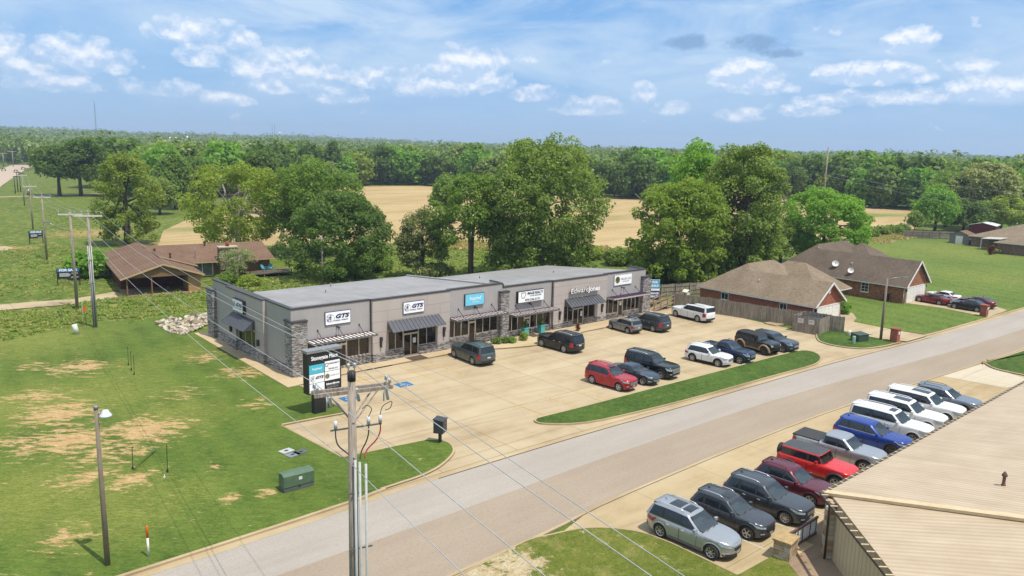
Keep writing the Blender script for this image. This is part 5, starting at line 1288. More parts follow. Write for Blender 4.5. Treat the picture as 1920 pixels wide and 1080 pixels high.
HA = brick_house('brick_house', 'red brick house with tan hip roof and white garage door behind the wooden fence', 56.85, 64.2, -17.1, -.1, 74.2, 2.42, .70, RBRICK, SH_T, [(-5.0,-3.9,1.25,2.15,(2,1)),(-13.2,-12.2,1.3,2.15,(2,1))])
HB = brick_house('brick_house', 'mottled brick house with dark roof and two satellite dishes beside the red cars', 80.7, 88.5, -17.4, 3.0, 101, 2.42, .85, MBRICK, SH_B, [(-6.2,-5.0,1.15,2.2,(3,3)),(-12.0,-10.9,.9,2.2,(2,3))])
def dish(x, y, z, lb, r=.48):
    t_ = thing('satellite_dish', lb, 'satellite dish', (x,y,z), radians(-60)); m = MB()
    pr = [(.001,0),(r*.4,.03),(r*.75,.1),(r,.18)]; m.lathe(pr, 20, 0); m.lathe([(q,h_-.015) for q, h_ in pr][::-1], 20, 0)
    o = m.build('reflector', plain('dish_grey', S(226,222,212,.85), .5), t_, (0,0,.62)); o.rotation_euler = (radians(62),0,0)
    m = MB(); m.tube([(0,.15,-.35),(0,.12,.55),(0,-.02,.62)], .03, 6); m.build('mast', GALV, t_); m = MB(); m.tube([(0,-.1,.45),(0,-.5,.75)], .018, 5); m.cbox((0,-.52,.78),(.08,.12,.08)); m.build('feed_arm', GALV, t_)
    return t_
dish(82.2,-6.3,3.55,'larger round satellite dish higher on the dark house roof'); dish(81.5,-9.0,2.95,'second satellite dish nearer the eave of the dark house roof',.42)
m = MB(); m.cbox((81.0,-8.3,1.3),(.25,.5,.7)); m.cbox((81.02,-8.9,1.1),(.2,.3,.5)); tag(m.build('meter_box', GALV), 'grey electric meter boxes on the mottled brick wall', 'meter box')
t_ = thing('wheelie_bin', 'dark grey wheeled bin against the mottled brick wall', 'bin', (80.75,-14.7,.1)); m = MB(); m.prism([(-.28,-.3),(.28,-.3),(.28,.3),(-.28,.3)], .05, 1.0); m.build('bin_body', TRIM, t_); m = MB(); m.box(-.32,.34,-.33,.33,1.0,1.07); m.build('lid', TRIM, t_)
# third house at the edge
HC = thing('brick_house', 'brown brick house with a pale porch roof at the right edge beyond the lawn', 'house'); m = MB(); m.box(167.6,200,-16,4.7,0,2.3); m.build('wall', BBRICK, HC); m = MB(); m.box(157.6,167.59,-24,-3.8,0,2.3); m.build('wall', BBRICK, HC)
r = MB(); hip_roof(r, 167, 202, -17.5, 5.3, 2.42, .36); r.build('roof', [SH_T, TRIMW], HC); r = MB(); hip_roof(r, 157, 178, -28, -3.2, 2.44, .36, along='Y'); r.build('roof', [SH_T, TRIMW], HC)
m = MB(); m.slab([(161.5,-3.0,2.75),(161.5,.8,2.55),(166.4,.8,2.6),(166.4,-3.0,2.8)], .1); m.build('porch_roof', plain('porch_sheet', S(226,218,200), .5), HC); m = MB(); m.box(165.9,166.55,-2.9,.6,.1,2.3); m.build('patio_door', WINB, HC)
for y in (-2.9,.7): m = MB(); m.box(161.6,161.72,y-.06,y+.06,0,2.5); m.build('porch_post', TRIMW, HC)
m = MB(); m.tube([(176,-1.5,4.6),(176,-1.5,5.5)], .14, 8); m.build('vent_pipe', GALV, HC)
# shed, red barn
SIDING = ribbed('grey_siding', S(150,144,134), .2, .02, 'Z', .75); REDS = ribbed('barn_red', S(122,40,46), .3, .02, 'XY', .7); METW = plain('white_metal_roof', S(244,244,244,.85), .4, .2)
def shed(name, label, cx_, cy_, w_, l_, h, rise, wall, roof, rz, door=None, cat='shed'):
    s_ = thing(name, label, cat, (cx_,cy_,0), rz); m = MB(); m.box(-w_/2,w_/2,-l_/2,l_/2,0,h)
    for y in (-l_/2, l_/2): m.add([(-w_/2,y,h),(w_/2,y,h),(0,y,h+rise-.06)], [(0,1,2)])
    m.build('wall', wall, s_); m = MB(); k = rise/(w_/2+.2)
    m.slab([(-w_/2-.2,-l_/2-.15,h-.03),(-w_/2-.2,l_/2+.15,h-.03),(0,l_/2+.15,h+rise),(0,-l_/2-.15,h+rise)], .07); m.slab([(0,-l_/2-.15,h+rise),(0,l_/2+.15,h+rise),(w_/2+.2,l_/2+.15,h-.03),(w_/2+.2,-l_/2-.15,h-.03)], .07); m.build('roof', roof, s_)
    if door: m = MB(); m.box(-door/2,door/2,-l_/2-.05,-l_/2-.002,0,h-.25); m.build('door', GARW, s_)
    return s_
shed('garden_shed', 'small grey clapboard shed with a cream door by the last house', 171.6, 8.0, 4.2, 4.4, 2.2, .9, SIDING, SH_R, radians(-88), 1.5)
shed('barn', 'dark red barn with a white metal roof behind the brown brick house', 200.5, 13.0, 6, 7, 2.7, .7, REDS, METW, radians(-80), None, 'barn')
# ------------------------------------------------------------------ fences
FENCEW = ribbed('weathered_boards', S(134,120,106,.5), .14, .02, 'XY', .5)
def board_mat():
    t = NT('grey_board'); p = t.pos(); x, y, z = t.xyz(p); u = t.math('ADD', x, y)
    n = t.noise(t.comb(t.math('MULTIPLY', u, 6.9), t.math('MULTIPLY', z, .5), 0), 1.0, 3, .8); n2 = t.noise(t.comb(t.math('MULTIPLY', u, 40), z, 0), 1.0, 2)
    t.base(t.ramp(t.math('ADD', t.math('MULTIPLY', n, .75), t.math('MULTIPLY', n2, .25)), [(.32, S(104,96,86,.8)), (.5, S(156,144,128,.8)), (.68, S(194,180,160,.8))])); t.set(.95, spec=.1); MATS['grey_board'] = t.m; return t.m
BOARD = board_mat()
def fence(label, pts, h, back=-1, name='wooden_fence', parent=None, gap=.012):
    f = parent or thing(name, label, 'fence', (*pts[0], 0)); o = Vector((*pts[0], 0)) if parent is None else Vector((0,0,0)); rn = random.Random(len(label)*7+int(pts[0][0]))
    b = MB(); r = MB(); p_ = []
    for a, c in zip(pts, pts[1:]):
        a = Vector((*a, 0))-o; c = Vector((*c, 0))-o; d = c-a; L = d.length; d.normalize(); ang = atan2(d.y, d.x); nrm = Vector((-d.y, d.x, 0))*back; n = int(L/.145)
        for k in range(n):
            q = a+d*((k+.5)*L/n); hh = h+rn.uniform(-.05,.04); b.cbox((q.x+nrm.x*rn.uniform(0,.008), q.y+nrm.y*rn.uniform(0,.008), hh/2+.02), (L/n-gap, .02, hh), ang)
        for z in (.35, h*.5, h-.3): q = (a+c)/2+nrm*.05; r.cbox((q.x,q.y,z), (L, .04, .09), ang)
        for k in range(int(L/2.4)+1): p_.append((a+d*min(L-.06,k*2.4+.05)+nrm*.12, ang))
    b.build('boards', BOARD, f); r.build('rails', BOARD, f)
    for q, ang in p_: m = MB(); m.cbox((q.x,q.y,(h+.05)/2),(.10,.10,h+.05),ang); m.build('post', BOARD, f)
    return f
fence('long weathered wooden fence between the car park and the red brick house', [(52.4,0.2),(53.6,-4.5),(54.5,-9.5),(55.0,-13.5),(56.9,-20.6)], 1.9, 1)
fence('wooden fence under the trees behind the shop building and brick house', [(49.5,9.5),(54,5.8),(66,2.4),(78,4.5)], 1.85, -1)
fence('grey wooden fence across the far lawn beside the garden shed', [(171.0,21.3),(175.5,16.8),(180.5,11.5)], 1.9, -1)
# bin enclosure
EN = thing('bin_enclosure', 'weathered board bin enclosure at the end of the car park fence', 'fence', (0,0,0))
ec = [at(1485,620).xy, at(1535,629).xy, at(1582,627).xy]
A_ = Vector(ec[0]); B_ = Vector(ec[1]); d_ = (B_-A_).normalized(); n_ = Vector((-d_.y, d_.x)) if Vector((-d_.y, d_.x)).x > 0 else Vector((d_.y, -d_.x))
C_ = B_+n_*3.4; D_ = A_+n_*3.2
for q in ([A_,B_],[B_,C_],[C_,D_],[D_,A_]): fence('enclosure', [tuple(q[0]),tuple(q[1])], 1.86, 1, parent=EN)
for k in (.30, .70):
    q = A_+d_*((B_-A_).length*k)-n_*.05; m = MB(); m.cbox((q.x,q.y,1.35),(.62,.02,.5),atan2(d_.y,d_.x)); nb = m.build('notice', PLATE, EN)
    sq = plain('notice_red', S(196,70,60), .6); m = MB()
    for z in (1.45,1.30): m.cbox((q.x-n_.x*.014,q.y-n_.y*.014,z),(.44,.01,.05),atan2(d_.y,d_.x))
    m.build('notice_text', sq, nb)
q = (A_+B_+C_+D_)/4; t_ = thing('dumpster', 'dark slatted dumpster lid inside the bin enclosure', 'dumpster', (q.x,q.y,0), atan2(d_.y,d_.x)); m = MB(); m.prism([(-.95,-.8),(.95,-.8),(.95,.8),(-.95,.8)], .1, 1.35); m.build('bin_body', plain('dumpster_green', S(60,70,72), .6), t_)
m = MB()
for k in range(9): m.slab([(-.98+k*.218,-.85,1.42),(-.98+k*.218+.16,-.85,1.42),(-.98+k*.218+.16,.85,1.62),(-.98+k*.218,.85,1.62)], .05)
m.slab([(-.98,-.84,1.37),(.98,-.84,1.37),(.98,.84,1.57),(-.98,.84,1.57)], .03); m.build('lid', plain('lid_grey', S(70,74,80), .5), t_)
# ramp with rails at the end of the shops, the blue board, the little house-shaped box, slab
RW = plain('ramp_timber', S(176,150,120), .9)
rp = thing('timber_ramp', 'weathered timber ramp with handrails at the right end of the shop building', 'ramp', (48.4,0,0))
m = MB(); m.slab([(0,1.2,.85),(4.0,1.2,.85),(4.0,2.4,.85),(0,2.4,.85)], .12); m.slab([(0,-.2,.12),(4.0,-.2,.80),(4.0,1.0,.80),(0,1.0,.12)], .12); m.build('deck', RW, rp)
for y in (-.2,1.05,2.4):
    m = MB(); z0 = .12 if y < 1.1 else .85
    for dz in (.5,.95): m.beam((0,y,z0+dz),(4.0,y,(.80 if y < 1.1 else .85)+dz),.05,.10)
    m.build('handrail', RW, rp)
    for k in range(4): x = k*1.32; m = MB(); m.box(x-.05,x+.05,y-.05,y+.05,0,lerp(z0,.85,k/3)+1.0); m.build('post', RW, rp)
bb = thing('site_sign', 'narrow upright blue and white realty board behind the right end of the shops', 'sign', (50.9,1.9,0), radians(-35))
m = MB(); m.box(-.65,.65,-.04,.04,.9,3.55); m.build('panel', WHITE_S, bb); m = MB(); m.box(-.64,.64,-.052,-.041,2.4,3.54); m.build('panel_top', plain('board_blue', S(96,176,208,.8), .5), bb); m = MB(); m.box(-.64,.64,-.052,-.041,.91,2.1); m.build('panel_base', DKBLUE_S, bb)
for tx, z, w_ in (('FOR',3.2,.75),('SALE',2.75,.95),('IMAGE',1.75,1.1),('REALTY',1.35,1.0)): add_text('lettering', tx, .36, WHITE_S, bb, (0,-.056,z), 'S', width=w_, bold=.015)
for x in (-.6,.6): m = MB(); m.box(x-.05,x+.05,.041,.12,0,3.6); m.build('post', RW, bb)
c = at(1285,577); hb = thing('bird_house', 'small cream house-shaped box on a post in front of the fence', 'box', (c.x+.6,c.y+.4,0)); m = MB(); m.box(-.05,.05,-.05,.05,0,1.4); m.build('post', RW, hb); m = MB(); m.prism([(-.35,-.3),(.35,-.3),(.35,.3),(-.35,.3)],1.4,2.0); m.slab([(-.45,-.4,1.98),(-.45,.4,1.98),(0,.4,2.3),(0,-.4,2.3)],.05); m.slab([(0,-.4,2.3),(0,.4,2.3),(.45,.4,1.98),(.45,-.4,1.98)],.05); m.build('box_body', plain('cream_box', S(232,224,200,.8), .6), hb); m = MB(); m.cbox((-.36,0,1.7),(.03,.14,.2)); m.build('entry', TRIM, hb)
c = at(1455,607); tag(raised('drain_slab', [(c.x-1.4,c.y-.8),(c.x+1.4,c.y-1.2),(c.x+1.6,c.y+.5),(c.x-1.2,c.y+.9)], 0, .14, KERBC), 'low concrete drain cover at the foot of the fence', 'drain cover'); del bpy.data.objects['drain_slab']['kind']
# brick mailboxes
def brick_box(x, y, lb):
    t_ = thing('brick_mailbox', lb, 'mailbox', (x,y,.1)); m = MB(); m.box(-.38,.38,-.38,.38,0,1.35); m.build('pillar', RBRICK, t_); m = MB(); m.box(-.44,.44,-.44,.44,1.35,1.47); m.build('cap', RBRICK, t_); m = MB(); m.box(-.16,.16,-.42,-.381,.85,1.15); m.build('door', TRIMW, t_)
c = at(1677,642); brick_box(c.x, c.y, 'red brick mailbox pillar near the tall street lamp'); c = at(1844,594); brick_box(c.x, c.y, 'red brick mailbox pillar beside the plum black sedan')

# ------------------------------------------------------------------ ranch house with carport
WOODY = ribbed('honey_siding', S(206,160,104), .19, .02, 'Z', .7); WOODB = ribbed('brown_siding', S(158,124,86), .3, .02, 'XY', .75); SOFF = plain('fascia_cream', S(222,188,138), .7); DBRICK = brick_mat('dark_brick', [S(84,46,36), S(120,66,50), S(150,90,70)], S(120,96,82), var=.3)
CHST = stacked_stone('fieldstone', [S(84,70,56), S(138,120,98), S(190,172,146), S(230,216,194)], S(70,58,48), .34, .22)
RH = thing('ranch_house', 'old brown-roofed ranch house with a carport and fieldstone chimney', 'house', (3.2,44.0,0), radians(-8))
m = MB(); gable_roof(m, -5.2, 5.0, 0, 25, 2.35, .33); m.build('roof', [SH_R, SOFF], RH)
m = MB(); m.slab([(4.4,11.0,2.35),(17.5,11.0,2.35),(17.5,18.2,4.2),(.0,18.2,4.2)], .14, 0, 1); m.slab([(17.5,18.2,4.2),(17.5,25.4,2.35),(0,25.4,2.35),(0,18.2,4.2)], .14, 0, 1); m.build('roof', [SH_R, SOFF], RH)
m = MB(); m.slab([(.6,7.5,4.05),(5.6,7.5,2.45),(5.6,14,2.45),(.6,14,4.05)], .16, 0, 1); m.build('roof', [SH_R, SOFF], RH)
m = MB(); m.box(3.0,4.55,.7,4.2,0,2.5); m.box(3.3,4.5,4.3,11,0,2.45); m.build('wall', WOODY, RH)
m = MB(); m.box(-4.5,4.2,6.5,24.5,0,2.3); m.build('wall', DBRICK, RH); m = MB(); m.box(4.4,17.0,12.1,24.8,0,2.3); m.build('wall', WOODB, RH)
m = MB(); m.add([(-4.6,.35,2.35),(4.6,.35,2.35),(0,.35,3.92)], [(0,1,2)]); m.add([(-4.6,.5,2.35),(4.6,.5,2.35),(0,.5,3.92)], [(0,2,1)]); m.build('gable', WOODB, RH)
m = MB(); m.add([(17.0,12.1,2.3),(17.0,24.8,2.3),(17.0,18.2,4.05)], [(0,1,2)]); m.build('gable', WOODB, RH)
m = MB(); m.beam((-5.2,-.02,2.27),(-.1,-.02,3.95),.06,.2); m.beam((5.0,-.02,2.27),(-.1,-.02,3.95),.06,.2); m.build('barge_board', SOFF, RH)
for x in (-4.4,-1.5): m = MB(); m.box(x-.07,x+.07,.4,.54,0,2.5); m.build('carport_post', WOODB, RH)
m = MB(); m.box(5.6,8.6,12.02,12.09,.1,2.15); sd = m.build('sliding_door', TRIMW, RH); m = MB()
for k in range(2): m.box(5.7+k*1.45,7.0+k*1.45,11.99,12.015,.2,2.05)
m.build('pane', glass_mat('curtain_glass', (.16,.2,.22,1), .2), sd)
m = MB(); m.box(9.3,11.9,10.6,12.09,0,4.35); ch = m.build('chimney', CHST, RH); m = MB(); m.box(9.2,12.0,10.5,12.2,4.35,4.5); m.build('cap', plain('chimney_cap', S(214,196,166), .8), ch); m = MB(); m.tube([(10.6,11.4,4.5),(10.6,11.4,5.2)], .26, 10); m.build('flue', plain('clay_flue', S(170,84,60), .8), ch)
for x, y, z, h_ in ((2.2,8.6,3.6,.55),(8.6,17.3,4.0,.5),(1.0,14,3.9,.3)): m = MB(); m.tube([(x,y,z-.1),(x,y,z+h_)], .12, 8); m.tube([(x,y,z+h_),(x,y,z+h_+.12)], .2, 8); m.build('roof_vent', plain('rusty_vent', S(100,64,52), .7), RH)
m = MB(); m.tube([(6.3,12.8,2.7),(6.3,12.8,4.4)], .035, 6); m.build('mast', GALV, RH)
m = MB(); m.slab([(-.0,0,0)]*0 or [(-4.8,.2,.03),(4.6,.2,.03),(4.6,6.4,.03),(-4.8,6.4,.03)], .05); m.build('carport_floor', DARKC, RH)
# deck with two turquoise chairs behind it
dk = thing('wooden_deck', 'low grey wooden deck to the right of the ranch house', 'deck', (20.6,52.2,0), radians(-8)); m = MB(); m.box(-3.2,3.4,-2,2,.35,.45); m.build('boards', FENCEW, dk)
for x in (-3,-.9,1.2,3.2): m = MB(); m.box(x-.06,x+.06,-1.95,-1.83,0,.95); m.build('post', RW, dk)
m = MB(); m.box(-3.1,3.3,-1.94,-1.86,.85,.95); m.build('rail', RW, dk)
TURQ = plain('turquoise_plastic', S(96,184,206,.75), .5)
def lounge_chair(x, y, lb, rz):
    t_ = thing('lawn_chair', lb, 'chair', (x,y,.45), rz, None)
    m = MB(); m.slab([(-.28,-.30,.40),(.28,-.30,.40),(.28,.28,.30),(-.28,.28,.30)], .03); m.build('seat', TURQ, t_)
    m = MB()
    for k in range(5): m.slab([(-.28+k*.115,.25,.32),(-.28+k*.115+.1,.25,.32),(-.28+k*.115+.1,.55,1.05-abs(k-2)*.05),(-.28+k*.115,.55,1.05-abs(k-2)*.05)], .03)
    m.build('backrest', TURQ, t_)
    for x_ in (-.34,.34):
        m = MB(); m.box(x_-.06,x_+.06,-.38,.35,.58,.61); m.build('armrest', TURQ, t_)
        m = MB(); m.box(x_-.03,x_+.03,-.34,-.26,0,.58); m.beam((x_,.45,.02),(x_,.05,.45),.04,.08); m.build('leg', TURQ, t_)
lounge_chair(20.4,52.6,'turquoise slatted lawn chair on the deck, left of the pair',radians(25)); lounge_chair(21.5,52.8,'turquoise slatted lawn chair on the deck, right of the pair',radians(-15))

# ------------------------------------------------------------------ metal-roofed building, bottom right
ROOFT = None
def rib_roof(name, dirv, rib=.26):
    t = NT(name); p = t.pos(); x, y, z = t.xyz(p)
    u = t.math('ADD', t.math('MULTIPLY', x, -dirv[1]), t.math('MULTIPLY', y, dirv[0]))
    s = t.math('DIVIDE', t.math('PINGPONG', u, .15), .15); m = t.ramp(s, [(.0, 0.0), (.30, .05), (.62, 1.0)])
    n = t.noise(p, .5, 5, .6); n2 = t.noise(t.comb(t.math('MULTIPLY', u, 2.5), t.math('MULTIPLY', t.math('ADD', x, y), .12), 0), 1.0, 4, .6)
    c = t.ramp(t.math('ADD', t.math('MULTIPLY', n, .5), t.math('MULTIPLY', n2, .5)), [(.38, S(206,182,150,.68)), (.65, S(228,206,174,.68))])
    t.base(t.mix(t.math('MULTIPLY', t.math('SUBTRACT', 1.0, m), rib), c, S(146,118,82,.6))); t.set(.5, .0, .4); MATS[name] = t.m; return t.m
KX, KY, KZ = 7.9, -43.75, 3.2
MBLD = thing('metal_building', 'tan metal-roofed building with gutters along the parked row', 'building', (KX,KY,0))
K_ = Vector((0,0,KZ)); sl_ = .17
RA = Vector((.17*17, -16.75, KZ+sl_*16.75)); 
m = MB(); m.slab([tuple(K_),(70,.6,KZ),(70,-16.5,KZ+sl_*17.1),tuple(RA)], .14); m.build('roof', rib_roof('tan_rib_roof', (0.02,-1)), MBLD)
m = MB(); m.slab([(70,-16.5,KZ+sl_*17.1),(70,-34,KZ),(4,-34,KZ),tuple(RA)], .14); m.build('roof', MATS['tan_rib_roof'], MBLD)
EB = Vector((-11.0,-11.75,KZ)); 
m = MB(); m.slab([tuple(K_+Vector((.12,-.35,-.02))), tuple(RA+Vector((.0,-.2,-.10))), tuple(RA+Vector((-2,-9,-1.0))), tuple(EB+Vector((4,-12,0))), tuple(EB)], .12); m.build('wing_roof', rib_roof('tan_wing_roof', (.375,-.927), .2), MBLD)
TANTR = plain('tan_trim', S(220,194,152,.8), .5)
m = MB(); m.beam(K_+Vector((.16,.0,.06)), RA+Vector((.16,0,.06)), .46, .03); m.beam(K_+Vector((-.07,0,.0)), RA+Vector((-.07,0,0)), .03, .14); m.build('rake_trim', TANTR, MBLD)
GUT = plain('gutter_brown', S(92,76,62), .5, .2); 
m = MB(); m.beam((-.1,.10,KZ-.03),(70,.72,KZ-.03),.13,.13); g1 = m.build('gutter', plain('gutter_grey', S(120,112,100), .5, .2), MBLD)
for k in range(70): x = .1+k*.6; m = MB(); m.cbox((x,.03+.6*x/70,KZ+.055),(.07,.20,.03)); m.build('gutter_strap', TANTR, g1)
dB = EB-K_; dB.normalize(); nB = Vector((dB.y,-dB.x,0)); 
if nB.x > 0: nB = -nB
m = MB(); m.beam(K_+nB*.16+dB*.05-Vector((0,0,.03)), EB+nB*.16-Vector((0,0,.03)), .12, .13); g2 = m.build('gutter', GUT, MBLD)
L_ = (EB-K_).length; ang = atan2(dB.y, dB.x)
for k in range(int(L_/.62)): q = K_+dB*(.3+k*.62)+nB*.06; m = MB(); m.cbox((q.x,q.y,KZ+.05),(.07,.34,.03),ang); m.build('gutter_strap', TANTR, g2)
MWALL = ribbed('tan_corrugated', S(206,184,146,.85), .30, .05, 'Y', .55)
inB = -nB; wA = K_+dB*.9+inB*.35; wB_ = EB+inB*.35
m = MB(); m.slab([(wA.x,wA.y,KZ-.12),(wB_.x,wB_.y,KZ-.12),(wB_.x+inB.x*.2,wB_.y+inB.y*.2,KZ-.12),(wA.x+inB.x*.2,wA.y+inB.y*.2,KZ-.12)], KZ-.12); m.build('wall', MWALL, MBLD)
m = MB(); m.box(1.2,69,-.9,-.7,0,KZ-.15); m.build('wall', ribbed('tan_corrugated_front', S(188,166,128,.7), .30, .05, 'X', .55), MBLD)
FST = brick_mat('flagstone', [S(80,72,64,.7), S(176,140,96,.7), S(214,200,176,.7)], S(120,104,88), .42, .27, .75)
m = MB(); q = K_+dB*.42+inB*.35; m.cbox((q.x,q.y,(KZ-.16)/2),(.8,.5,KZ-.16),ang); m.build('stone_pier', FST, MBLD)
q = K_+dB*.86-inB*.0; m = MB(); m.tube([(q.x,q.y,0),(q.x,q.y,KZ-.3),(q.x+nB.x*.12,q.y+nB.y*.12,KZ-.1)], .06, 8); m.build('downpipe', GUT, MBLD)
q = K_+dB*.75+nB*.05; m = MB(); m.cbox((q.x,q.y,KZ-.42),(.12,.12,.16)); m.build('flood_lamp', TRIMW, MBLD)
c = at(1882,905,4.4); m = MB(); vx, vy = c.x-KX, c.y-KY; vz = KZ+sl_*(-vy); m.lathe([(.13,-.1),(.11,.05),(.075,.09),(.075,.45),(.13,.50),(.13,.56),(.07,.66),(.04,.72),(.001,.74)], 14, 0); m.build('roof_vent', plain('rust_brown_vent', S(116,78,64), .6), MBLD, (vx,vy,vz))
# railing between the stone pillar and the pier
sp = thing('stone_pillar', 'low flagstone pillar with flat stone cap at the end of the railing', 'pillar', (6.05,-42.95,0), radians(8)); m = MB(); m.box(-.52,.52,-.42,.42,0,.98); m.build('shaft', FST, sp); m = MB(); m.box(-.58,.58,-.48,.48,.98,1.08); m.build('cap', plain('sandstone_cap', S(200,168,116), .85, vary=.25, scale=5), sp)
rl_ = thing('railing', 'railing with brown top rail and white slats by the metal-roofed building', 'railing', (6.6,-42.85,0), radians(1.5)); RBR = plain('railing_brown', S(112,74,58), .6)
m = MB(); m.box(0,2.9,-.06,.06,1.02,1.10); m.build('top_rail', RBR, rl_); m = MB(); m.box(0,2.9,-.04,.04,.14,.20); m.build('bottom_rail', RBR, rl_)
for k in range(7): z = .27+k*.105; m = MB(); m.box(.02,2.88,-.015,.015,z,z+.07); m.build('slat', TRIMW, rl_)
for x in (.5,1.3,2.1,2.75): m = MB(); m.box(x-.025,x+.025,-.03,.03,.205,1.015); m.build('baluster', TRIM, rl_)
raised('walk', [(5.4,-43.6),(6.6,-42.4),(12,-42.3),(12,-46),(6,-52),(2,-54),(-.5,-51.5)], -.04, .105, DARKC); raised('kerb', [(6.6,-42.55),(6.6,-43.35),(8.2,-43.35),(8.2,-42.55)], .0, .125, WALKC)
# ------------------------------------------------------------------ poles, wires, lamps
def wood_mat():
    t = NT('pole_wood'); p = t.obj(); n = t.noise(t.mapped(p, (6,6,.5)), 1.6, 6, .75); n2 = t.noise(t.mapped(p, (30,30,1.5)), 1.0, 3, .7)
    t.base(t.ramp(t.math('ADD', t.math('MULTIPLY', n, .6), t.math('MULTIPLY', n2, .4)), [(.34, S(120,106,94,.72)), (.52, S(172,158,144,.72)), (.68, S(210,198,184,.72))])); t.set(.9, spec=.1); t.bump(n2, .5, .02); MATS['pole_wood'] = t.m; return t.m
POLEW = wood_mat(); INS = plain('porcelain', S(214,216,220,.75), .3); WIRE = plain('wire_grey', S(204,202,200,.75), .5, .3); WIRE_D = plain('cable_black', S(60,50,48), .6); PVC = plain('conduit_grey', S(196,196,192,.7), .45)
PALEW = plain('pale_arm_wood', S(226,216,202,.8), .85)
STEEL = plain('lamp_steel', S(168,166,160), .4, .5); CONC = plain('lamp_pole_concrete', S(150,136,116), .85)
def bend(pts, k=5):
    return [tuple(q) for q in smooth_line([Vector(p) for p in pts], k)]
def insulator(parent, p, s=1.0):
    m = MB(); m.lathe([(.02*s,-.12*s),(.02*s,.0),(.075*s,.02*s),(.05*s,.06*s),(.08*s,.08*s),(.05*s,.12*s),(.075*s,.14*s),(.03*s,.2*s),(.001,.2*s)], 10, 0); return m.build('insulator', INS, parent, p)
def cross_arm(parent, c, d, L, sec=.12, n=2):
    d = Vector(d).normalized(); nn = Vector((-d.y,d.x,0))
    for k in range(n):
        m = MB(); o = nn*(.20 if k else -.20) if n == 2 else Vector((0,0,0)); m.beam(Vector(c)-d*L/2+o, Vector(c)+d*L/2+o, .10, sec if n == 2 else .17); m.build('cross_arm', POLEW if n == 2 else PALEW, parent)
# main pole
dv = fwd+RT*((659-960)/F_PX)-UP*((700-540)/F_PX); hd = Vector((dv.x,dv.y)).normalized(); PB = Vector((CAM.x,CAM.y))+hd*25.0; PZ = CAM.z+dv.z/hypot(dv.x,dv.y)*25.0
mp = thing('utility_pole', 'tall wooden utility pole with double crossarm and grey conduits standing by the road', 'utility pole', (PB.x,PB.y,.05))
m = MB(); m.tube([(0,0,0),(0,0,PZ*.5),(0,0,PZ-.05)], [.20,.165,.125], 14); m.build('pole', POLEW, mp); m = MB(); m.tube([(0,0,PZ-.30),(0,0,PZ+.02)], .135, 12); m.build('pole_cap', TRIM, mp)
za = PZ-.95; a0 = at(586,740,za+.05); a1 = at(733,722,za+.05); ad = (a1-a0); al = ad.length; ad.normalize(); ac = (a0+a1)/2-Vector((PB.x,PB.y,.05)); ac.z = za
cross_arm(mp, ac, ad, al)
for sx in (-1,1):
    for off in (-.2,.2):
        nn = Vector((-ad.y,ad.x,0))*off; m = MB(); m.beam(Vector((0,0,za-.75))+nn*.7, ac*1.0+ad*sx*al*.30+nn-Vector((0,0,.05)), .05, .035); m.build('brace', POLEW, mp)
ENDS = []
for q in (-.46,.46):
    for off in (-.2,.2): e = ac+ad*q*al+Vector((-ad.y,ad.x,0))*off; insulator(mp, (e.x,e.y,za+.14), .85)
    ENDS.append(ac+ad*q*al+Vector((PB.x,PB.y,.05+.36)))
for off in (-.1,.1): insulator(mp, (ad.x*off-.0,ad.y*off,PZ+.12), .85)
TOPW = Vector((PB.x,PB.y,PZ+.38))
for q, z in ((-.30,za-.32),(.05,za-.22),(.43,za-.30)):       # cut-outs hanging from the arm
    e = ac+ad*q*al; m = MB(); m.tube([(e.x,e.y,z+.25),(e.x+.06,e.y-.05,z-.2)], .055, 8); m.tube([(e.x-.05,e.y+.05,z+.2),(e.x-.05,e.y+.05,z-.25)], .03, 6); m.build('fuse_cutout', INS, mp)
zb = PZ-1.9; m = MB(); m.beam(Vector((0,0,zb))-ad*.72, Vector((0,0,zb))+ad*1.0, .05, .05); m.build('bracket', GALV, mp)
for q, cmat, sd in ((-.55,plain('cable_blue',S(70,70,110),.5),0),(.55,WIRE_D,1),(.95,plain('cable_red',S(188,36,40),.5),2)):
    e = ad*q; m = MB(); m.tube([(e.x,e.y,zb+.05),(e.x,e.y,zb+.3)], .06, 8); m.build('cable_terminator', INS, mp)
    m = MB(); pts = [(e.x,e.y,zb+.1),(e.x*1.0,e.y*1.0,zb-.25),(e.x*.85,e.y*.85,zb-.55),(e.x*.45+ad.x*.06,e.y*.45+ad.y*.06,zb-.85),(ad.x*.16*sd,ad.y*.16*sd-.18,zb-1.05)]; m.tube(bend(pts), .024, 6); m.build('riser_cable', cmat, mp)
for k, q in enumerate((.02,.17,.38)):
    e = ad*q+Vector((-ad.y,ad.x,0))*-.22; m = MB(); m.tube([(e.x,e.y,0),(e.x,e.y,zb-1.05-.1*k)], .046, 8); m.build('conduit', PVC, mp)
for z in (zb-2.2,zb-4.2,zb-6.3):
    m = MB(); e = Vector((-ad.y,ad.x,0))*-.22; m.beam(e-ad*.22+Vector((0,0,z)), e+ad*.58+Vector((0,0,z)), .04, .05); m.build('conduit_strap', GALV, mp)
m = MB(); m.tube(bend([(ad.x*.55,ad.y*.55,zb+.3),(ad.x*.66,ad.y*.66,zb+.55),(ad.x*.5,ad.y*.5,zb+.7),(ad.x*.34,ad.y*.34,za-.35)]), .014, 5); m.build('jumper_wire', WIRE_D, mp)
m = MB(); m.tube(bend([(ad.x*.95,ad.y*.95,zb+.3),(ad.x*1.05,ad.y*1.05,zb+.6),(ad.x*1.35,ad.y*1.35,zb+.72),(ad.x*1.3,ad.y*1.3,zb+.5),(ad.x*1.12,ad.y*1.12,za-.5)]), .014, 5); m.build('jumper_wire', WIRE_D, mp)
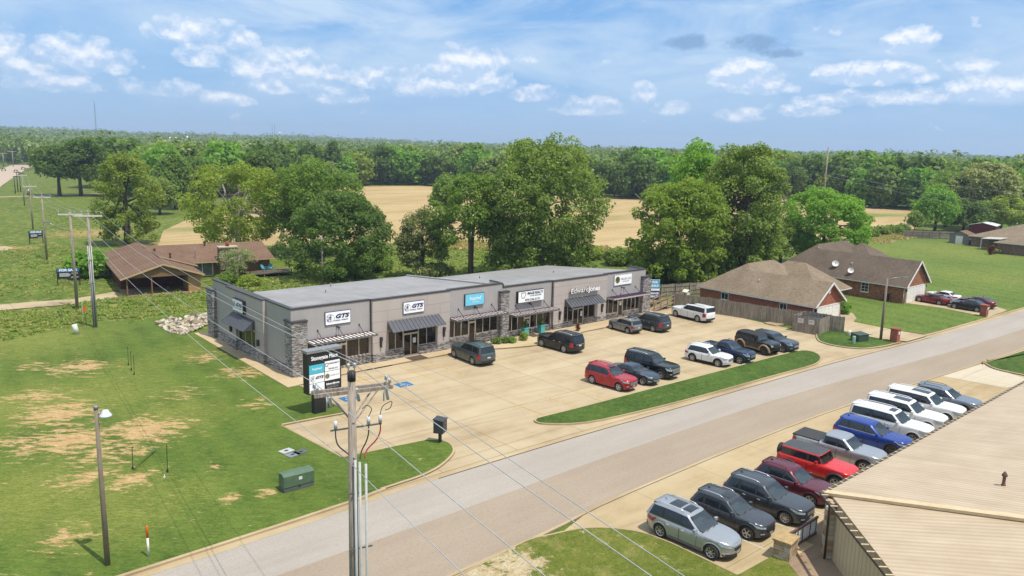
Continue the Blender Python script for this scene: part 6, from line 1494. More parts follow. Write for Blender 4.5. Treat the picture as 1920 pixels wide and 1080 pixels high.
NEUT = Vector((PB.x,PB.y,zb-1.05))-Vector((ad.x,ad.y,0))*.18
def height_at(px, by, ty):
    b = at(px, by); d = hypot(b.x-CAM.x, b.y-CAM.y); dd = fwd+RT*((px-960)/F_PX)-UP*((ty-540)/F_PX); return b, CAM.z+dd.z/hypot(dd.x,dd.y)*d
def util_pole(px, by, ty, lb, arm=2.4, ang=0.3, group=None, r=.17, conduits=0, lamp=False, arms=1, wood=None):
    b, h = height_at(px, by, ty); t_ = thing('utility_pole', lb, 'utility pole', (b.x,b.y,0), 0, group)
    m = MB(); m.tube([(0,0,0),(0,0,h*.5),(0,0,h)], [r,r*.85,r*.68], 10); m.build('pole', wood or POLEW, t_); d = Vector((cos(ang),sin(ang),0)); pts = []
    if arm:
        cross_arm(t_, (0,-.1,h-.3), d, arm, .13, 1)
        for q in (-.46,0,.46): e = d*q*arm; insulator(t_, (e.x,e.y,h-.1 if q else h+.05)); pts.append(Vector((b.x+e.x,b.y+e.y,h+.12)))
    for k in range(conduits): a = -3.0+k*.85; m = MB(); m.tube([(cos(a)*.25,sin(a)*.25,0),(cos(a)*.23,sin(a)*.23,h*.72)], .05, 8); m.build('conduit', PVC, t_)
    if conduits:
        for z in (h*.2,h*.4,h*.6): m = MB(); m.cbox((-.03,-.2,z),(.5,.12,.05)); m.build('conduit_strap', GALV, t_)
    if lamp: m = MB(); m.tube([(0,0,h*.80),(-1.2,-.3,h*.84),(-2.3,-.6,h*.90)], .05, 6); m.cbox((-2.6,-.68,h*.91),(.7,.25,.16)); m.build('lamp_arm', STEEL, t_)
    return t_, pts, b, h
pA, wA_, bA, hA = util_pole(145,579,397,'wooden pole with crossarm and street light arm, left of the conduit pole by the lane', 2.6, radians(-28), None, .19, 0, True)
pB, wBp, bB, hB = util_pole(180,615,399,'wooden pole with grey conduits up its side at the edge of the mown lawn', 2.7, radians(-28), None, .19, 3)
pC, wC, bC, hC = util_pole(88,486,366,'slim wooden pole with a crossarm, standing in weeds left of the meadow', 2.6, radians(-28))
pD, wD, bD, hD = util_pole(62,430,347,'wooden pole carrying a transformer can beyond the slim crossarm pole', 2.6, radians(-28))
m = MB(); m.tube([(-.3,-.2,hD-2.0),(-.3,-.2,hD-.9)], .28, 10); m.build('transformer', GALV, pD)
pE, wE, bE, hE = util_pole(46,385,327,'far wooden pole before the lane on the left', 2.6, radians(-28))
GF = 'poles beyond the distant highway'
for px, by, ty in ((7,312,287),(25,312,283),(38,308,289),(51.5,307,288)): util_pole(px, by, ty, 'thin pale pole with crossarm beyond the distant highway', 5.0, radians(-14), GF, .3)
for px, by, ty in ((29,363,331),(34,360,323),(39,360,325)):
    b, h = height_at(px, by, ty); t_ = thing('street_lamp', 'thin dark lamp post on the grass between lane and highway', 'street lamp', (b.x,b.y,0), 0, 'lamp posts near the highway'); m = MB(); m.tube([(0,0,0),(0,0,h)], [.16,.10], 8); m.build('pole', DARKFR, t_); m = MB(); m.cbox((.5,0,h),(1.6,.5,.25)); m.build('lamp_head', DARKFR, t_)
def wire(a, b, sag, lb, r=.014, group='power lines', mat_=None, n=24):
    pts = []; a = Vector(a); b = Vector(b)
    for k in range(n+1): t = k/n; p = a.lerp(b, t); p.z -= sag*4*t*(1-t); pts.append(p-a)
    m = MB(); m.tube(pts, r, 5, 0); o = m.build('power_line', mat_ or WIRE, None, a); return tag(o, lb, 'power line', group)
NXT = Vector((PB.x-.115*66, PB.y-66, 12.4))
for k, (p0, p1, nm) in enumerate(((ENDS[0],wBp[0],'left crossarm end'),(TOPW,wBp[1],'pole top'),(ENDS[1],wBp[2],'right crossarm end'))):
    wire(p0, p1, .9, 'overhead wire from the conduit pole to the %s of the roadside pole' % nm, .012, 'wires between the lane and the roadside pole')
    wire(p0, NXT+ad*(-1.1+1.1*k)+Vector((0,0,.3 if k == 1 else 0)), .9, 'overhead wire running on from the %s to the lower right corner' % nm, .013, 'wires running on over the road')
wire(NEUT, Vector((bB.x,bB.y,hB-2.6)), .8, 'lowest overhead wire from the conduit pole to the roadside pole', .014, 'wires between the lane and the roadside pole'); wire(NEUT, NXT-Vector((0,0,3.4)), .8, 'lowest overhead wire running on over the road', .014, 'wires running on over the road')
for k in range(3):
    wire(wBp[k], wC[k] if k < len(wC) else wC[-1], .7, 'wire from the conduit pole towards the slim crossarm pole', .013, 'wires along the meadow'); wire(wC[k], wD[k], .7, 'wire between the slim pole and the transformer pole', .013, 'wires along the meadow'); wire(wD[k], wE[k], 1.5, 'wire beyond the transformer pole towards the highway', .014, 'wires along the meadow')
pF, wF, bF, hF = util_pole(1537,452,275,'very tall bare pole rising above the bright green tree on the right', 0, 0, None, .20)
for z, px, py, ze in ((hF-4,2010,371,13),(hF-5.6,2010,398,10.5),(hF-6.4,2010,414,9.5)): wire((bF.x,bF.y,z), at(px,py,ze), .8, 'thin wire from the very tall pole to the right, over the last trees', .016, 'wires on the right')
b, h = height_at(605,536,442); wp = thing('light_pole', 'short wooden light pole behind the shop roof under the dark tree', 'light pole', (b.x,b.y,0)); m = MB(); m.tube([(0,0,0),(0,0,h)], [.16,.12], 10); m.build('pole', POLEW, wp); m = MB(); m.tube([(0,0,h-.5),(-.6,-.1,h-.35),(-1.0,-.15,h-.45)], .04, 6); m.lathe([(.001,.16),(.1,.15),(.2,.0),(.18,-.04),(.001,-.04)], 12, 0, c=(-1.05,-.16,h-.62)); m.build('lamp_arm', STEEL, wp)
# lamps
b, h = height_at(202,1062,766); lp = thing('street_lamp', 'brown lamp pole with a white shade on the lawn, bottom left', 'street lamp', (b.x,b.y,.08)); m = MB(); m.tube([(0,0,0),(0,0,h*.5),(0,0,h)], [.13,.11,.085], 12); m.build('pole', CONC, lp)
m = MB(); m.tube([(0,0,h-.02),(0,0,h+.12)], .11, 10); m.tube([(0,0,h-.3),(.16,-.08,h-.22)], .05, 8); m.build('bracket', STEEL, lp); m = MB(); m.lathe([(.001,.10),(.12,.09),(.16,.0),(.26,-.14),(.28,-.19),(.24,-.19),(.001,-.16)], 18, 0); o = m.build('lamp_shade', plain('lamp_white', S(222,228,236,.8), .35), lp, (.34,-.18,h-.2))
b, h = height_at(1651,638,522); lp = thing('street_lamp', 'wooden street lamp with a curved arm beside the driveway', 'street lamp', (b.x,b.y,.1)); m = MB(); m.tube([(0,0,0),(0,0,h)], [.15,.11], 10); m.build('pole', CONC, lp); m = MB(); m.tube([(0,0,h-.15),(.8,-.55,h+.05),(1.5,-1.0,h+.1)], .045, 6); m.build('arm', STEEL, lp); m = MB(); m.cbox((1.75,-1.18,h+.08),(.7,.26,.13),radians(-34)); m.build('lamp_head', STEEL, lp)
# boxes on the lawns
GREENB = plain('cabinet_green', S(96,120,92,.7), .5, vary=.15); GREEND = plain('cabinet_dark_green', S(64,84,70,.7), .6)
a_ = at(533,928); b_ = at(589,913); c = (a_+b_)/2; L_ = (b_-a_).length; an = atan2((b_-a_).y,(b_-a_).x); nrm = Vector((-sin(an),cos(an),0))
tr = thing('transformer_cabinet', 'green metal utility cabinet on the lawn near the road', 'utility cabinet', (c.x+nrm.x*.35,c.y+nrm.y*.35,.09), an); m = MB(); m.box(-L_/2,L_/2,-.35,.35,0,.28); m.build('plinth', plain('cabinet_plinth', S(104,110,102), .8), tr)
m = MB(); m.box(-L_/2-.02,L_/2+.02,-.38,.36,.30,.95); m.add([(-L_/2-.02,-.38,.95),(L_/2+.02,-.38,.95),(L_/2+.02,-.1,1.06),(-L_/2-.02,-.1,1.06),(L_/2+.02,.36,1.04),(-L_/2-.02,.36,1.04)], [(0,1,2,3),(3,2,4,5),(0,3,5),(1,4,2)]); m.build('cabinet_body', GREENB, tr); m = MB(); m.box(-.02,.18,-.395,-.381,.62,.80); m.build('notice', PLATE, tr); m = MB(); m.box(-.02,.06,-.40,-.36,.22,.32); m.build('latch', TRIM, tr)
for px, py, mt, lb in ((1611,640,GREEND,'squat dark green utility box on the small lawn by the driveway'),):
    c = at(px,py); t_ = thing('utility_box', lb, 'utility box', (c.x,c.y,.1), radians(-15)); m = MB(); m.prism([(-.75,-.55),(.75,-.55),(.75,.55),(-.75,.55)],0,.75); m.build('box_body', mt, t_); m = MB(); m.slab([(-.8,-.6,.76),(.8,-.6,.76),(.8,.6,.86),(-.8,.6,.86)],.05); m.build('lid', mt, t_)
c = at(1600,646); m = MB(); m.lathe([(.001,.85),(.16,.83),(.18,.78),(.18,0)],12,0); tag(m.build('pedestal', plain('pale_green', S(150,186,160,.7), .5), None, (c.x,c.y,.1)), 'pale green cable pedestal beside the squat utility box', 'cable pedestal')
c = at(1592,630); m = MB(); m.lathe([(.001,.55),(.2,.52),(.24,.3),(.2,0)],12,0); tag(m.build('pedestal', plain('cream_cap', S(226,218,196,.8), .6), None, (c.x,c.y,.1)), 'small cream cap behind the squat utility box', 'utility cap')
for k, (px, py, mt, lb) in enumerate(((537,846,plain('cover_pale',S(206,206,204),.7),'pale square utility cover with a dark centre on the lawn'),(549,853,plain('cover_grey',S(150,152,162),.7),'grey utility cover nearest the road of three on the lawn'),(564,848,plain('cover_dark',S(104,108,112),.7),'dark utility cover, rightmost of three on the lawn'))):
    c = at(px,py,.09); m = MB(); m.box(-.42,.42,-.32,.32,0,.05); o = m.build('utility_cover', mt, None, (c.x,c.y,.085), .2); tag(o, lb, 'utility cover'); m = MB(); m.cbox((0,0,.056),(.24,.2,.012)); m.build('lid', TRIM, o)
c = at(825,831); bx = thing('mailbox', 'dark grey locker mailbox on a post at the tip of the lawn', 'mailbox', (c.x,c.y,.09), radians(32)); m = MB(); m.box(-.09,.09,-.09,.09,0,.75); m.build('post', TRIM, bx); MBG = plain('mailbox_grey', S(78,80,84), .45, .2)
m = MB(); m.box(-.38,.38,-.34,.34,.72,1.62); m.slab([(-.42,-.38,1.64),(.42,-.38,1.64),(.42,.38,1.72),(-.42,.38,1.72)],.07); m.build('box_body', MBG, bx); m = MB(); m.box(-.35,.35,-.36,-.342,.78,1.56); m.build('door', MBG, bx); m = MB(); m.box(-.06,.06,-.375,-.362,1.35,1.42); m.build('latch', STEEL, bx)
b, h = height_at(279,1047,988); mk = thing('marker_post', 'white marker post with an orange top on the lawn near the kerb', 'marker post', (b.x,b.y,.08)); m = MB(); m.tube([(0,0,0),(0,0,h*.62)], .055, 10); m.build('post', TRIMW, mk); m = MB(); m.tube([(0,0,h*.62),(0,0,h-.04),(0,0,h)], [.058,.058,.035], 10); m.build('orange_top', plain('orange_plastic', S(226,104,34,.8), .5), mk)
STK = plain('stake_green', S(40,58,44), .6)
for px, by, ty, lb in ((241,687,653,'dark green stake, leftmost of three on the lawn by the shops'),(246.5,697,661,'dark green stake, middle of three on the lawn by the shops'),(252,705,669,'dark green stake, rightmost of three on the lawn by the shops'),(249.5,883,841,'dark stake left of the fallen netting'),(314.5,889,838,'dark stake right of the fallen netting')):
    b, h = height_at(px, by, ty); m = MB(); m.beam((0,0,0),(.03,0,h),.05,.03); m.cbox((.03,0,h),(.06,.05,.06)); m.cbox((0,.03,.12),(.12,.012,.16)); tag(m.build('stake', STK, None, (b.x,b.y,.08)), lb, 'stake', 'stakes on the lawn')
a_ = at(250,882,.1); b_ = at(290,846,.1); m = MB(); d_ = b_-a_; m.grid([[(0,0,.05),(d_.x*.5,d_.y*.5,.16),(d_.x,d_.y,.12)],[(.06,-.1,.22),(d_.x*.5+.1,d_.y*.5-.1,.30),(d_.x+.1,d_.y-.1,.16)]],0); tag(m.build('netting', plain('netting_green', S(78,128,110), .8), None, a_), 'strip of green netting fallen from its stake on the lawn', 'netting')
c = at(309,904); m = MB(); m.tube([(0,0,0),(0,0,.4)],.02,6); m.cbox((0,0,.25),(.16,.02,.03)); tag(m.build('survey_pin', TRIMW, None, (c.x,c.y,.08)), 'small white cross-shaped peg on the lawn below the netting', 'peg')
b, h = height_at(145,628,609); m = MB(); m.tube([(0,0,0),(-.2,.05,h)],.24,14); o = m.build('pipe', plain('pipe_white', S(214,218,206,.8), .5), None, (b.x,b.y,.05)); tag(o, 'leaning white drain pipe on the grass by the conduit pole', 'pipe')
b, h = height_at(163,613,576); mk = thing('marker_post', 'thin dark stake with an orange tag next to the conduit pole', 'marker post', (b.x,b.y,0)); m = MB(); m.beam((0,0,0),(-.12,0,h),.05,.03); m.build('post', TRIM, mk); m = MB(); m.cbox((-.11,-.02,h-.2),(.3,.05,.55)); m.build('tag', plain('orange_tag', S(228,112,44,.8), .5), mk)
b, h = height_at(156,592,563); m = MB(); m.beam((0,0,0),(-.1,0,h),.12,.06); tag(m.build('marker_post', plain('pale_green_post', S(176,204,160,.8), .6), None, (b.x,b.y,0)), 'pale green flat marker post between the two lane poles', 'marker post')
def for_sale(x0, y0, x1, lb, px_post_b):
    a = at(x0, px_post_b); b = at(x1, px_post_b-2); d = b-a; L = d.length; an = atan2(d.y,d.x); t_ = thing('sale_sign', lb, 'sale sign', (a.x,a.y,0), an)
    for x in (0,L): m = MB(); m.box(x-.07,x+.07,-.05,.05,0,2.35 if L < 4 else 2.6); m.build('post', TRIM, t_)
    h0, h1 = (.95,2.35) if L < 4 else (1.0,2.6)
    m = MB(); m.box(0,L,-.06,-.051,h0,h1); m.build('panel', BLACK_S, t_); m = MB(); m.box(.03,L-.03,-.072,-.061,h0+(h1-h0)*.68,h1-.03); m.build('banner', plain('sale_blue', S(52,132,190,.8), .5), t_)
    add_text('lettering','FOR SALE',(h1-h0)*.32,WHITE_S,t_,(L/2,-.078,h0+(h1-h0)*.83),'S',width=L*.8,bold=.02); m = MB(); m.prism([(L*.1,0),(L*.52,0),(L*.62,.25),(L*.52,.5),(L*.1,.5)],0,.01); o = m.build('arrow', LG, t_, (0,-.066,h0+.2*(h1-h0))); o.rotation_euler = (pi/2,0,0)
    add_text('lettering','HALSEY',(h1-h0)*.16,WHITE_S,t_,(L*.8,-.066,h0+(h1-h0)*.5),'S',width=L*.3); m = MB(); m.box(L*.62,L*.96,-.07,-.062,h0+.1,h0+.24); m.build('strip', LG, t_)
for_sale(109,0,150,'black for-sale board with a blue banner in front of the lane',536); for_sale(56,0,81,'smaller for-sale board farther up the meadow',457)
# planters beside the realty door
for x, lb in ((26.1,'square turquoise planter left of the door with a notice'),(28.5,'square turquoise planter right of the door with a notice')):
    t_ = thing('planter', lb, 'planter', (x,-.75,.11)); m = MB(); m.prism([(-.30,-.30),(.30,-.30),(.30,.30),(-.30,.30)],0,.92); m.box(-.34,.34,-.34,.34,.86,.98); m.build('pot', PLT, t_); m = MB(); m.box(-.26,.26,-.26,.26,.981,1.0); m.build('soil', SOIL, t_)
# ------------------------------------------------------------------ foliage
def leaf_mat(name, a, b, c, trans=0.54, k=2.15, nsc=.22):
    a, b, c = (tuple(min(.6, q*k*w_) for q, w_ in zip(x_[:3], (1.08,1.0,.85)))+(1,) for x_ in (a, b, c))
    t = NT(name); p = t.obj()
    g = t.new('ShaderNodeNewGeometry').outputs['Random Per Island']; n = t.noise(t.pos(), nsc, 3, .6)
    f = t.math('ADD', t.math('MULTIPLY', g, .55), t.math('MULTIPLY', n, .45))
    col = t.ramp(f, [(.12, a), (.46, b), (.80, c)])
    t.base(col); t.set(.55, 0.0, .30)
    tr = t.new('ShaderNodeBsdfTranslucent'); tc = t.mix(1.0, col, (1.15,1.25,.55,1), 'MULTIPLY'); t.link(tc, tr.inputs[0]); mx = t.new('ShaderNodeMixShader'); mx.inputs[0].default_value = trans
    t.link(t.p.outputs[0], mx.inputs[1]); t.link(tr.outputs[0], mx.inputs[2]); t.link(mx.outputs[0], t.out.inputs[0]); MATS[name] = t.m; return t.m
L_OLIVE = leaf_mat('olive_leaves', (.042,.078,.016,1), (.080,.122,.028,1), (.165,.205,.075,1))
L_DARK = leaf_mat('dark_leaves', (.030,.060,.016,1), (.052,.092,.024,1), (.095,.135,.042,1))
L_MID = leaf_mat('mid_leaves', (.042,.082,.016,1), (.075,.125,.026,1), (.125,.175,.045,1))
L_BRIGHT = leaf_mat('bright_leaves', (.048,.108,.016,1), (.085,.165,.026,1), (.135,.225,.045,1))
L_YELLOW = leaf_mat('yellow_green_leaves', (.072,.112,.016,1), (.118,.162,.026,1), (.185,.215,.055,1))
L_MIDY = leaf_mat('light_olive_leaves', (.060,.090,.018,1), (.100,.138,.030,1), (.175,.205,.060,1))
L_CREAM = leaf_mat('creamy_leaves', (.060,.085,.028,1), (.125,.140,.065,1), (.30,.29,.19,1))
L_CEDAR = leaf_mat('cedar_leaves', (.040,.060,.018,1), (.070,.090,.028,1), (.115,.125,.045,1), .15)
L_RED = leaf_mat('red_leaves', (.10,.03,.02,1), (.17,.05,.03,1), (.24,.09,.05,1), k=1.0)
BARK = plain('bark', (.085,.066,.050,1), .95, vary=.35, scale=2.5, bump=.6, bscale=12); BARK_P = plain('pale_bark', (.26,.22,.18,1), .9, vary=.3, scale=2.5)

def leaf_quads(rng, C, R, per, size, up=.35, squash=.8, droop=0.0):
    """diamond leaves on the shells of many small clusters"""
    n = len(C)*per; idx = np.repeat(np.arange(len(C)), per)
    d = rng.normal(size=(n,3)); d[:,2] += up; d /= np.linalg.norm(d, axis=1)[:,None]
    rad = R[idx]*(.45+.62*np.sqrt(rng.random(n)))
    p = C[idx]+d*rad[:,None]*np.array([1,1,squash]); p[:,2] -= droop*rad*rng.random(n)
    nm = d*.7+rng.normal(size=(n,3))*.55+np.array([0,0,.35]); nm /= np.linalg.norm(nm, axis=1)[:,None]
    t = np.cross(nm, rng.normal(size=(n,3))); t /= np.linalg.norm(t, axis=1)[:,None]; b = np.cross(nm, t)
    s = size*(.65+.7*rng.random(n)); t *= (s*.62)[:,None]; b *= (s*.40)[:,None]
    fold = nm*(s*.10)[:,None]
    V = np.stack([p-t, p-b+fold, p+t, p+b+fold], 1).reshape(-1,3)
    return V, np.arange(n*4).reshape(-1,4)
def envelope(rng, k=7):
    dirs = rng.normal(size=(k,3)); dirs /= np.linalg.norm(dirs, axis=1)[:,None]; amp = rng.uniform(-.26,.26,k)
    return lambda D: 1+sum(a*np.maximum(0, D@q)**3 for a, q in zip(amp, dirs))
def crown_clusters(rng, c, r, n, cr, hollow=.45, low=-.75, gaps=0, shape='round'):
    D = rng.normal(size=(n*3,3)); D /= np.linalg.norm(D, axis=1)[:,None]; D = D[D[:,2] > low][:n]
    k = rng.random(len(D))**(1/2.4); k = hollow+(1-hollow)*k
    E = envelope(rng)(D)
    for _ in range(gaps):
        q = rng.normal(size=3); q[2] *= .4; q /= np.linalg.norm(q); m = (D@q < .86)|(rng.random(len(D)) < .25); D = D[m]; k = k[m]; E = E[m]
    P_ = D*np.array(r)*(k*E)[:,None]
    if shape == 'cone': P_[:,:2] *= np.clip(1.15-(P_[:,2]/r[2]+1)*.48, .15, 1.2)[:,None]
    if shape == 'skirt': P_[:,:2] *= np.clip(1.12-(P_[:,2]/r[2]+.2)*.35, .35, 1.25)[:,None]
    return np.array(c)+P_, cr*(.7+.6*rng.random(len(P_)))
def trunk_mb(rng, h, r0, targets, lean=0.0, forks=1, fork_z=.35):
    m = MB(); fk = []
    for f in range(forks):
        a = 2*pi*f/forks+rng.random(); sp = 0 if forks == 1 else .06*h
        top = (cos(a)*sp*2.2+lean*h*.3, sin(a)*sp*2.2, h*.72); z1 = h*fork_z
        pts = [(0,0,-.1),(cos(a)*sp*.15,sin(a)*sp*.15,z1*.5),(cos(a)*sp*.5+lean*h*.1,sin(a)*sp*.5,z1),top]; rr = r0*(1 if forks == 1 else .75)
        m.tube(pts, [rr*1.25,rr,rr*.8,rr*.3], 9); fk.append((pts[2], top, rr))
    for k, tg in enumerate(targets):
        p0, p1, rr = fk[k % len(fk)]; t = rng.uniform(.1,.85); s = Vector(p0).lerp(Vector(p1), t); e = Vector(tuple(float(q) for q in tg)); md = s.lerp(e, .5)+Vector((0,0,.08*(e-s).length)); r1 = rr*.42*(1-t*.55)
        m.tube([s, md, e], [r1, r1*.6, r1*.2], 6)
    return m
def big_tree(name, label, px, by, ty, hw, leaf, seed, n=150, per=75, leaf_s=.42, cr=1.15, base_frac=.22, forks=1, gaps=1, shape='round', bark=None, dead=0, xy=None, depth=.9, group=None, trunk=.030, low=-.75, hollow=.42, squash=.8, skirt=0):
    rng = np.random.default_rng(seed); b, h = height_at(px, by, ty)
    d = hypot(b.x-CAM.x, b.y-CAM.y); rw = hw*d/F_PX
    t_ = thing(name, label, 'tree', (b.x,b.y,-.05), 0, group)
    z0 = h*base_frac; rz_ = (h-z0)/2; c = (0,0,z0+rz_)
    C, R = crown_clusters(rng, c, (rw-cr*.5, (rw-cr*.5)*depth, rz_-cr*.4), n, cr, hollow, low, gaps, shape)
    if skirt:
        k = int(n*skirt); a = rng.uniform(0, 2*pi, k); q = rw*rng.uniform(.35,.95,k); zz = rng.uniform(.07,.34,k)*h
        C = np.concatenate([C, np.stack([np.cos(a)*q, np.sin(a)*q*depth, zz], 1)]); R = np.concatenate([R, cr*rng.uniform(.6,1.1,k)])
    V, Q = leaf_quads(rng, C, R, int(per*1.5), leaf_s*.80, squash=squash)
    tg = C[rng.permutation(len(C))[:18]]
    trunk_mb(rng, h, h*trunk, tg, 0, forks).build('trunk', bark or BARK, t_)
    link('crown', np_mesh('crown', V, Q, [leaf]), t_)
    for k in range(dead):
        a = rng.uniform(pi*.75, pi*1.5); e = Vector((cos(a)*rw*rng.uniform(.6,.98), sin(a)*rw*.8, h*rng.uniform(.45,.85))); m = MB(); s = Vector((0,0,h*.35)); md = s.lerp(e,.55)+Vector((.4,0,.9))
        m.tube([s,md,e],[.17,.10,.03],6); q = md.lerp(e,.4); m.tube([q,q+Vector((rng.uniform(-1,1),-.8,1.6))],[.06,.015],5); q = md.lerp(e,.65); m.tube([q,q+Vector((-.9,rng.uniform(-1,.2),1.2))],[.045,.012],5); m.build('dead_limb', BARK_P, t_)
    return t_
BT = big_tree
BT('tree','tall olive-green tree with tiered lower branches left of the ranch house',240,458,268,55,L_MIDY,1,150,80,.42,1.2,.06,gaps=5,shape='skirt',low=-.9,skirt=.28,hollow=.35)
BT('tree','dark rounded tree at the lane, left of the dark pair',112,367,267,42,L_DARK,2,130,60,.8,2.0,.22,gaps=1); BT('tree','dark rounded tree at the lane, right of the dark pair',152,367,262,40,L_DARK,3,130,60,.8,2.0,.2,gaps=1)
BT('tree','light yellow-green many-stemmed tree behind the ranch house roof',448,476,291,96,L_YELLOW,4,250,58,.42,1.2,.10,forks=5,gaps=3,bark=BARK_P,hollow=.45,low=-.9,skirt=.12)
BT('tree','tall mid-green tree rising behind the broad dark tree and the light pole',588,478,293,92,L_MID,5,210,75,.46,1.35,.05,gaps=1,low=-.9)
BT('tree','broad dark green tree with drooping skirt right behind the light pole',640,522,352,98,L_DARK,6,250,80,.38,1.05,.03,gaps=1,shape='skirt',low=-.95)
BT('cedar','rounded olive cedar standing by the back of the shop roof',792,520,384,52,L_CEDAR,7,150,90,.26,.75,.04,gaps=1,shape='skirt',low=-.95)
BT('tree','open mid-green tree with forked bare trunk behind the shop roof',882,524,322,70,L_MID,8,150,70,.40,1.05,.24,forks=2,gaps=3,dead=1)
BT('tree','largest dark olive tree, tallest behind the middle of the shop roof',1012,524,257,120,L_OLIVE,9,360,85,.42,1.3,.06,gaps=2,low=-.95,skirt=.25)
BT('tree','bright green tree rising behind the olive trees right of the shop roof',1300,500,271,62,L_BRIGHT,10,140,70,.5,1.5,.2,gaps=1)
BT('tree','yellowish oak with pale dead limbs right behind the end of the shops',1262,541,318,98,leaf_mat('oak_yellow_leaves',(.050,.095,.016,1),(.092,.142,.024,1),(.165,.195,.045,1)),11,270,75,.40,1.15,.10,gaps=3,dead=4,low=-.9,skirt=.22)
BT('tree','dark olive oak behind the red brick house, right of the yellowish oak',1388,532,270,86,L_OLIVE,12,290,80,.42,1.25,.08,gaps=2,dead=1,low=-.9,skirt=.18)
BT('tree','grey-olive smaller tree between the oaks and the bright green tree',1462,500,402,36,L_OLIVE,13,100,75,.36,.95,.06,gaps=1,low=-.9)
BT('tree','dense bright green tree behind the second brick house',1540,500,356,74,L_BRIGHT,14,230,85,.42,1.15,.04,gaps=1,low=-.95)
BT('tree','small round tree on a bare stem by the far wooden fence',1713,444,397,14,L_OLIVE,15,40,50,.45,.9,.35,gaps=0,trunk=.022)
BT('tree','bright green tree with visible trunk right of the small round tree',1752,436,352,38,L_BRIGHT,16,120,65,.6,1.6,.18,gaps=1); BT('tree','cream-tinted rounded tree, tallest in the group above the last house',1832,430,300,62,L_CREAM,17,200,65,.7,1.9,.16,gaps=1)
BT('tree','light green tree just behind the last house roof',1875,436,362,44,L_YELLOW,18,140,65,.6,1.5,.1,gaps=1); BT('tree','bright green tree at the right edge above the last house',1922,420,318,46,L_BRIGHT,19,140,65,.75,2.0,.12,gaps=1)
BT('tree','mid-green tree left of the cream-tinted tree',1772,425,322,36,L_MID,20,120,60,.7,1.9,.14,gaps=1); BT('tree','dark low tree between the bright tree and the last house',1805,436,372,34,L_DARK,21,110,60,.6,1.5,.1,gaps=1)
BT('tree','sparse flowering yard tree in front of the fieldstone chimney',446,524,458,40,leaf_mat('yard_leaves',(.06,.09,.03,1),(.11,.14,.06,1),(.34,.30,.24,1)),22,60,34,.24,.7,.10,forks=3,gaps=3,bark=BARK_P,hollow=.3,low=-.9)
for k, (px, by, ty, hw, lf, lb) in enumerate(((330,392,288,34,L_MID,'mid-green tree left in the row behind the hay patch'),(372,388,292,40,L_DARK,'darker tree standing behind the light yellow-green tree'),(268,366,283,30,L_BRIGHT,'bright tree beyond the tall olive tree at the lane'),(212,368,290,26,L_MID,'mid-green tree between the dark pair and the tall olive tree'),(300,402,330,26,L_OLIVE,'greyish low tree at the hay patch edge'),(496,400,292,30,L_DARK,'dark tree peeking over the light yellow-green tree'),(840,418,330,30,L_MID,'mid-green tree left behind the open forked tree'),(1480,380,300,30,L_DARK,'dark tree above the bright green one'))):
    BT('tree',lb,px,by,ty,hw,lf,40+k,110,60,.75,1.8,.14,gaps=1)
# ---- shrubs
def shrub(name, label, px, py, w_, h, leaf, seed, per=60, n=26, s=.16, cr=.35, z=0.0, xy=None, cat='shrub', group=None):
    rng = np.random.default_rng(seed); b = at(px, py) if xy is None else Vector((*xy, 0)); t_ = thing(name, label, cat, (b.x,b.y,z), 0, group)
    C, R = crown_clusters(rng, (0,0,h*.5), (w_/2*.85,w_/2*.75,h*.42), n, cr, .3, -1); V, Q = leaf_quads(rng, C, R, per, s); link('leaves', np_mesh('leaves', V, Q, [leaf]), t_)
    m = MB()
    for k in range(3): a = rng.random()*6.3; m.tube([(0,0,0),(cos(a)*w_*.12,sin(a)*w_*.12,h*.3),(cos(a)*w_*.25,sin(a)*w_*.25,h*.6)], [.05*w_**.5,.035,.012], 5)
    m.build('stems', BARK, t_); return t_
shrub('shrub','bright green shrub at the foot of the light pole',628,524,4.2,2.6,L_BRIGHT,61,60,60,.34,.7); shrub('shrub','bright green shrub right of the light pole beside the shop roof',668,520,4.6,2.8,L_BRIGHT,62,60,60,.34,.7); shrub('shrub','mid-green shrub under the broad dark tree, right side',712,508,5.0,2.2,L_MID,63,60,60,.34,.7)
shrub('shrub','spreading cedar shrub at the roof edge below the rounded cedar',812,526,7.5,2.4,L_CEDAR,64,70,90,.26,.6); shrub('shrub','bright green shrub between ranch house wall and the poles',172,520,6.0,3.8,L_BRIGHT,65,60,90,.42,.9); shrub('shrub','mid-green shrub in front of the fieldstone chimney, left',424,535,3.0,1.8,L_MID,66,50,40,.26,.5); shrub('shrub','pale shrub right of the chimney near the deck',470,537,3.2,1.6,L_YELLOW,67,50,36,.24,.5)
for k, (px, py, w_, h, lf, lb) in enumerate(((1232,540,5,3.6,L_DARK,'dark undergrowth bush left under the yellowish oak'),(1300,534,6,3.2,L_MID,'mid-green undergrowth bush behind the back fence'),(1345,526,5.5,3.4,L_DARK,'dark undergrowth bush right of the oak trunks'),(1420,502,6,4.0,L_MID,'undergrowth bush behind the tan roof ridge'),(1160,496,6,2.4,L_OLIVE,'olive weeds right behind the end of the shop roof'),(1106,486,6,2.2,L_YELLOW,'yellow-green weeds behind the shop roof'),(940,498,6,2.6,L_DARK,'dark bush at the base of the largest tree, left'),(1060,492,6,2.6,L_MID,'bush at the base of the largest tree, right'))):
    shrub('bush',lb,px,py,w_,h,lf,70+k,60,70,.36,.8,cat='bush')
for k, (px, py, w_, h) in enumerate(((1625,446,7,2.6),(1652,442,6,2.2),(1672,438,6,2.0),(1690,436,4,1.8))): shrub('bush','low hedge bush between wheat and far lawn, %s' % ('nearest the bright green tree','second from the bright tree','third from the bright tree','nearest the far fence')[k],px,py,w_,h,L_OLIVE,90+k,50,50,.45,.8,cat='bush',group='hedge bushes')
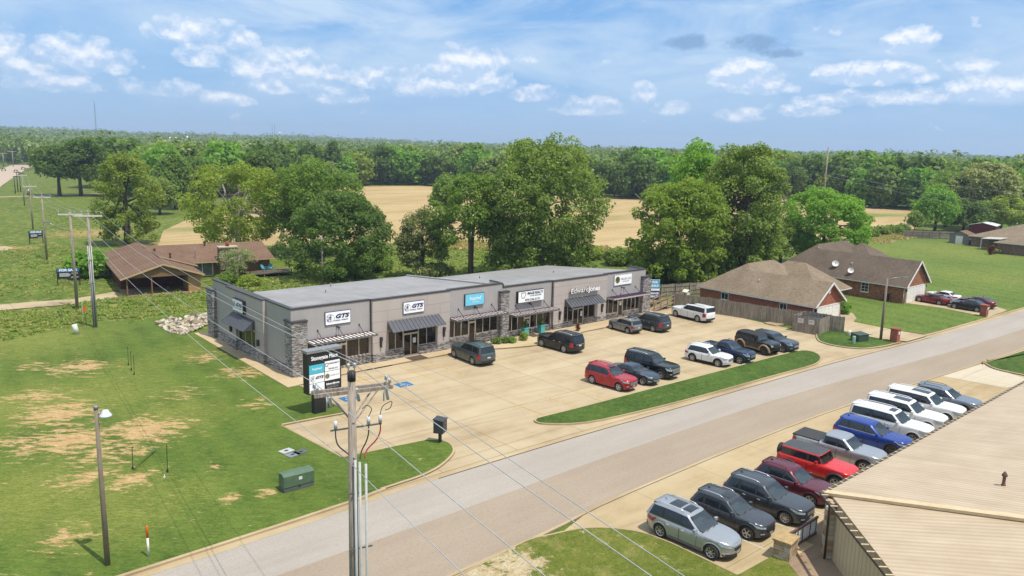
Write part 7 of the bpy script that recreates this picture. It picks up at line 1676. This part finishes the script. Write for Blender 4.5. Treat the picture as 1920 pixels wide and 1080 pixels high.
shrub('shrub','clipped round shrub at the garage corner of the red brick house',1582,590,1.8,1.5,L_BRIGHT,95,70,40,.14,.3); 
for k, (px, py, lf, lb) in enumerate(((931,646,L_MID,'small green shrub, leftmost in the kerb bed by the yellow kerb'),(947,644.5,L_MID,'small green shrub, second in the kerb bed'),(960,644,L_BRIGHT,'small green shrub, third in the kerb bed'),(981,640,L_YELLOW,'spiky yellow-green plant in the kerb bed'))): shrub('shrub',lb,px,py,1.0,.55 if k < 3 else .9,lf,100+k,50,14,.13,.22,z=.1)
shrub('plant','small reddish plant on the pavement edge by the double glass doors',1084,622,.55,.8,L_RED,105,40,8,.12,.18,z=.11,cat='plant')
shrub('plant','pale dry shrub at the wall of the last house',1868,476,1.6,1.2,L_CREAM,108,40,14,.25,.35); shrub('plant','dark red-leaved shrub at the corner of the last house',1858,478,1.4,2.2,L_RED,109,40,16,.25,.4)
for x, lb in ((26.1,'clipped dark plant in the left turquoise planter'),(28.5,'clipped dark plant in the right turquoise planter')): shrub('plant',lb,0,0,.55,.75,L_DARK,int(x*10),60,12,.09,.16,z=1.1,xy=(x,-.75),cat='plant')
# ---- belt of trees beyond the fields: a few kinds, copied
BELT = [(185,352),(270,370),(340,374),(420,370),(500,364),(600,356),(690,346.5),(800,346.5),(850,352),(1000,362),(1120,371),(1200,374),(1330,371),(1440,360),(1480,370),(1600,387),(1720,394),(1800,397),(1960,407)]
def belt_y(x):
    for (a, y0), (b, y1) in zip(BELT, BELT[1:]):
        if x <= b: return y0+(y1-y0)*max(0, (x-a)/(b-a))
    return BELT[-1][1]
kinds = []
for k, (lf, nm) in enumerate(((L_MID,'mid-green'),(L_BRIGHT,'bright green'),(L_DARK,'dark green'),(L_OLIVE,'olive'),(L_YELLOW,'yellow-green'),(L_DARK,'dark narrow'))):
    rng = np.random.default_rng(200+k); h = 15.0; rw = 5.2 if k != 5 else 3.6
    C, R = crown_clusters(rng, (0,0,h*.53), (rw,rw,h*.44), 80, 1.9, .4, -.95, 1, 'cone' if k == 5 else 'round'); V, Q = leaf_quads(rng, C, R, 26, 1.15)
    kinds.append((np_mesh('crown', V, Q, [lf]), trunk_mb(rng, h, .32, C[:8]).mesh('trunk'), nm)); kinds[-1][1].materials.append(BARK)
rn = random.Random(5); cnt = 0
for row in range(3):
    x = 186+row*9
    while x < 1950:
        b = at(x, belt_y(x)); dd = Vector((b.x-CAM.x, b.y-CAM.y)).normalized(); off = row*16+rn.uniform(-3,5)
        cm, tm, nm = kinds[rn.choice((0,0,1,1,2,2,3,3,4,5))]
        t_ = thing('belt_tree', '%s tree in the belt of woods beyond the wheat field' % nm, 'tree', (b.x+dd.x*off,b.y+dd.y*off,-.06), rn.uniform(0,6.3), '%s trees in the belt beyond the fields' % nm)
        s = rn.uniform(.80,1.34)*(1.08 if row else 1.0); t_.scale = (s*rn.uniform(.9,1.15),)*2+(s,)
        link('crown', cm, t_); link('trunk', tm, t_); cnt += 1
        dist = hypot(b.x-CAM.x, b.y-CAM.y); x += rn.uniform(6.6,10.0)/dist*F_PX
# ------------------------------------------------------------------ far woods on gently rising land
def horizon_y(px): 
    dz = lambda y: (fwd+RT*((px-960)/F_PX)-UP*((y-540)/F_PX)).z
    lo, hi = 0, 600
    for _ in range(40):
        m = (lo+hi)/2
        if dz(m) > 0: lo = m
        else: hi = m
    return lo
AZS = np.linspace(YAW+radians(43), YAW-radians(43), 150)
def az_px(az): 
    d = Vector((cos(az),sin(az),0)); z = d.dot(fwd); return 960+F_PX*d.dot(RT)/max(z,.05)
RIDGE = [(-200,26),(0,25),(150,21),(300,17),(420,18),(560,21),(700,14),(850,9),(1000,4),(1200,2),(1500,3),(1620,9),(1750,9),(1900,3),(2200,2)]
def ridge(px): return float(np.interp(px, [r[0] for r in RIDGE], [r[1] for r in RIDGE]))
def land(px, d): 
    s = min(1, max(0, (d-900)/1900)); s = s*s*(3-2*s); u = sin(px*.013+d*.0021)*.5+sin(px*.031-d*.0013)*.5
    return ridge(px)*s*(1 if d < 3600 else max(.55, 1-(d-3600)/4000))+u*2.2*s
def near_edge(px):
    if px < 60: return 640.0
    b = at(px, belt_y(max(185, px))); return hypot(b.x-CAM.x, b.y-CAM.y)+34+(150 if px < 185 else 0)
RING = [0,.03,.07,.12,.18,.25,.33,.42,.52,.63,.74,.85,.93,1.0]
rows = []; rng = np.random.default_rng(77)
for az in AZS:
    px = az_px(az); d0 = near_edge(px); r_ = []
    for k, q in enumerate(RING):
        d = d0*(5400/d0)**q; z = land(px, d)+9.0+rng.uniform(-1.6,1.6)*(1 if d < 3000 else 1.4)
        if k == 0: z = -.5
        r_.append((CAM.x+cos(az)*d, CAM.y+sin(az)*d, z))
    rows.append(r_)
def canopy_mat():
    t = NT('far_canopy'); p = t.pos(); n = t.noise(p, .03, 5, .7); n2 = t.noise(p, .16, 4, .8)
    t.base(t.ramp(t.math('ADD', t.math('MULTIPLY', n, .45), t.math('MULTIPLY', n2, .55)), [(.34, (.050,.080,.026,1)), (.52, (.095,.135,.045,1)), (.68, (.15,.19,.07,1))])); t.set(.95, spec=.05); t.bump(n2, 1.0, 3.0); return t.m
m = MB(); m.grid(rows, 0, True, True); fo = m.build('woodland_floor', canopy_mat()); setting(fo, 'stuff', 'green woodland canopy reaching to the horizon')
L_FAR = leaf_mat('far_leaves', (.036,.066,.018,1), (.068,.106,.030,1), (.125,.155,.055,1), .3, nsc=.03)
Cs = []; Rs = []; Vall = []; Qall = []; off = 0
def far_band(d0f, d1, n, per, size, cr, seed, hgt):
    global off
    rng = np.random.default_rng(seed); C = []; R = []
    for _ in range(n):
        az = rng.uniform(YAW-radians(39), YAW+radians(39)); px = az_px(az); a = max(d0f, near_edge(px)+4)
        if a > d1: continue
        d = sqrt(rng.uniform(a*a, d1*d1)) if d1 < 2000 else a*(d1/a)**rng.random()
        s = rng.uniform(.8,1.35); z = land(px, d)+hgt*.62*s
        C.append((CAM.x+cos(az)*d, CAM.y+sin(az)*d, z)); R.append(cr*s)
    C = np.array(C); R = np.array(R)
    # every crown is itself a handful of smaller clumps
    k = 4; Ck = np.repeat(C, k, 0)+rng.normal(size=(len(C)*k,3))*np.repeat(R, k)[:,None]*np.array([.5,.5,.42]); Rk = np.repeat(R, k)*.62
    V, Q = leaf_quads(rng, Ck, Rk, per, size, up=.9); Vall.append(V); Qall.append(Q+off); off += len(V)
far_band(0, 800, 2600, 20, 1.7, 5.2, 1, 15); far_band(750, 1700, 3800, 12, 2.4, 6.0, 2, 15.5); far_band(1500, 5300, 10000, 8, 3.4, 7.0, 3, 16)
wo = link('distant_woods', np_mesh('distant_woods', np.concatenate(Vall), np.concatenate(Qall), [L_FAR])); setting(wo, 'stuff', 'crowns of the distant woods beyond the tree belt')
# landmarks over the woods
def place(px, d, z=0): az = atan2((fwd+RT*((px-960)/F_PX)).y, (fwd+RT*((px-960)/F_PX)).x); return Vector((CAM.x+cos(az)*d, CAM.y+sin(az)*d, z))
def top_z(px, y, d): v = fwd+RT*((px-960)/F_PX)-UP*((y-540)/F_PX); return CAM.z+v.z/hypot(v.x,v.y)*d
MAST = plain('mast_grey', S(110,118,134,.5), .7)
def mast(px, ty, d, w_, lb):
    p = place(px, d); h = top_z(px, ty, d); t_ = thing('radio_mast', lb, 'mast', p); m = MB(); q = w_/2
    for sx, sy in ((-1,-1),(1,-1),(0,1)): m.tube([(sx*q,sy*q,0),(sx*q*.6,sy*q*.6,h)], .22, 5)
    for k in range(int(h/6)): z = k*6; m.beam((-q,-q,z),(q,-q,z+6),.16,.16); m.beam((q,-q,z),(0,q,z+6),.16,.16); m.beam((0,q,z),(-q,-q,z+6),.16,.16)
    m.build('lattice', MAST, t_); m = MB(); m.tube([(0,0,h),(0,0,h+4)], .12, 5); m.build('antenna', MAST, t_); return t_
mast(201,193,2000,1.6,'tall thin lattice mast above the left woods'); mast(519.5,233,2600,1.6,'left of two short masts beside the water tower'); mast(524,233,2600,1.6,'right of two short masts beside the water tower')
p = place(533, 2600); h = top_z(533, 248, 2600); wt_ = thing('water_tower', 'small white water tower on the wooded ridge', 'water tower', p); m = MB(); m.lathe([(.001,h),(4,h-.8),(5.6,h-3.4),(4.6,h-6),(1.4,h-8),(.001,h-8)],16,0); m.build('tank', plain('tank_white', S(232,236,240,.8), .5), wt_); m = MB(); m.lathe([(1.4,h-8),(1.0,h-20),(1.3,0)],12,0); m.build('stem', MATS['tank_white'], wt_)
def works(px, y0, d, w_, h, lb, col, nst=0):
    p = place(px, d); z = top_z(px, y0, d)-h; t_ = thing('factory', lb, 'building', (p.x,p.y,z), atan2(RT.y,RT.x)); m = MB(); m.box(-w_/2,w_/2,-9,9,-20,h*.8); m.build('wall', col, t_); m = MB(); m.slab([(-w_/2-.5,-9.5,h*.8),(w_/2+.5,-9.5,h*.8),(w_/2+.5,0,h),(-w_/2-.5,0,h)],.4); m.slab([(-w_/2-.5,0,h),(w_/2+.5,0,h),(w_/2+.5,9.5,h*.8),(-w_/2-.5,9.5,h*.8)],.4); m.build('roof', METW, t_)
    for k in range(nst): m = MB(); m.tube([(-w_*.3+k*w_*.3,0,h*.8),(-w_*.3+k*w_*.3,0,h+6)],1.6,8); m.build('silo', METW, t_)
    return t_
GRW = plain('works_grey', S(168,172,186), .7); works(345,264,1500,34,9,'grey works with white silos in the woods on the left, left half',GRW,2); works(372,262,1560,22,8,'low grey works in the woods, right half',GRW,1)
works(402,265,1520,18,6,'small pale warehouse right of the works in the woods',GRW); works(38,277,900,60,6,'long white flat building beyond the highway woods',METW); works(852,277,1700,24,6,'small white barn roof in the woods in the middle',METW); works(822,303,640,18,5,'white-roofed shed behind the belt, middle',METW)
# green rise left of the highway and hedge tufts
# ---- tall weeds and dry grass
def weeds(name, label, polys, n, h0, h1, mats, seed, wd=.10, z=0.0, blades=5):
    rng = np.random.default_rng(seed); P_ = []
    def inside(x, y, poly):
        c = False; j = len(poly)-1
        for i in range(len(poly)):
            xi, yi = poly[i]; xj, yj = poly[j]
            if (yi > y) != (yj > y) and x < (xj-xi)*(y-yi)/(yj-yi)+xi: c = not c
            j = i
        return c
    for poly, wgt in polys:
        xs_ = [q[0] for q in poly]; ys_ = [q[1] for q in poly]; k = 0; tr = 0
        while k < n*wgt and tr < n*20:
            tr += 1; x = rng.uniform(min(xs_), max(xs_)); y = rng.uniform(min(ys_), max(ys_))
            if inside(x, y, poly) and (sin(x*.9+1.3*sin(y*.5))+sin(y*.8+x*.3)+rng.normal()*.9) > 0.15: P_.append((x,y,z)); k += 1
    C0 = np.array(P_); C0[:,:2] += rng.normal(size=(len(C0),2))*1.3; C = C0+np.array([0,0,1])*(h0*.2); Vc, Qc = leaf_quads(rng, C, np.full(len(C), h1*.8)*rng.uniform(.4,1.2,len(C)), 9, h1*.45, up=1.6, squash=.30); nc = len(Qc)
    P_ = np.repeat(C0[rng.random(len(C0)) < .45], blades, 0); m = len(P_); a = rng.uniform(0, 2*pi, m); ln = rng.uniform(.1,.5,m); hh = rng.uniform(h0,h1,m); r0 = rng.uniform(0,.25,(m,2))*np.sign(rng.normal(size=(m,2)))
    b = P_.copy(); b[:,:2] += r0; ln = ln*1.6; d = np.stack([np.cos(a),np.sin(a),np.zeros(m)],1); s = np.stack([-np.sin(a),np.cos(a),np.zeros(m)],1)*(wd*(.6+.8*rng.random(m)))[:,None]
    mid = b+d*(ln*hh*.35)[:,None]+np.array([0,0,1])*(hh*.6)[:,None]; tip = b+d*(ln*hh)[:,None]+np.array([0,0,1])*hh[:,None]
    V = np.stack([b-s*.5, b+s*.5, mid+s*.4, tip, mid-s*.4], 1).reshape(-1,3); Q = np.concatenate([np.stack([np.arange(m)*5+i for i in (0,1,2,4)],1), np.stack([np.arange(m)*5+i for i in (4,2,3,3)],1)])
    Q = Q[:m]; V = np.concatenate([Vc, V]); Q = np.concatenate([Qc, Q+len(Vc)]); mi_ = np.concatenate([(rng.random(nc) < .05).astype(int), (rng.random(m) < .6).astype(int)])
    me = np_mesh(name, V, Q, mats, mi_)
    o = link(name, me); setting(o, 'stuff', label)
    return o
G_BL = leaf_mat('weed_green', (.044,.078,.018,1), (.085,.124,.032,1), (.155,.18,.06,1), .55, 2.8); G_DRY = leaf_mat('weed_dry', (.24,.19,.09,1), (.36,.29,.15,1), (.46,.38,.23,1), .4, 1.15)
PW = lambda *a: [tuple(at(x,y).xy) for x, y in a]
weeds('tall_grass','tall weeds and dry grass between lawn and ranch house',[(PW((0,640),(60,624),(135,611),(185,603),(290,596),(392,588),(392,548),(370,540),(330,546),(240,552),(130,576),(0,590)),1.0)],1200,.16,.5,[G_BL,G_DRY],11,.10)
weeds('tall_grass','rough meadow grass left of the ranch house and lane',[(PW((0,560),(120,548),(200,530),(196,480),(120,455),(0,470)),1.0),(PW((90,440),(180,440),(200,400),(100,390),(90,420)),.5)],520,.2,.45,[G_BL,G_DRY],12,.14)
weeds('tall_grass','rough grass behind the shop building',[([(24,20),(47,20),(62,30),(90,38),(60,72),(30,60),(20,40)],1.0),([(6,25),(20,22),(26,40),(20,48),(10,44)],.5)],1700,.25,.7,[G_BL,G_DRY],13,.14)
weeds('tall_grass','dry grass along the edge of the wheat field',[([(150,20),(180,22),(178,27),(165,29)],.4),([(57,70),(90,33),(100,33),(64,78)],1.0)],2600,.5,1.1,[G_DRY,G_BL],14,.2)
# ---- riprap stones beside the shop corner
rng = np.random.default_rng(31); SV = []; SF = []; ph = (1+5**.5)/2
ico = np.array([(-1,ph,0),(1,ph,0),(-1,-ph,0),(1,-ph,0),(0,-1,ph),(0,1,ph),(0,-1,-ph),(0,1,-ph),(ph,0,-1),(ph,0,1),(-ph,0,-1),(-ph,0,1)])/1.9
icf = [(0,11,5),(0,5,1),(0,1,7),(0,7,10),(0,10,11),(1,5,9),(5,11,4),(11,10,2),(10,7,6),(7,1,8),(3,9,4),(3,4,2),(3,2,6),(3,6,8),(3,8,9),(4,9,5),(2,4,11),(6,2,10),(8,6,7),(9,8,1)]
poly = [tuple(p) for p in P((288,606),(330,600),(392,590),(398,606),(360,622),(345,630),(318,626))]
k = 0
while k < 560:
    a, b, c = (Vector(poly[i]) for i in rng.choice(len(poly), 3, replace=False)); u, v = sorted(rng.random(2)); q = a*u+b*(v-u)+c*(1-v)
    r = rng.uniform(.10,.21)*(1 if rng.random() < .85 else 1.6); vv = ico*r*rng.uniform(.65,1.35,(12,3))*np.array([1,1,.9])+np.array([q.x,q.y,.10+r*.35]); SF += [tuple(i+len(SV) for i in f) for f in icf]; SV += [tuple(p) for p in vv]; k += 1
sheet('stone_bed', [tuple(q) for q in P((296,606),(332,602),(392,593),(394,604),(358,619),(345,625),(322,622))], .10, plain('dark_soil', S(96,84,60), .95, vary=.3))
me = bpy.data.meshes.new('riprap'); me.from_pydata(SV, [], SF); 
t = NT('riprap_stone'); t.base(t.ramp(t.new('ShaderNodeNewGeometry').outputs['Random Per Island'], [(.1, S(120,104,84)), (.45, S(190,172,140)), (.9, S(236,224,198))])); t.set(.9); me.materials.append(t.m)
setting(link('riprap', me), 'stuff', 'heap of pale broken stones beside the shop corner')
# pale rubble pile on the meadow
c = at(305,381); m = MB(); rn = random.Random(9)
for k in range(16): m.cbox((rn.uniform(-4,4),rn.uniform(-1.5,1.5),rn.uniform(.15,.5)),(rn.uniform(.5,1.8),rn.uniform(.4,1.2),rn.uniform(.3,.8)),rn.uniform(0,3))
tag(m.build('rubble_pile', t.m, None, (c.x,c.y,0)), 'pale rubble heap on the meadow in front of the left tree row', 'rubble heap')
# ------------------------------------------------------------------ the air
def haze(d):
    m = MB(); m.box(-6300,6300,-6300,6300,-1.2,128); t = bpy.data.materials.new('haze'); t.use_nodes = True; n = t.node_tree.nodes; n.clear(); o = n.new('ShaderNodeOutputMaterial'); v = n.new('ShaderNodeVolumePrincipled')
    v.inputs['Color'].default_value = (.68,.82,1.0,1); v.inputs['Density'].default_value = d; v.inputs['Anisotropy'].default_value = .2; t.node_tree.links.new(v.outputs[0], o.inputs['Volume'])
    h = m.build('haze', t); h['kind'] = 'stuff'; return h
haze(2.1e-4)
